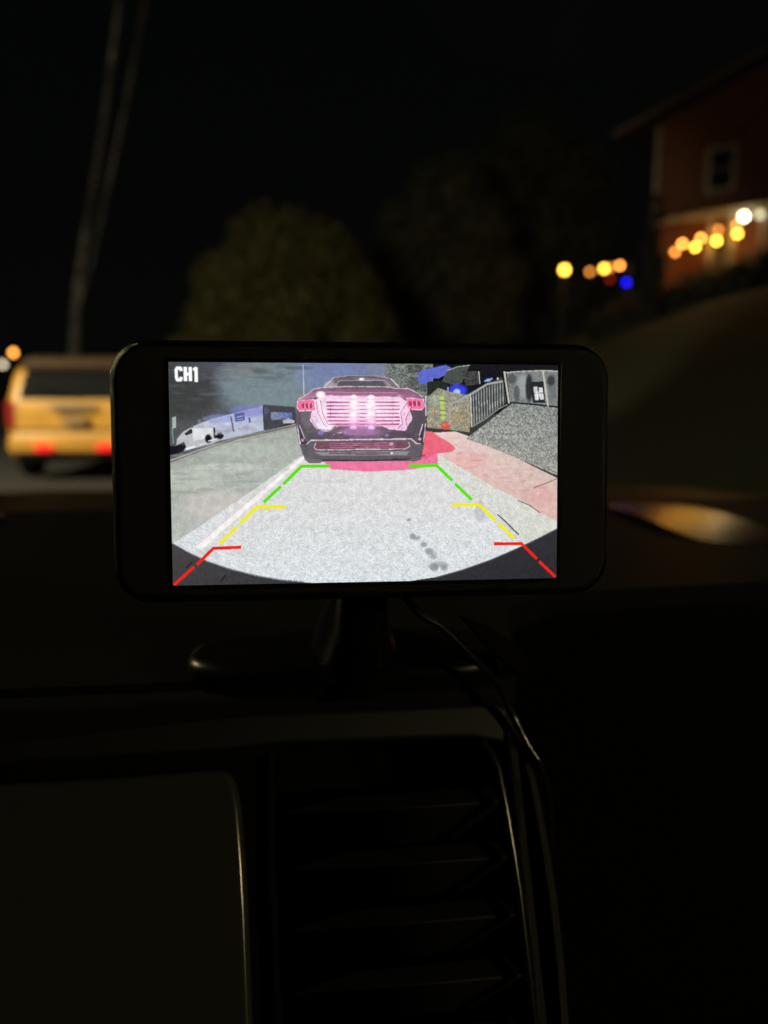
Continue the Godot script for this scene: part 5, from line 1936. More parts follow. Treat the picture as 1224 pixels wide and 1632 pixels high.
	stroke([255,226,242], 2.9, [492,164,502,164], 0.88)
	stroke([255,226,242], 3.34, [502,164,511,164], 0.72)
	stroke([255,226,242], 2.0, [511,164,520,164], 0.96)
	stroke([255,226,242], 2.24, [520,164,529,164], 0.9)
	stroke([255,226,242], 3.5, [529,164,538,164], 0.89)
	stroke([255,226,242], 2.04, [538,164,548,164], 0.97)
	stroke([255,226,242], 2.84, [548,164,557,164], 0.96)
	stroke([168,62,118], 2.6, [593,170,611,170], 0.8)
	stroke([255,226,242], 2.58, [594,164,611,164], 0.74)
	stroke([168,62,118], 2.6, [645,170,719,170], 0.8)
	stroke([255,226,242], 2.64, [645,164,654,164], 0.87)
	stroke([255,226,242], 2.38, [654,164,664,164], 0.73)
	stroke([255,226,242], 3.0, [664,164,673,164], 0.85)
	stroke([255,226,242], 2.92, [673,164,682,164], 0.73)
	stroke([255,226,242], 2.28, [682,164,691,164], 0.77)
	stroke([255,226,242], 2.18, [691,164,701,164], 0.99)
	stroke([255,226,242], 2.52, [701,164,710,164], 0.96)
	stroke([255,226,242], 2.22, [710,164,719,164], 0.78)
	stroke([168,62,118], 2.6, [492,182,557,182], 0.8)
	stroke([255,226,242], 2.76, [492,176,501,176], 0.88)
	stroke([255,226,242], 2.1, [501,176,511,176], 0.89)
	stroke([255,226,242], 2.42, [511,176,520,176], 0.75)
	stroke([255,226,242], 2.68, [520,176,529,176], 0.77)
	stroke([255,226,242], 3.3, [529,176,538,176], 0.84)
	stroke([255,226,242], 1.98, [538,176,547,176], 0.82)
	stroke([255,226,242], 3.12, [547,176,557,176], 0.91)
	stroke([168,62,118], 2.6, [593,182,611,182], 0.8)
	stroke([255,226,242], 2.66, [593,176,611,176], 0.97)
	stroke([168,62,118], 2.6, [645,182,719,181], 0.8)
	stroke([255,226,242], 3.18, [645,176,654,176], 0.72)
	stroke([255,226,242], 3.12, [654,176,664,176], 0.9)
	stroke([255,226,242], 2.62, [664,176,673,176], 0.81)
	stroke([255,226,242], 3.44, [673,176,682,176], 0.72)
	stroke([255,226,242], 2.32, [682,176,691,176], 0.97)
	stroke([255,226,242], 3.24, [691,176,701,176], 0.89)
	stroke([255,226,242], 2.68, [701,176,710,176], 0.99)
	stroke([255,226,242], 2.44, [710,176,719,176], 0.99)
	stroke([168,62,118], 2.6, [492,193,557,193], 0.8)
	stroke([255,226,242], 2.2, [492,187,501,187], 0.97)
	stroke([255,226,242], 2.96, [501,187,511,187], 0.98)
	stroke([255,226,242], 2.8, [511,187,520,187], 0.85)
	stroke([255,226,242], 3.46, [520,187,529,187], 0.89)
	stroke([255,226,242], 2.38, [529,187,538,187], 0.92)
	stroke([255,226,242], 2.9, [538,187,547,187], 0.77)
	stroke([255,226,242], 3.22, [547,187,557,187], 0.75)
	stroke([168,62,118], 2.6, [593,193,611,193], 0.8)
	stroke([255,226,242], 2.74, [593,187,611,187], 0.83)
	stroke([168,62,118], 2.6, [645,193,719,193], 0.8)
	stroke([255,226,242], 2.18, [645,187,654,187], 0.75)
	stroke([255,226,242], 2.88, [654,187,663,187], 0.9)
	stroke([255,226,242], 3.3, [663,187,673,187], 0.86)
	stroke([255,226,242], 2.38, [673,187,682,187], 0.88)
	stroke([255,226,242], 3.4, [682,187,691,187], 0.78)
	stroke([255,226,242], 2.56, [691,187,701,187], 0.78)
	stroke([255,226,242], 2.0, [701,187,710,187], 0.96)
	stroke([255,226,242], 2.8, [710,187,719,187], 0.93)
	stroke([255,240,248], 2.38, [450,118,452,127], 0.88)
	stroke([255,240,248], 3.06, [452,127,453,136], 0.81)
	stroke([255,240,248], 2.06, [453,136,454,146], 0.94)
	stroke([255,240,248], 1.9, [454,146,456,155], 0.89)
	stroke([255,240,248], 2.24, [456,155,460,164], 0.9)
	stroke([255,240,248], 2.12, [460,164,465,172], 0.97)
	stroke([255,240,248], 1.96, [465,172,469,181], 0.87)
	stroke([255,240,248], 2.2, [469,181,474,189], 0.93)
	stroke([255,240,248], 3.08, [474,189,483,198], 0.74)
	stroke([140,50,100], 2.0, [455,119,460,157,478,191,488,200], 0.55)
	stroke([255,240,248], 2.8, [464,116,465,126], 0.83)
	stroke([255,240,248], 2.8, [465,126,467,135], 0.79)
	stroke([255,240,248], 3.06, [467,135,469,145], 1.0)
	stroke([255,240,248], 3.06, [469,145,470,155], 0.75)
	stroke([255,240,248], 2.66, [470,155,474,164], 0.98)
	stroke([255,240,248], 3.1, [474,164,478,172], 0.97)
	stroke([255,240,248], 2.28, [478,172,482,181], 0.83)
	stroke([255,240,248], 2.1, [482,181,486,189], 0.75)
	stroke([140,50,100], 2.0, [468,117,475,157,490,191], 0.55)
	stroke([255,240,248], 2.62, [436,177,441,185], 0.79)
	stroke([255,240,248], 2.62, [441,185,446,192], 0.73)
	stroke([255,240,248], 2.76, [446,192,451,199], 0.89)
	stroke([255,240,248], 2.0, [451,199,457,206], 0.73)
	stroke([255,240,248], 2.24, [457,206,466,207], 0.97)
	stroke([255,240,248], 2.72, [466,207,475,208], 0.98)
	stroke([255,240,248], 2.32, [475,208,484,209], 0.95)
	stroke([255,240,248], 2.5, [484,209,493,210], 0.74)
	stroke([140,50,100], 2.0, [440,179,461,208,497,212], 0.55)
	stroke([255,240,248], 2.8, [742,121,736,128], 0.91)
	stroke([255,240,248], 2.18, [736,128,731,136], 0.98)
	stroke([255,240,248], 2.2, [731,136,725,144], 0.92)
	stroke([255,240,248], 3.18, [725,144,719,152], 0.76)
	stroke([255,240,248], 2.04, [719,152,721,162], 0.73)
	stroke([255,240,248], 2.08, [721,162,722,171], 0.93)
	stroke([255,240,248], 3.0, [722,171,724,180], 0.97)
	stroke([255,240,248], 2.32, [724,180,725,189], 0.97)
	stroke([255,240,248], 2.72, [725,189,717,196], 0.76)
	stroke([255,240,248], 2.06, [717,196,709,203], 0.99)
	stroke([140,50,100], 2.0, [746,122,724,154,730,191,714,205], 0.55)
	stroke([255,240,248], 2.88, [753,135,749,145], 0.92)
	stroke([255,240,248], 1.98, [749,145,744,155], 0.81)
	stroke([255,240,248], 2.02, [744,155,740,165], 1.0)
	stroke([255,240,248], 2.54, [740,165,735,175], 0.94)
	stroke([255,240,248], 3.04, [735,175,737,184], 0.75)
	stroke([255,240,248], 1.94, [737,184,739,194], 0.78)
	stroke([255,240,248], 2.2, [739,194,741,204], 0.97)
	stroke([140,50,100], 2.0, [758,137,740,177,746,206], 0.55)
	soft([150,130,145], 699, 260, 10, 3, 0.24)
	soft([60,50,60], 560, 286, 7, 4, 0.29)
	soft([150,130,145], 744, 248, 7, 2, 0.35)
	soft([60,50,60], 541, 244, 8, 3, 0.25)
	soft([150,130,145], 771, 226, 7, 2, 0.24)
	soft([60,50,60], 556, 279, 12, 3, 0.33)
	soft([150,130,145], 701, 265, 4, 3, 0.23)
	soft([60,50,60], 447, 262, 11, 3, 0.23)
	soft([150,130,145], 605, 272, 7, 2, 0.18)
	soft([60,50,60], 478, 238, 4, 2, 0.27)
	soft([150,130,145], 428, 215, 6, 3, 0.37)
	soft([60,50,60], 736, 270, 12, 1, 0.23)
	soft([150,130,145], 771, 221, 4, 2, 0.39)
	soft([60,50,60], 752, 234, 5, 2, 0.35)
	soft([150,130,145], 512, 215, 13, 3, 0.34)
	soft([60,50,60], 533, 227, 6, 2, 0.26)
	soft([150,130,145], 436, 285, 8, 2, 0.24)
	soft([60,50,60], 408, 242, 8, 4, 0.16)
	soft([150,130,145], 548, 227, 10, 2, 0.23)
	soft([60,50,60], 698, 218, 5, 1, 0.27)
	soft([150,130,145], 519, 219, 13, 3, 0.28)
	soft([60,50,60], 572, 228, 5, 1, 0.36)
	soft([150,130,145], 579, 255, 11, 2, 0.34)
	soft([60,50,60], 706, 300, 8, 4, 0.2)
	soft([150,130,145], 657, 249, 11, 2, 0.25)
	soft([60,50,60], 522, 216, 5, 2, 0.27)
	soft([150,130,145], 780, 225, 5, 3, 0.4)
	soft([60,50,60], 417, 262, 6, 3, 0.33)
	soft([150,130,145], 646, 254, 12, 3, 0.4)
	soft([60,50,60], 538, 224, 7, 2, 0.4)
	soft([150,130,145], 658, 225, 12, 3, 0.17)
	soft([60,50,60], 785, 229, 10, 3, 0.38)
	soft([150,130,145], 465, 218, 8, 3, 0.31)
	soft([60,50,60], 583, 264, 13, 2, 0.22)
	soft([150,130,145], 499, 232, 4, 3, 0.3)
	soft([60,50,60], 794, 292, 11, 4, 0.37)
	soft([150,130,145], 708, 228, 10, 3, 0.15)
	soft([60,50,60], 735, 223, 4, 2, 0.17)
	soft([150,130,145], 546, 217, 7, 2, 0.39)
	soft([60,50,60], 757, 226, 12, 1, 0.38)
	# rear bumper of the car the camera hangs on
	blended([[76,74,74],[50,50,56],[62,60,62],[42,42,48]], [-23,553,-4,561,49,595,107,624,175,649,253,671,332,687,411,696,481,701,643,704,745,699,831,688,920,665,1025,630,1102,598,1161,572,1241,533,1256,525,1257,749,-27,721], 4)
	stroke([120,128,140], 2.4, [-12,557,49,593,107,622,175,647,253,669,332,685,411,694], 1.0)
	stroke([110,112,120], 2.0, [831,690,920,667,1025,632,1102,600,1161,574,1241,535], 1.0)
	stroke([40,36,40], 6, [41,643,60,625], 0.8)
	stroke([36,34,38], 6, [149,687,165,667], 0.8)
	# the camera picture is soft; the lines laid over it are crisper
	pix = softened(0.55).get_data()
	mottle()
	stroke([92,226,10], 9.6, [493,325,406,325,350,380], 1.0)
	stroke([92,226,10], 9.6, [341,388,286,438], 1.0)
	stroke([92,226,10], 9.6, [751,325,841,325,890,373], 1.0)
	stroke([92,226,10], 9.6, [900,384,956,437], 1.0)
	stroke([246,238,24], 9.6, [353,453,264,453,212,504], 1.0)
	stroke([246,238,24], 9.6, [203,514,147,567], 1.0)
	stroke([246,238,24], 9.6, [890,452,979,453,1033,504], 1.0)
	stroke([246,238,24], 9.6, [1043,514,1096,564], 1.0)
	stroke([240,36,26], 9.6, [211,580,127,582,76,632], 1.0)
	stroke([240,36,26], 9.6, [66,640,3,696], 1.0)
	stroke([240,36,26], 9.6, [1031,581,1121,582,1172,632], 1.0)
	stroke([240,36,26], 9.6, [1180,641,1236,694], 1.0)
	stroke([120,124,130], 14, [39,26,37,19,26,19,23,26,24,47,26,55,36,55,39,48], 1.0)
	stroke([120,124,130], 14, [51,15,51,59], 1.0)
	stroke([120,124,130], 14, [66,15,66,59], 1.0)
	stroke([120,124,130], 14, [51,37,66,37], 1.0)
	stroke([120,124,130], 14, [77,24,84,18,84,59], 1.0)
	stroke([252,253,255], 9.2, [39,26,37,19,26,19,23,26,24,47,26,55,36,55,39,48], 1.0)
	stroke([252,253,255], 9.2, [51,15,51,59], 1.0)
	stroke([252,253,255], 9.2, [66,15,66,59], 1.0)
	stroke([252,253,255], 9.2, [51,37,66,37], 1.0)
	stroke([252,253,255], 9.2, [77,24,84,18,84,59], 1.0)
	var done := softened()
	return ImageTexture.create_from_image(done)

# uneven noise of a cheap sensor in the dark
func mottle() -> void:
	var f := FastNoiseLite.new()
	f.seed = 11
	f.frequency = 0.035
	f.fractal_octaves = 4
	for y in SH:
		for x in SW:
			var i := (y * SW + x) * 3
			var a := f.get_noise_2d(x, y)
			var k := 1.0 + a * 0.07
			var d := (spot(x >> 1, y >> 1) - 0.5) * 9.0
			pix[i] = clampi(int(pix[i] * k + d), 0, 255)
			pix[i + 1] = clampi(int(pix[i + 1] * k + d), 0, 255)
			pix[i + 2] = clampi(int(pix[i + 2] * (k + a * 0.02) + d), 0, 255)

# a small camera's picture is never sharp to the pixel
func softened(part_of := 0.62) -> Image:
	var im := Image.create_from_data(SW, SH, false, Image.FORMAT_RGB8, pix)
	im.resize(int(SW * part_of), int(SH * part_of), Image.INTERPOLATE_BILINEAR)
	im.resize(SW, SH, Image.INTERPOLATE_CUBIC)
	return im

# ---------------------------------------------------------------- the parked car round the camera
const DASH := 1.095

func on_fascia(u: float, v: float, out := 0.0) -> Transform3D:
	# the centre fascia leans back: u across, v down along it, out towards the seats (metres)
	var down := Vector3(0, -1, 0.55).normalized()
	var face := Vector3(0, 0.55, 1).normalized()
	return Transform3D(Basis(Vector3.RIGHT, -down, face), Vector3(0, 1.09, -0.25) + Vector3.RIGHT * u + down * v + face * out)

func build_car() -> void:
	var car := thing("car", "parked car seen from inside, with its black dashboard, centre fascia and bonnet", "car")
	# dashboard pad: outline in x and z, lying flat
	var s := Shape.new()
	s.xf = Transform3D(Basis(Vector3.RIGHT, Vector3(0, 0, -1), Vector3.UP), Vector3(0, DASH, 0))
	s.plate(xy([-0.72, 0.235, -0.3, 0.24, -0.10, 0.2465, -0.02, 0.2495, 0.04, 0.2505, 0.066, 0.252, 0.078, 0.262, 0.086, 0.29, 0.1, 0.345, 0.13, 0.372, 0.3, 0.385, 0.72, 0.38, 0.72, 0.64, 0.5, 0.672, 0.3, 0.682, 0, 0.69, -0.3, 0.682, -0.5, 0.672, -0.72, 0.64]), 0.011, 0.004)
	part("dashboard_pad", s, M.pad, car)
	# two low arched speaker covers at the back of the pad, smoother than the pad
	for c in [0.313, -0.292]:
		s = Shape.new()
		for i in 16:
			for k in 12:
				var q := []
				var w := []
				for e in [[0, 0], [1, 0], [1, 1], [0, 1]]:
					var tx: float = (i + e[0]) / 8.0 - 1.0
					var tz: float = (k + e[1]) / 6.0 - 1.0
					q.append(Vector3(c + 0.039 * tx * sqrt(1.0 - 0.3 * pow(tz, 4.0)), DASH + 0.0008 + 0.004 * (1.0 - tz * tz), -0.583 + 0.1 * tz * sqrt(1.0 - 0.3 * pow(tx, 4.0))))
					w.append(Vector3(0.0, 1, 2.0 * 0.004 * tz / 0.1).normalized())
				s.quad(q[0], q[1], q[2], q[3], w[0], w[1], w[2], w[3])
		part("speaker_cover", s, M.crown, car)
	# the well behind the pad and the defroster strip at the foot of the windscreen
	s = Shape.new()
	s.xf = Transform3D(Basis(Vector3.RIGHT, Vector3(0, 0, -1), Vector3.UP), Vector3(0, DASH - 0.012, 0))
	s.plate(xy([-0.74, 0.60, 0.74, 0.60, 0.74, 0.78, -0.74, 0.78]), 0.012, 0.004)
	part("defroster_strip", s, M.black, car)
	# body of the fascia behind its panels
	s = Shape.new()
	s.xf = on_fascia(0, 0, -0.0055)
	s.plate(xy([-0.6, 0.012, -0.6, -0.3, -0.013, -0.3, -0.013, 0.012]), 0.05, 0.001)
	part("fascia_body", s, M.black, car)
	s = Shape.new()
	s.xf = on_fascia(0, 0, 0)
	s.plate(xy([0.0695, -0.002, 0.0705, -0.3, 0.080, -0.3, 0.0815, -0.101, 0.0822, -0.0867, 0.0823, -0.0648, 0.0816, -0.0493, 0.0803, -0.0332, 0.0787, -0.0185, 0.0745, -0.0085, 0.0715, -0.003]), 0.09, 0.0035)
	part("side_cheek", s, M.grained, car)
	s = Shape.new()
	s.xf = on_fascia(0, 0, 0)
	s.plate(xy([-0.6, -0.0005, -0.6, -0.013, -0.1, -0.0135, -0.026, -0.0128, -0.012, -0.0115, 0.058, -0.0125, 0.069, -0.0145, 0.0715, -0.0035, 0.068, -0.0005]), 0.03, 0.0022)
	part("upper_band", s, M.band, car)
	# smooth cover panel left of the vent
	s = Shape.new()
	s.xf = on_fascia(0, 0, 0.001)
	s.plate(xy([-0.6, -0.0195, -0.1, -0.0195, -0.062, -0.0193, -0.034, -0.0186, -0.0295, -0.0192, -0.0268, -0.021, -0.0250, -0.0245, -0.0236, -0.0317, -0.0222, -0.046, -0.021, -0.0619, -0.0193, -0.0935, -0.017, -0.14, -0.012, -0.3, -0.6, -0.3]), 0.012, 0.0026, false, 5)
	part("cover_panel", s, M.trim, car)
	# air vent: surround, dark shaft and slats
	var vent := Node3D.new()
	vent.name = "air_vent"
	car.add_child(vent)
	s = Shape.new()
	var right := []
	for a in [[0.0600, 0.0142], [0.0629, 0.0172], [0.0650, 0.0231], [0.0664, 0.0365], [0.0674, 0.05], [0.0681, 0.062], [0.0686, 0.0858], [0.0688, 0.1], [0.0692, 0.14], [0.07, 0.3]]:
		right.append(on_fascia(a[0], a[1], 0.0005).origin)
	s.tube(right, [0.0017], 14)
	part("surround", s, M.gloss, vent)
	s = Shape.new()
	var left := []
	for a in [[-0.0135, 0.0145], [-0.0140, 0.0172], [-0.0138, 0.05], [-0.012, 0.094], [-0.01, 0.14], [-0.006, 0.3]]:
		left.append(on_fascia(a[0], a[1], -0.003).origin)
	s.tube(left, [0.0017], 10)
	part("surround", s, M.black, vent)
	s = Shape.new()
	s.xf = on_fascia(0, 0, -0.04)
	s.plate(xy([-0.03, 0.01, -0.03, -0.3, 0.085, -0.3, 0.085, 0.01]), 0.01, 0.001)
	part("shaft", s, M.black, vent)
	for k in 7:
		s = Shape.new()
		var lay := on_fascia(0.0, 0.0315 + 0.0178 * k, -0.006)
		s.xf = lay * Transform3D(Basis(Vector3.RIGHT, deg_to_rad(-38.0)), Vector3.ZERO)
		s.plate(xy([-0.0105 + 0.001 * k, -0.0035, -0.004 + 0.001 * k, -0.0005, 0.012 + 0.001 * k, 0.0028, 0.0705, 0.0035, 0.0705, -0.0035]), 0.02, 0.0009)
		part("slat", s, M.slat, vent)
	# right of the centre stack the dashboard falls back into the dark
	s = Shape.new()
	s.xf = Transform3D(Basis(Vector3.RIGHT, Vector3(0, 0.98, 0.2).normalized(), Vector3(0, -0.2, 0.98).normalized()), Vector3(0.41, 0.90, -0.42))
	s.plate(rounded(0.66, 0.37, 0.02), 0.03, 0.006)
	part("glovebox_wall", s, M.black, car)
	# windscreen, pillars, roof, doors, bonnet
	s = Shape.new()
	var a := Vector3(-0.72, 1.075, -0.79)
	var b := Vector3(0.72, 1.075, -0.79)
	var c := Vector3(0.60, 1.64, 0.02)
	var d := Vector3(-0.60, 1.64, 0.02)
	s.flat_quad(a, b, c, d, (b - a).cross(d - a).normalized())
	part("windscreen", s, M.glass, car)
	for k in [-1, 1]:
		s = Shape.new()
		s.tube([Vector3(k * 0.77, 1.03, -0.84), Vector3(k * 0.73, 1.25, -0.5), Vector3(k * 0.64, 1.63, 0.02)], [0.045, 0.035, 0.035], 8)
		part("pillar", s, M.black, car)
		s = Shape.new()
		s.box(Vector3(k * 0.80, 0.70, 0.3), Vector3(0.09, 0.62, 1.9), 0.02)
		part("door", s, M.black, car)
	s = Shape.new()
	s.box(Vector3(0, 1.67, 0.9), Vector3(1.36, 0.05, 1.8), 0.02)
	part("roof", s, M.black, car)
	s = Shape.new()
	var rows := []
	for r in [[-0.82, 1.055, 0.90], [-1.1, 1.040, 0.93], [-1.5, 1.012, 0.94], [-1.85, 0.978, 0.92], [-2.05, 0.945, 0.86], [-2.12, 0.90, 0.80]]:
		var line := []
		for i in 13:
			var t := i / 6.0 - 1.0
			line.append(Vector3(t * r[2], r[1] - 0.03 * pow(absf(t), 6.0) + 0.006 * cos(t * 7.0), r[0] + 0.09 * t * t))
		rows.append(line)
	for r in rows.size() - 1:
		for i in 12:
			var up: Vector3 = (rows[r][i + 1] - rows[r][i]).cross(rows[r + 1][i] - rows[r][i])
			up = up.normalized() * signf(up.y)
			s.flat_quad(rows[r][i], rows[r][i + 1], rows[r + 1][i + 1], rows[r + 1][i], up)
	part("bonnet", s, M.bonnet, car)

func build_monitor() -> void:
	var mon := thing("dash_monitor", "small black monitor with its lit rear camera picture, standing on the dashboard", "monitor", Vector3(0.0178, 1.1774, -0.2112))
	mon.rotation_degrees = Vector3(-6.08, -0.52, -0.24)
	var s := Shape.new()
	s.xf = Transform3D(Basis(), Vector3(-0.0002, 0.0006, -0.0006))
	s.plate(rounded(0.1437, 0.0742, 0.0105, 12), 0.019, 0.003, true, 6)
	part("housing", s, M.housing, mon)
	s = Shape.new()
	s.xf = Transform3D(Basis(), Vector3(0, 0, -0.0003))
	s.plate(rounded(0.113, 0.0646, 0.001, 2), 0.0005, 0.0001)
	part("bezel", s, M.bezel, mon)
	var scr := MeshInstance3D.new()
	scr.name = "screen"
	var q := QuadMesh.new()
	q.size = Vector2(0.1107, 0.0623)
	scr.mesh = q
	var m := paint(Color(0.005, 0.005, 0.006), 0.25)
	m.emission_enabled = true
	m.emission = Color.BLACK
	m.emission_texture = screen_picture()
	m.emission_energy_multiplier = 1.0
	m.texture_repeat = false
	scr.material_override = m
	tag(scr, "bright picture of a street with a parked car, green, yellow and red guide lines and CH1")
	mon.add_child(scr)
	var sheen := AreaLight3D.new()
	sheen.name = "screen_light"
	sheen.area_size = Vector2(0.11, 0.062)
	sheen.light_energy = 0.0016
	sheen.light_color = Color(0.94, 0.96, 1.0)
	sheen.area_range = 5.0
	sheen.shadow_enabled = true
	mon.add_child(sheen)
	sheen.transform = Transform3D(Basis(Vector3.UP, PI), Vector3(0, 0, 0.001))
	# mount: a wedge foot on the pad, a neck and a side lever
	var mount := thing("monitor_mount", "black plastic foot and neck that carry the small monitor on the dashboard", "mount", Vector3(0.017, DASH, -0.272))
	s = Shape.new()
	s.xf = Transform3D(Basis(Vector3.RIGHT, Vector3(0, 0, -1), Vector3.UP), Vector3(0, 0.0105, 0))
	var foot := PackedVector2Array()
	for k in 40:
		var an := TAU * k / 40.0
		foot.append(Vector2(0.0625 * signf(cos(an)) * pow(absf(cos(an)), 0.7), 0.0235 * signf(sin(an)) * pow(absf(sin(an)), 0.8)))
	s.plate(foot, 0.0105, 0.0055, false, 5)
	part("foot", s, M.mount, mount)
	s = Shape.new()
	s.tube([Vector3(0, 0.009, 0.002), Vector3(0, 0.016, 0.004), Vector3(0.001, 0.03, 0.014), Vector3(0.001, 0.05, 0.026), Vector3(0.001, 0.072, 0.034)], [0.030, 0.025, 0.019, 0.016, 0.014], 18, 0.55)
	part("neck", s, M.mount, mount)
	s = Shape.new()
	s.xf = Transform3D(Basis(Vector3(0, 0, 1), deg_to_rad(-42.0)) * Basis(Vector3.RIGHT, deg_to_rad(-20.0)), Vector3(0.049, 0.018, 0.026))
	s.plate(xy([-0.017, -0.001, -0.006, 0.0032, 0.008, 0.0042, 0.0135, 0.0035, 0.0165, 0.001, 0.0165, -0.002, 0.013, -0.0038, 0.002, -0.0036]), 0.003, 0.0011, true)
	part("lever", s, M.black, mount)
	# power cord from the monitor over the edge of the pad
	var cord := thing("power_cord", "thin glossy black cord running from the monitor down past the air vent", "cord", Vector3(0.03, 1.14, -0.24))
	s = Shape.new()
	var curve := Curve3D.new()
	for p in [[0.022, 1.148, -0.236], [0.0358, 1.1283, -0.2385], [0.0452, 1.1212, -0.2405], [0.0588, 1.1070, -0.2420], [0.0662, 1.0985, -0.2440], [0.0712, 1.0880, -0.2440], [0.0760, 1.0778, -0.2405], [0.0820, 1.0665, -0.2385], [0.0875, 1.04, -0.245], [0.091, 0.98, -0.26], [0.093, 0.88, -0.27]]:
		curve.add_point(Vector3(p[0], p[1], p[2]) - cord.position)
	for i in range(1, curve.point_count - 1):
		var dd := (curve.get_point_position(i + 1) - curve.get_point_position(i - 1)) / 6.0
		curve.set_point_in(i, -dd)
		curve.set_point_out(i, dd)
	var pts := []
	for p in curve.tessellate_even_length(5, 0.003):
		pts.append(p)
	s.tube(pts, [0.0013], 10)
	part("cable", s, M.gloss, cord)

# ---------------------------------------------------------------- the street
func rise(a: float, b: float, x: float) -> float:
	return smoothstep(a, b, x)

func land(x: float, z: float) -> float:
	var h := 0.12 + 4.85 * rise(2.7, 17.5, x) if x > 2.6 else -0.02
	if x <= 2.6 and z < -27.0:
		h = 0.12
	if x < -9.9:
		h = 0.12
	return h

func build_setting() -> void:
	var s := Shape.new()
	var xs := [-400.0, -120.0, -50.0, -25.0, -14.0, -10.0, -9.8, -6.0, -2.0, 1.0, 2.55, 2.65]
	var x := 3.4
	while x < 24.0:
		xs.append(x)
		x += 0.8
	xs.append_array([30.0, 50.0, 120.0, 400.0])
	var zs := [120.0, 40.0, 15.0, 6.0]
	var z := 4.0
	while z > -26.8:
		zs.append(z)
		z -= 1.2
	zs.append_array([-26.95, -27.1, -28.5, -30.0, -32.0, -35.0, -40.0, -50.0, -70.0, -120.0, -400.0])
	var f := FastNoiseLite.new()
	f.seed = 5
	f.frequency = 0.35
	var at := func(i: int, j: int) -> Vector3:
		var h := land(xs[i], zs[j])
		return Vector3(xs[i], h + (f.get_noise_2d(xs[i], zs[j]) * 0.09 if h > 0.2 else 0.0), zs[j])
	var up := func(i: int, j: int) -> Vector3:
		var p: Vector3 = at.call(mini(i + 1, xs.size() - 1), j) - at.call(maxi(i - 1, 0), j)
		var q: Vector3 = at.call(i, mini(j + 1, zs.size() - 1)) - at.call(i, maxi(j - 1, 0))
		return q.cross(p).normalized() * (1.0 if q.cross(p).y > 0 else -1.0)
	for i in xs.size() - 1:
		for j in zs.size() - 1:
			s.quad(at.call(i, j), at.call(i + 1, j), at.call(i + 1, j + 1), at.call(i, j + 1), up.call(i, j), up.call(i + 1, j), up.call(i + 1, j + 1), up.call(i, j + 1))
	setting("ground", s, M.lawn)
	s = Shape.new()
	s.flat_quad(Vector3(-8.4, 0.0, 60), Vector3(1.1, 0.0, 60), Vector3(1.1, 0.0, -26), Vector3(-8.4, 0.0, -26), Vector3.UP)
	s.flat_quad(Vector3(-90, 0.0, -18), Vector3(-8.4, 0.0, -18), Vector3(-8.4, 0.0, -26), Vector3(-90, 0.0, -26), Vector3.UP)
	setting("road", s, M.asphalt)
	for side in [[1.1, 1.25, 60.0, -26.0], [-8.55, -8.4, 60.0, -18.0]]:
		s = Shape.new()
		s.box(Vector3((side[0] + side[1]) / 2, 0.02, (side[2] + side[3]) / 2), Vector3(0.15, 0.22, side[2] - side[3]), 0.02)
		setting("kerb" if side[0] > 0 else "far_kerb", s, M.concrete)
	s = Shape.new()
	s.box(Vector3(1.95, 0.02, 17.0), Vector3(1.39, 0.215, 86), 0.01)
	setting("pavement", s, M.concrete)
	s = Shape.new()
	s.flat_quad(Vector3(-1.35, 0.005, 60), Vector3(-1.23, 0.005, 60), Vector3(-1.23, 0.005, -17.5), Vector3(-1.35, 0.005, -17.5), Vector3.UP)
	setting("lane_line", s, M.line)

# a van is narrower at the roof than at the waist, and its tail is bowed
func rounder(s: Shape) -> void:
	for i in s.v.size():
		var p := s.v[i]
		var up := clampf((p.y - 0.95) / 0.75, 0.0, 1.0)
		var bow := clampf(1.0 + p.z / 1.6, 0.0, 1.0)
		s.v[i] = Vector3(p.x * (1.0 - 0.17 * up * up), p.y - 0.05 * up * pow(p.x / 0.9, 2.0), p.z - 0.10 * bow * pow(p.x / 0.92, 2.0))

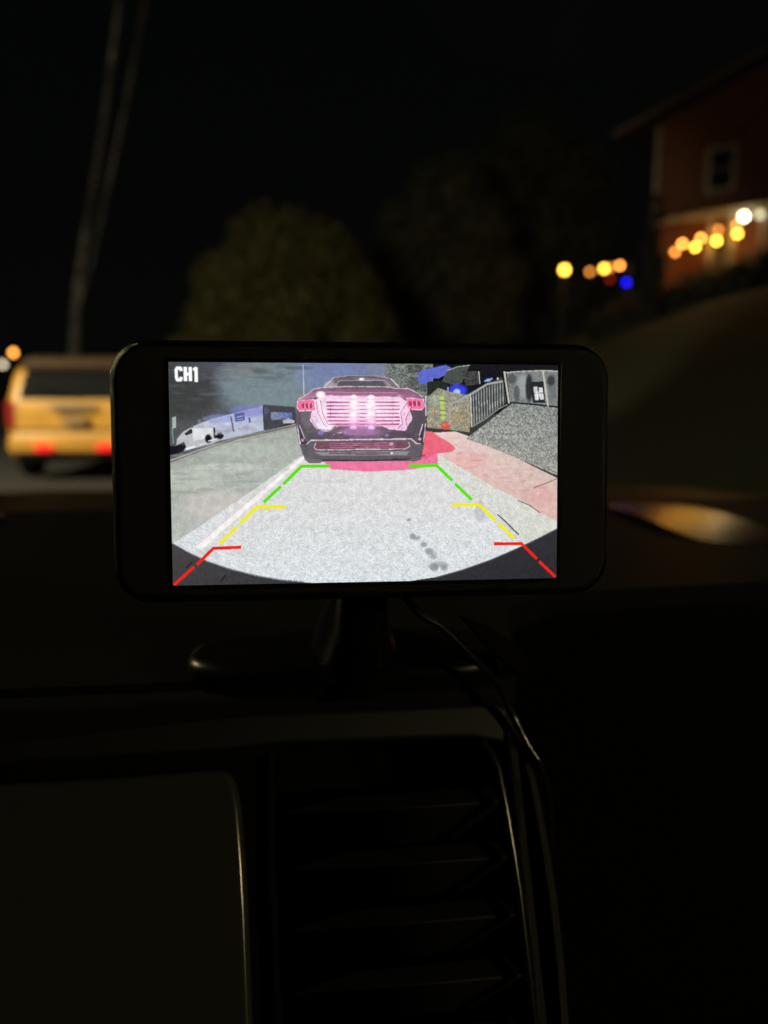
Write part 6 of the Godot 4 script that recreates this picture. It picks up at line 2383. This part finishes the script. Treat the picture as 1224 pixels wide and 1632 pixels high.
func build_van() -> void:
	var van := thing("van", "amber-lit tan van standing on the road ahead, its red tail lamps lit", "van", Vector3(-3.12, 0, -10.5))
	var s := Shape.new()
	s.xf = Transform3D(Basis(Vector3(0, 0, -1), Vector3.UP, Vector3.RIGHT), Vector3(0.925, 0, 0))
	s.plate(xy([0.10, 0.30, 0.03, 0.36, 0.0, 0.45, 0.0, 0.58, 0.035, 0.62, 0.03, 0.8, 0.035, 0.98, 0.06, 1.12, 0.20, 1.50, 0.27, 1.60, 0.40, 1.655, 0.8, 1.69, 2.5, 1.70, 2.95, 1.60, 3.75, 1.08, 4.5, 0.96, 4.75, 0.86, 4.82, 0.6, 4.78, 0.34, 4.65, 0.28, 0.3, 0.28]), 1.85, 0.17, true, 6)
	rounder(s)
	part("body", s, M.van, van)
	var tilt := Transform3D(Basis(Vector3.RIGHT, -atan2(0.14, 0.38)), Vector3(0, 1.32, -0.127))
	s = Shape.new()
	s.xf = tilt
	s.plate(rounded(1.46, 0.40, 0.06), 0.03, 0.008)
	rounder(s)
	part("rear_window", s, M.dark_glass, van)
	s = Shape.new()
	s.xf = Transform3D(Basis(Vector3.RIGHT, 0.25), Vector3(0, 1.60, -0.11))
	s.plate(rounded(1.6, 0.13, 0.05), 0.3, 0.03)
	rounder(s)
	part("spoiler", s, M.spoiler, van)
	s = Shape.new()
	s.xf = Transform3D(Basis(), Vector3(0, 0.71, 0.0))
	s.plate(rounded(1.7, 0.026, 0.01), 0.04, 0.004)
	rounder(s)
	part("tailgate_seam", s, M.black, van)
	s = Shape.new()
	s.xf = Transform3D(Basis(), Vector3(0, 0.51, 0.028))
	s.plate(rounded(1.78, 0.2, 0.05), 0.06, 0.03)
	rounder(s)
	part("bumper", s, M.van, van)
	s = Shape.new()
	s.xf = Transform3D(Basis(), Vector3(0, 0.35, 0.01))
	s.plate(rounded(1.6, 0.1, 0.02), 0.06, 0.01)
	rounder(s)
	part("bumper_skirt", s, M.black, van)
	s = Shape.new()
	s.xf = Transform3D(Basis(), Vector3(0, 0.84, -0.018))
	s.plate(rounded(0.31, 0.155, 0.01), 0.012, 0.002)
	part("number_plate", s, M.plate, van)
	s = Shape.new()
	s.xf = Transform3D(Basis(), Vector3(0, 1.02, -0.022))
	s.plate(rounded(0.62, 0.05, 0.02), 0.02, 0.008)
	part("tailgate_handle", s, M.steel, van)
	s = Shape.new()
	s.tube([Vector3(0.0, 1.17, -0.05), Vector3(-0.2, 1.2, -0.06), Vector3(-0.5, 1.27, -0.085)], [0.012], 6)
	part("wiper", s, M.black, van)
	for k in [-1, 1]:
		s = Shape.new()
		s.xf = Transform3D(Basis(Vector3.UP, k * 0.25), Vector3(k * 0.85, 0.93, -0.012))
		s.plate(rounded(0.115, 0.36, 0.03), 0.05, 0.01)
		rounder(s)
		part("tail_lamp", s, M.tail_dim, van)
		s = Shape.new()
		s.xf = Transform3D(Basis(), Vector3(k * 0.405, 0.475, 0.034))
		s.plate(rounded(0.24, 0.085, 0.03), 0.02, 0.008)
		rounder(s)
		part("bumper_lamp", s, M.tail, van)
		for w in [0.85, 3.75]:
			s = Shape.new()
			s.xf = Transform3D(Basis(Vector3(0, 0, 1), -k * PI / 2), Vector3(k * 0.84, 0.33, -w))
			s.lathe([Vector2(0.21, -0.10), Vector2(0.31, -0.10), Vector2(0.33, -0.05), Vector2(0.33, 0.05), Vector2(0.31, 0.1), Vector2(0.2, 0.1)], 20)
			var wheel := part("wheel", s, M.black, van)
			s = Shape.new()
			s.xf = Transform3D(Basis(Vector3(0, 0, 1), -k * PI / 2), Vector3(k * 0.84, 0.33, -w))
			s.lathe([Vector2(0.0, 0.06), Vector2(0.06, 0.07), Vector2(0.16, 0.05), Vector2(0.21, 0.09)], 20)
			part("rim", s, M.steel, wheel)
		s = Shape.new()
		s.xf = Transform3D(Basis(Vector3.UP, k * PI / 2), Vector3(k * 0.928, 0, 0))
		s.plate(xy([k * 0.45, 1.16, k * 0.6, 1.5, k * 2.6, 1.52, k * 3.2, 1.16]), 0.02, 0.004)
		part("side_window", s, M.dark_glass, van)

func crown(lumps: Array, count: int, leaf: float) -> Shape:
	var s := Shape.new()
	for i in count:
		var l: Array = lumps[rng.randi() % lumps.size()]
		var d := Vector3(rng.randfn(), rng.randfn(), rng.randfn()).normalized()
		var p: Vector3 = l[0] + d * Vector3(l[1], l[1] * 0.85, l[1]) * pow(rng.randf(), 0.4) * rng.randf_range(0.85, 1.12)
		var up := (d + Vector3(rng.randfn(), rng.randfn() + 0.6, rng.randfn()) * 0.6).normalized()
		var a := up.cross(Vector3(rng.randfn(), rng.randfn(), rng.randfn())).normalized() * leaf * rng.randf_range(0.6, 1.3)
		var b := up.cross(a) * rng.randf_range(0.4, 0.7)
		s.tri(p - a, p + b, p + a, up, up, up)
		s.tri(p - a, p + a, p - b, up, up, up)
	return s

func tree(called: String, label: String, at: Vector3, height: float, lumps: Array, count: int, m: Material, leaf := 0.2) -> void:
	var t := thing(called, label, "tree", at, 0.0, "trees beyond the road")
	var s := Shape.new()
	s.tube([Vector3.ZERO, Vector3(0.08, height * 0.25, 0), Vector3(0, height * 0.55, 0.1)], [0.32, 0.24, 0.12], 9)
	part("trunk", s, M.bark, t)
	for l in lumps:
		s = Shape.new()
		var from := Vector3(0.05, height * rng.randf_range(0.22, 0.45), 0.03)
		s.tube([from, from.lerp(l[0], 0.5) + Vector3(0, -0.2, 0), l[0]], [0.11, 0.07, 0.03], 6)
		part("limb", s, M.bark, t)
	part("crown", crown(lumps, count, leaf), m, t)

func build_trees() -> void:
	# the pale forked trunk behind the van
	var t := thing("birch_tree", "pale leaning forked tree trunk rising behind the van", "tree", Vector3(-8.9, 0.12, -30.5))
	var s := Shape.new()
	s.tube([Vector3(0, 0, 0), Vector3(0.07, 2.7, 0), Vector3(0.2, 4.0, 0), Vector3(0.38, 5.26, 0), Vector3(0.87, 7.56, 0), Vector3(1.63, 10.9, 0), Vector3(2.43, 15.2, 0), Vector3(2.8, 18.0, 0)], [0.25, 0.22, 0.2, 0.18, 0.14, 0.12, 0.10, 0.07], 10)
	part("trunk", s, M.birch, t)
	s = Shape.new()
	s.tube([Vector3(0.22, 4.0, 0.02), Vector3(0.52, 4.9, 0.12), Vector3(0.98, 6.0, 0.2), Vector3(1.87, 9.15, 0.3), Vector3(2.59, 11.8, 0.3), Vector3(3.43, 15.2, 0.3), Vector3(3.9, 18.0, 0.3)], [0.09, 0.09, 0.085, 0.08, 0.075, 0.07, 0.05], 9)
	part("limb", s, M.birch, t)
	part("crown", crown([[Vector3(2.7, 18.5, 0), 1.6], [Vector3(3.9, 18.4, 0.3), 1.5]], 1500, 0.14), M.leaf_dark, t)
	tree("maple_tree", "round yellow-green tree catching lamp light above the monitor", Vector3(-0.6, 0.12, -28.5), 8.3, [[Vector3(-0.4, 6.2, 0), 1.9], [Vector3(-1.8, 4.9, 0.4), 1.6], [Vector3(-2.2, 3.4, 0.8), 1.5], [Vector3(0.9, 6.1, -0.3), 1.7], [Vector3(2.1, 4.7, -0.4), 1.6], [Vector3(0.3, 4.2, 0.8), 1.9], [Vector3(2.6, 3.4, 0.1), 1.5], [Vector3(-3.3, 2.6, 0.6), 0.9], [Vector3(-0.2, 2.9, 1.0), 1.5]], 42000, M.leaf_gold, 0.10)
	tree("linden_tree", "tall dim green tree just left of the row of garden lights", Vector3(6.0, 1.4, -37.0), 11.0, [[Vector3(0.9, 9.4, 0), 2.0], [Vector3(-0.6, 7.6, 0.4), 2.0], [Vector3(2.2, 7.8, -0.3), 2.1], [Vector3(-1.2, 5.3, 0.6), 1.9], [Vector3(1.0, 5.4, 0.8), 2.2], [Vector3(3.0, 5.4, 0), 2.0], [Vector3(0.2, 3.4, 0.5), 1.9], [Vector3(2.6, 3.3, 0.4), 1.9]], 36000, M.leaf_green, 0.12)
	tree("oak_tree", "broad dark tree rising behind the garden lights beside the house", Vector3(13.0, 3.7, -43.0), 14.0, [[Vector3(0, 11.0, 0), 2.8], [Vector3(-2.2, 9.0, 0.4), 2.6], [Vector3(2.2, 9.2, 0.2), 2.7], [Vector3(-2.8, 6.0, 0.6), 2.5], [Vector3(0.4, 6.6, 1.0), 2.8], [Vector3(2.9, 6.2, 0.3), 2.5], [Vector3(-1.2, 3.8, 0.8), 2.4], [Vector3(2.0, 3.6, 0.6), 2.4]], 36000, M.leaf_green, 0.14)
	for p in [[12.6, 3.1, -29.5, "dark shrub in front of the house corner"], [14.9, 4.0, -28.2, "dark shrub below the porch of the house"], [16.6, 4.6, -27.0, "dark shrub below the white porch lanterns"], [18.2, 4.8, -26.0, "dark shrub at the right edge under the porch"]]:
		var b := thing("shrub", p[3], "shrub", Vector3(p[0], p[1], p[2]), 0.0, "shrubs on the bank")
		part("foliage", crown([[Vector3(0, 0.9, 0), 1.1], [Vector3(0.7, 1.3, -0.2), 1.0], [Vector3(-0.6, 0.7, 0), 0.8]], 1800, 0.14), M.leaf_dark, b)
	var con := thing("conifer", "narrow black conifer in front of the left corner of the house", "tree", Vector3(13.15, 3.3, -28.0))
	s = Shape.new()
	s.tube([Vector3.ZERO, Vector3(0, 5.2, 0)], [0.14, 0.03], 7)
	part("trunk", s, M.bark, con)
	var cone := []
	for k in 9:
		cone.append([Vector3(rng.randfn() * 0.08, 0.6 + 0.55 * k, rng.randfn() * 0.08), 0.62 - 0.05 * k])
	part("crown", crown(cone, 7000, 0.08), M.leaf_dark, con)
	# low shrub under the gold tree
	var sh := thing("shrub", "low dim shrub at the foot of the yellow-green tree", "shrub", Vector3(-4.4, 0.12, -28.0))
	part("foliage", crown([[Vector3(0, 1.2, 0), 1.1], [Vector3(0.9, 1.6, -0.2), 1.2], [Vector3(0.8, 2.5, 0), 0.8]], 1800, 0.16), M.leaf_gold, sh)

func build_house() -> void:
	var h := thing("house", "dark red-brown house on the bank with a lit porch and white trim", "house", Vector3(15.82, 5.96, -33.0), -PI / 4)
	var s := Shape.new()
	s.plate(xy([-0.35, -1.4, 9.8, -1.4, 9.8, 6.85, 4.7, 8.55, -0.35, 6.85]), 7.0, 0.02)
	part("wall", s, M.siding, h)
	for k in [-1, 1]:
		s = Shape.new()
		var from := Vector3(4.72 + k * 6.9, 6.62, -3.3)
		var ridge := Vector3(4.72, 8.78, -3.3)
		var mid := (from + ridge) / 2
		s.xf = Transform3D(Basis(Vector3(0, 0, 1), atan2(-k * 2.16, 6.9)), mid)
		s.box(Vector3.ZERO, Vector3(7.24, 0.12, 7.9), 0.02)
		var slope := part("roof", s, M.shingle, h)
		s = Shape.new()
		s.xf = Transform3D(Basis(Vector3(0, 0, 1), atan2(-k * 2.16, 6.9)), mid + Vector3(0, -0.06, 4.0))
		s.box(Vector3.ZERO, Vector3(7.24, 0.2, 0.04), 0.006)
		part("bargeboard", s, M.porch_wood, slope)
	# front gable with its own rake
	s = Shape.new()
	s.xf = Transform3D(Basis(), Vector3(0, 0, 0.6))
	s.plate(xy([3.3, 2.6, 7.3, 2.6, 7.3, 5.9, 5.3, 7.5, 3.3, 5.9]), 0.6, 0.02)
	part("bay", s, M.siding, h)
	for k in [-1, 1]:
		s = Shape.new()
		s.xf = Transform3D(Basis(Vector3(0, 0, 1), atan2(-k * 1.9, 2.4)), Vector3(5.3 + k * 1.2, 6.72, 0.4))
		s.box(Vector3.ZERO, Vector3(3.06, 0.14, 0.8), 0.01)
		part("bay_roof", s, M.porch_wood, h)
	s = Shape.new()
	s.box(Vector3(-0.36, 2.6, 0.0), Vector3(0.16, 8.2, 0.1), 0.01)
	part("corner_board", s, M.white, h)
	for w in [[2.34, 4.5, 0.0, 0.9, 1.5], [5.3, 4.4, 0.6, 1.0, 1.5]]:
		s = Shape.new()
		s.box(Vector3(w[0], w[1], w[2] + 0.012), Vector3(w[3] - 0.05, w[4] - 0.05, 0.02), 0.002)
		var win := part("window", s, M.dark_glass, h)
		for k in [-1, 1]:
			s = Shape.new()
			s.box(Vector3(w[0] + k * (w[3] / 2 + 0.07), w[1], w[2] + 0.04), Vector3(0.18, w[4] + 0.3, 0.08), 0.01)
			part("frame", s, M.white, win)
			s = Shape.new()
			s.box(Vector3(w[0], w[1] + k * (w[4] / 2 + 0.08), w[2] + 0.037), Vector3(w[3] - 0.04, 0.14, 0.074), 0.01)
			part("frame", s, M.white, win)
		s = Shape.new()
		s.box(Vector3(w[0], w[1], w[2] + 0.03), Vector3(w[3], 0.05, 0.03), 0.005)
		part("glazing_bar", s, M.white, win)
	# porch
	s = Shape.new()
	s.box(Vector3(5.0, -0.62, 1.1), Vector3(9.0, 0.2, 2.2), 0.02)
	part("porch_floor", s, M.porch_wood, h)
	s = Shape.new()
	s.box(Vector3(5.0, -1.4, 1.05), Vector3(8.8, 1.36, 2.0), 0.02)
	part("porch_base", s, M.siding, h)
	s = Shape.new()
	s.xf = Transform3D(Basis(Vector3.RIGHT, 0.10), Vector3(5.0, 2.52, 1.2))
	s.box(Vector3.ZERO, Vector3(9.6, 0.12, 2.6), 0.02)
	part("porch_roof", s, M.shingle, h)
	s = Shape.new()
	s.box(Vector3(5.0, 2.28, 2.1), Vector3(9.2, 0.2, 0.14), 0.01)
	part("porch_beam", s, M.white, h)
	for px in [2.68, 3.5, 4.6, 6.2, 7.8, 9.4]:
		s = Shape.new()
		s.box(Vector3(px, 0.83, 2.1), Vector3(0.17, 2.7, 0.15), 0.01)
		part("porch_post", s, M.white, h)
	s = Shape.new()
	s.box(Vector3(2.55, 0.55, 0.03), Vector3(0.95, 2.1, 0.06), 0.01)
	var door := part("door", s, M.dark_wood, h)
	s = Shape.new()
	s.ball(Vector3(2.93, 0.5, 0.09), 0.035, 8)
	part("handle", s, M.steel, door)

func globe(parent: Node, at: Vector3, r: float, c: Color, shine: float, light: float) -> void:
	var s := Shape.new()
	s.ball(at, r)
	part("bulb", s, glowing(c, shine), parent)
	if light > 0.0:
		omni(parent, "bulb_light", at, c, light, r)

func build_lights() -> void:
	var yellow := Color(1.0, 0.74, 0.24)
	var orange := Color(1.0, 0.62, 0.26)
	var here := Vector3(15.82, 5.96, -33.0)
	var turn := -PI / 4
	var st := thing("porch_string_lights", "string of warm globe lights hanging along the porch of the house", "string lights", here, turn)
	var spots := [[0.62, 1.75, 1.38, 0.97, 0.45], [0.62, 1.75, 1.66, 1.26, 0.85], [0, 0, 2.17, 1.07, 1.05], [0, 0, 2.37, 1.39, 0.8], [0, 0, 2.98, 1.22, 1.1], [0, 0, 3.02, 1.62, 0.28], [0, 0, 3.74, 1.39, 1.0], [0, 0, 3.69, 1.70, 0.35]]
	var wire := [Vector3(0.6, 2.1, 2.2)]
	for p in spots:
		globe(st, Vector3(p[2], p[3], 2.24), 0.085, yellow if p[4] > 0.9 else orange, 22.0 * p[4], 0.75 * p[4])
		wire.append(Vector3(p[2], p[3] + 0.11, 2.24))
	wire.append(Vector3(4.6, 2.1, 2.2))
	var s := Shape.new()
	s.tube(wire, [0.01], 5)
	part("wire", s, M.black, st)
	for p in [[3.95, 1.98, 17.0, "bright white lantern hanging from the porch beam"], [4.52, 1.97, 2.2, "dimmer white lantern nearest the right edge of the picture, on the porch"]]:
		var la := thing("porch_lantern", p[3], "lantern", here + Vector3(p[0], p[1], 2.32).rotated(Vector3.UP, turn), turn, "white porch lanterns")
		globe(la, Vector3.ZERO, 0.12, Color(1.0, 0.97, 0.78), p[2], 0.03 * p[2])
		s = Shape.new()
		s.tube([Vector3(0, 0.11, 0), Vector3(0, 0.22, 0), Vector3(0, 0.3, -0.1)], [0.05, 0.02, 0.02], 8)
		part("bracket", s, M.black, la)
	# garden lights between two posts on the bank, left of the house
	var g := thing("garden_string_lights", "row of coloured garden lights between posts left of the house", "string lights", Vector3(10.7, 0, -31.0))
	for p in [[0.06, 6.24, 0.13, yellow, 9.5], [1.14, 6.18, 0.085, orange, 3.2], [1.75, 6.32, 0.11, yellow, 8.5], [2.02, 6.36, 0.085, orange, 2.6], [2.42, 6.455, 0.085, orange, 8.0], [2.02, 5.9, 0.085, Color(0.6, 0.12, 0.05), 1.5], [2.73, 5.78, 0.085, Color(0.06, 0.06, 1.0), 4.5]]:
		globe(g, Vector3(p[0], p[1], 0), p[2], p[3], p[4] * 1.7, 0.02 * p[4])
	s = Shape.new()
	s.tube([Vector3(0.06, 6.4, 0), Vector3(1.14, 6.28, 0), Vector3(1.75, 6.44, 0), Vector3(2.42, 6.56, 0), Vector3(2.9, 6.5, 0)], [0.012], 5)
	part("wire", s, M.black, g)
	for p in [[0.06, 6.42], [2.9, 6.55]]:
		s = Shape.new()
		var foot := land(10.7 + p[0], -31.0) - 0.1
		s.tube([Vector3(p[0], foot, -0.12), Vector3(p[0], p[1], -0.12)], [0.05, 0.035], 8)
		part("post", s, M.dark_wood, g)
	# garden lamps far off on the left
	for p in [[-14.55, 3.22, 0.13, orange, 9.0, "amber lamp on a post, above the left end of the van roof"], [-15.1, 2.64, 0.13, Color(1, 0.95, 0.8), 3.0, "pale lamp on a post at the left edge, lower than the amber one"]]:
		var l := thing("lamp_post", p[5], "lamp", Vector3(p[0], 0.12, -40.0), 0.0, "far lamp posts")
		globe(l, Vector3(0, p[1] - 0.12, 0), p[2], p[3], p[4], 0.02 * p[4])
		s = Shape.new()
		s.tube([Vector3.ZERO, Vector3(0, p[1] - 0.27, 0)], [0.06, 0.04], 8)
		part("post", s, M.black, l)
	# lamps outside the frame: one lights the van from the left pavement, one shines in at the passenger side
	for p in [[Vector3(-9.6, 0.12, -4.6), 1.0, 5.9, 46.0, "tall street lamp on the left pavement, lighting the van"], [Vector3(2.4, 0.12, 1.6), -0.2, 1.75, 1.35, "short yellow lamp post on the pavement beside the car"]]:
		var l := thing("street_lamp", p[4], "street lamp", p[0])
		s = Shape.new()
		s.tube([Vector3.ZERO, Vector3(0, p[2] * 0.6, 0), Vector3(0, p[2] + 0.1, 0), Vector3(p[1], p[2] + 0.25, 0)], [0.09, 0.07, 0.05, 0.04], 10)
		part("pole", s, M.steel, l)
		s = Shape.new()
		s.box(Vector3(p[1], p[2] + 0.26, 0), Vector3(0.5, 0.1, 0.3), 0.03)
		part("lamp_head", s, M.steel, l)
		s = Shape.new()
		s.box(Vector3(p[1], p[2] + 0.19, 0), Vector3(0.4, 0.04, 0.22), 0.01)
		part("lamp_lens", s, glowing(Color(1.0, 0.84, 0.5), 6.0), l)
		omni(l, "lamp_light", Vector3(p[1], p[2] + 0.08, 0), Color(1.0, 0.92, 0.68), p[3], 0.12)
		if p[1] > 0.0:
			# the luminaire throws most of its light along the street
			var beam := SpotLight3D.new()
			beam.name = "lamp_beam"
			l.add_child(beam)
			beam.transform = Transform3D(Basis.looking_at(Vector3(0.16, -0.375, -0.913)), Vector3(p[1], p[2] + 0.06, 0))
			beam.light_color = Color(1.0, 0.94, 0.79)
			beam.light_energy = 135.0
			beam.light_size = 0.12
			beam.spot_angle = 46.0
			beam.spot_angle_attenuation = 0.2
			beam.spot_range = 120.0
			beam.shadow_enabled = true

func build_materials() -> void:
	M.pad = paint(lin(0.011, 0.011, 0.011), 0.5)
	M.pad.metallic_specular = 0.05
	M.crown = paint(lin(0.011, 0.011, 0.011), 0.24)
	M.crown.metallic_specular = 0.65
	M.trim = paint(lin(0.036, 0.037, 0.036), 0.16)
	M.band = mottled(lin(0.010, 0.010, 0.0095), 0.5, 0.6, 0.02, 0.05, 0.01)
	M.grained = mottled(lin(0.02, 0.02, 0.02), 0.36, 0.6, 0.012, 0.05, 0.03)
	M.gloss = paint(lin(0.010, 0.010, 0.010), 0.17)
	M.slat = paint(lin(0.007, 0.007, 0.007), 0.6)
	M.slat.metallic_specular = 0.3
	M.black = paint(lin(0.005, 0.005, 0.005), 0.7)
	M.black.metallic_specular = 0.12
	M.mount = paint(lin(0.004, 0.004, 0.0055), 0.3)
	M.mount.metallic_specular = 0.3
	M.housing = mottled(lin(0.0035, 0.0045, 0.0065), 0.16, 0.7, 0.008, 0.04, 0.01)
	M.housing.metallic_specular = 0.35
	M.bezel = paint(lin(0.006, 0.006, 0.007), 0.2)
	M.bonnet = paint(lin(0.006, 0.006, 0.007), 0.5)
	M.bonnet.metallic_specular = 0.15
	M.glass = paint(Color(0.05, 0.05, 0.05, 0.02), 0.0)
	M.glass.transparency = BaseMaterial3D.TRANSPARENCY_ALPHA
	M.van = mottled(lin(0.66, 0.35, 0.05), 0.4, 0.86, 1.6, 0.006)
	M.spoiler = paint(lin(0.06, 0.035, 0.015), 0.5)
	M.dark_glass = paint(lin(0.012, 0.014, 0.016), 0.08)
	M.plate = paint(lin(0.30, 0.19, 0.08), 0.5)
	M.tail = glowing(Color(1.0, 0.12, 0.13), 1.7, Color(0.3, 0.01, 0.01))
	M.tail_dim = glowing(Color(0.9, 0.16, 0.1), 0.35, Color(0.3, 0.02, 0.02))
	M.steel = paint(lin(0.25, 0.25, 0.25), 0.45, 0.8)
	M.asphalt = mottled(lin(0.05, 0.05, 0.05), 0.85, 0.6, 1.4, 0.05, 0.4)
	M.concrete = mottled(lin(0.24, 0.23, 0.21), 0.85, 0.75, 2.0, 0.02, 0.2)
	M.line = mottled(lin(0.6, 0.6, 0.58), 0.7, 0.7, 0.5, 0.05)
	M.lawn = mottled(lin(0.036, 0.052, 0.026), 0.95, 0.45, 2.6, 0.03, 3.0)
	M.bark = mottled(lin(0.08, 0.06, 0.045), 0.9, 0.5, 0.7, 0.03, 1.0)
	M.birch = mottled(lin(0.22, 0.21, 0.19), 0.8, 0.1, 9.0, 0.012)
	for k in [["leaf_gold", 0.13, 0.12, 0.035], ["leaf_green", 0.075, 0.085, 0.045], ["leaf_dark", 0.03, 0.035, 0.02]]:
		var m := mottled(lin(k[1], k[2], k[3]), 0.7, 0.5, 3.0, 0.02)
		m.backlight_enabled = true
		m.backlight = Color(0.3, 0.3, 0.2)
		M[k[0]] = m
	M.siding = mottled(lin(0.16, 0.055, 0.022), 0.8, 0.7, 1.5, 0.03)
	M.shingle = mottled(lin(0.05, 0.045, 0.04), 0.9, 0.6, 1.0, 0.04)
	M.white = paint(lin(0.30, 0.26, 0.20), 0.6)
	M.porch_wood = mottled(lin(0.2, 0.14, 0.09), 0.7, 0.6, 1.0, 0.03)
	M.dark_wood = mottled(lin(0.035, 0.028, 0.022), 0.6, 0.6, 1.0, 0.03)

func _ready() -> void:
	rng.seed = 7
	# camera: a phone lens, focused on the monitor
	var cam := Camera3D.new()
	cam.name = "camera"
	add_child(cam)
	var lens := CameraAttributesPhysical.new()
	lens.frustum_focal_length = 17.33
	lens.frustum_focus_distance = 0.212
	lens.exposure_aperture = 4.6
	lens.frustum_near = 0.02
	lens.frustum_far = 1000.0
	cam.attributes = lens
	cam.fov = 69.02
	cam.near = 0.02
	cam.far = 1000.0
	cam.position = Vector3(0, 1.2, 0)
	cam.rotation_degrees = Vector3(-9.05, -6.0, 0)
	cam.current = true
	# night sky, and the faint light it gives
	var we := WorldEnvironment.new()
	we.name = "environment"
	var env := Environment.new()
	env.background_mode = Environment.BG_SKY
	var sky := Sky.new()
	var air := ProceduralSkyMaterial.new()
	air.sky_top_color = Color8(3, 4, 4)
	air.sky_horizon_color = Color8(6, 7, 6)
	air.ground_horizon_color = Color8(6, 6, 5)
	air.ground_bottom_color = Color8(4, 4, 4)
	sky.sky_material = air
	env.sky = sky
	env.tonemap_mode = Environment.TONE_MAPPER_LINEAR
	env.tonemap_exposure = 1.0
	env.sdfgi_enabled = true
	env.ssao_enabled = true
	env.ssil_enabled = true
	we.environment = env
	add_child(we)
	var moon := DirectionalLight3D.new()
	moon.name = "moon"
	moon.light_energy = 0.002
	moon.light_angular_distance = 0.5
	moon.light_color = Color(0.8, 0.85, 1.0)
	moon.rotation_degrees = Vector3(-50, 30, 0)
	moon.shadow_enabled = true
	add_child(moon)
	build_materials()
	build_setting()
	build_house()
	build_trees()
	build_car()
	build_van()
	build_monitor()
	build_lights()
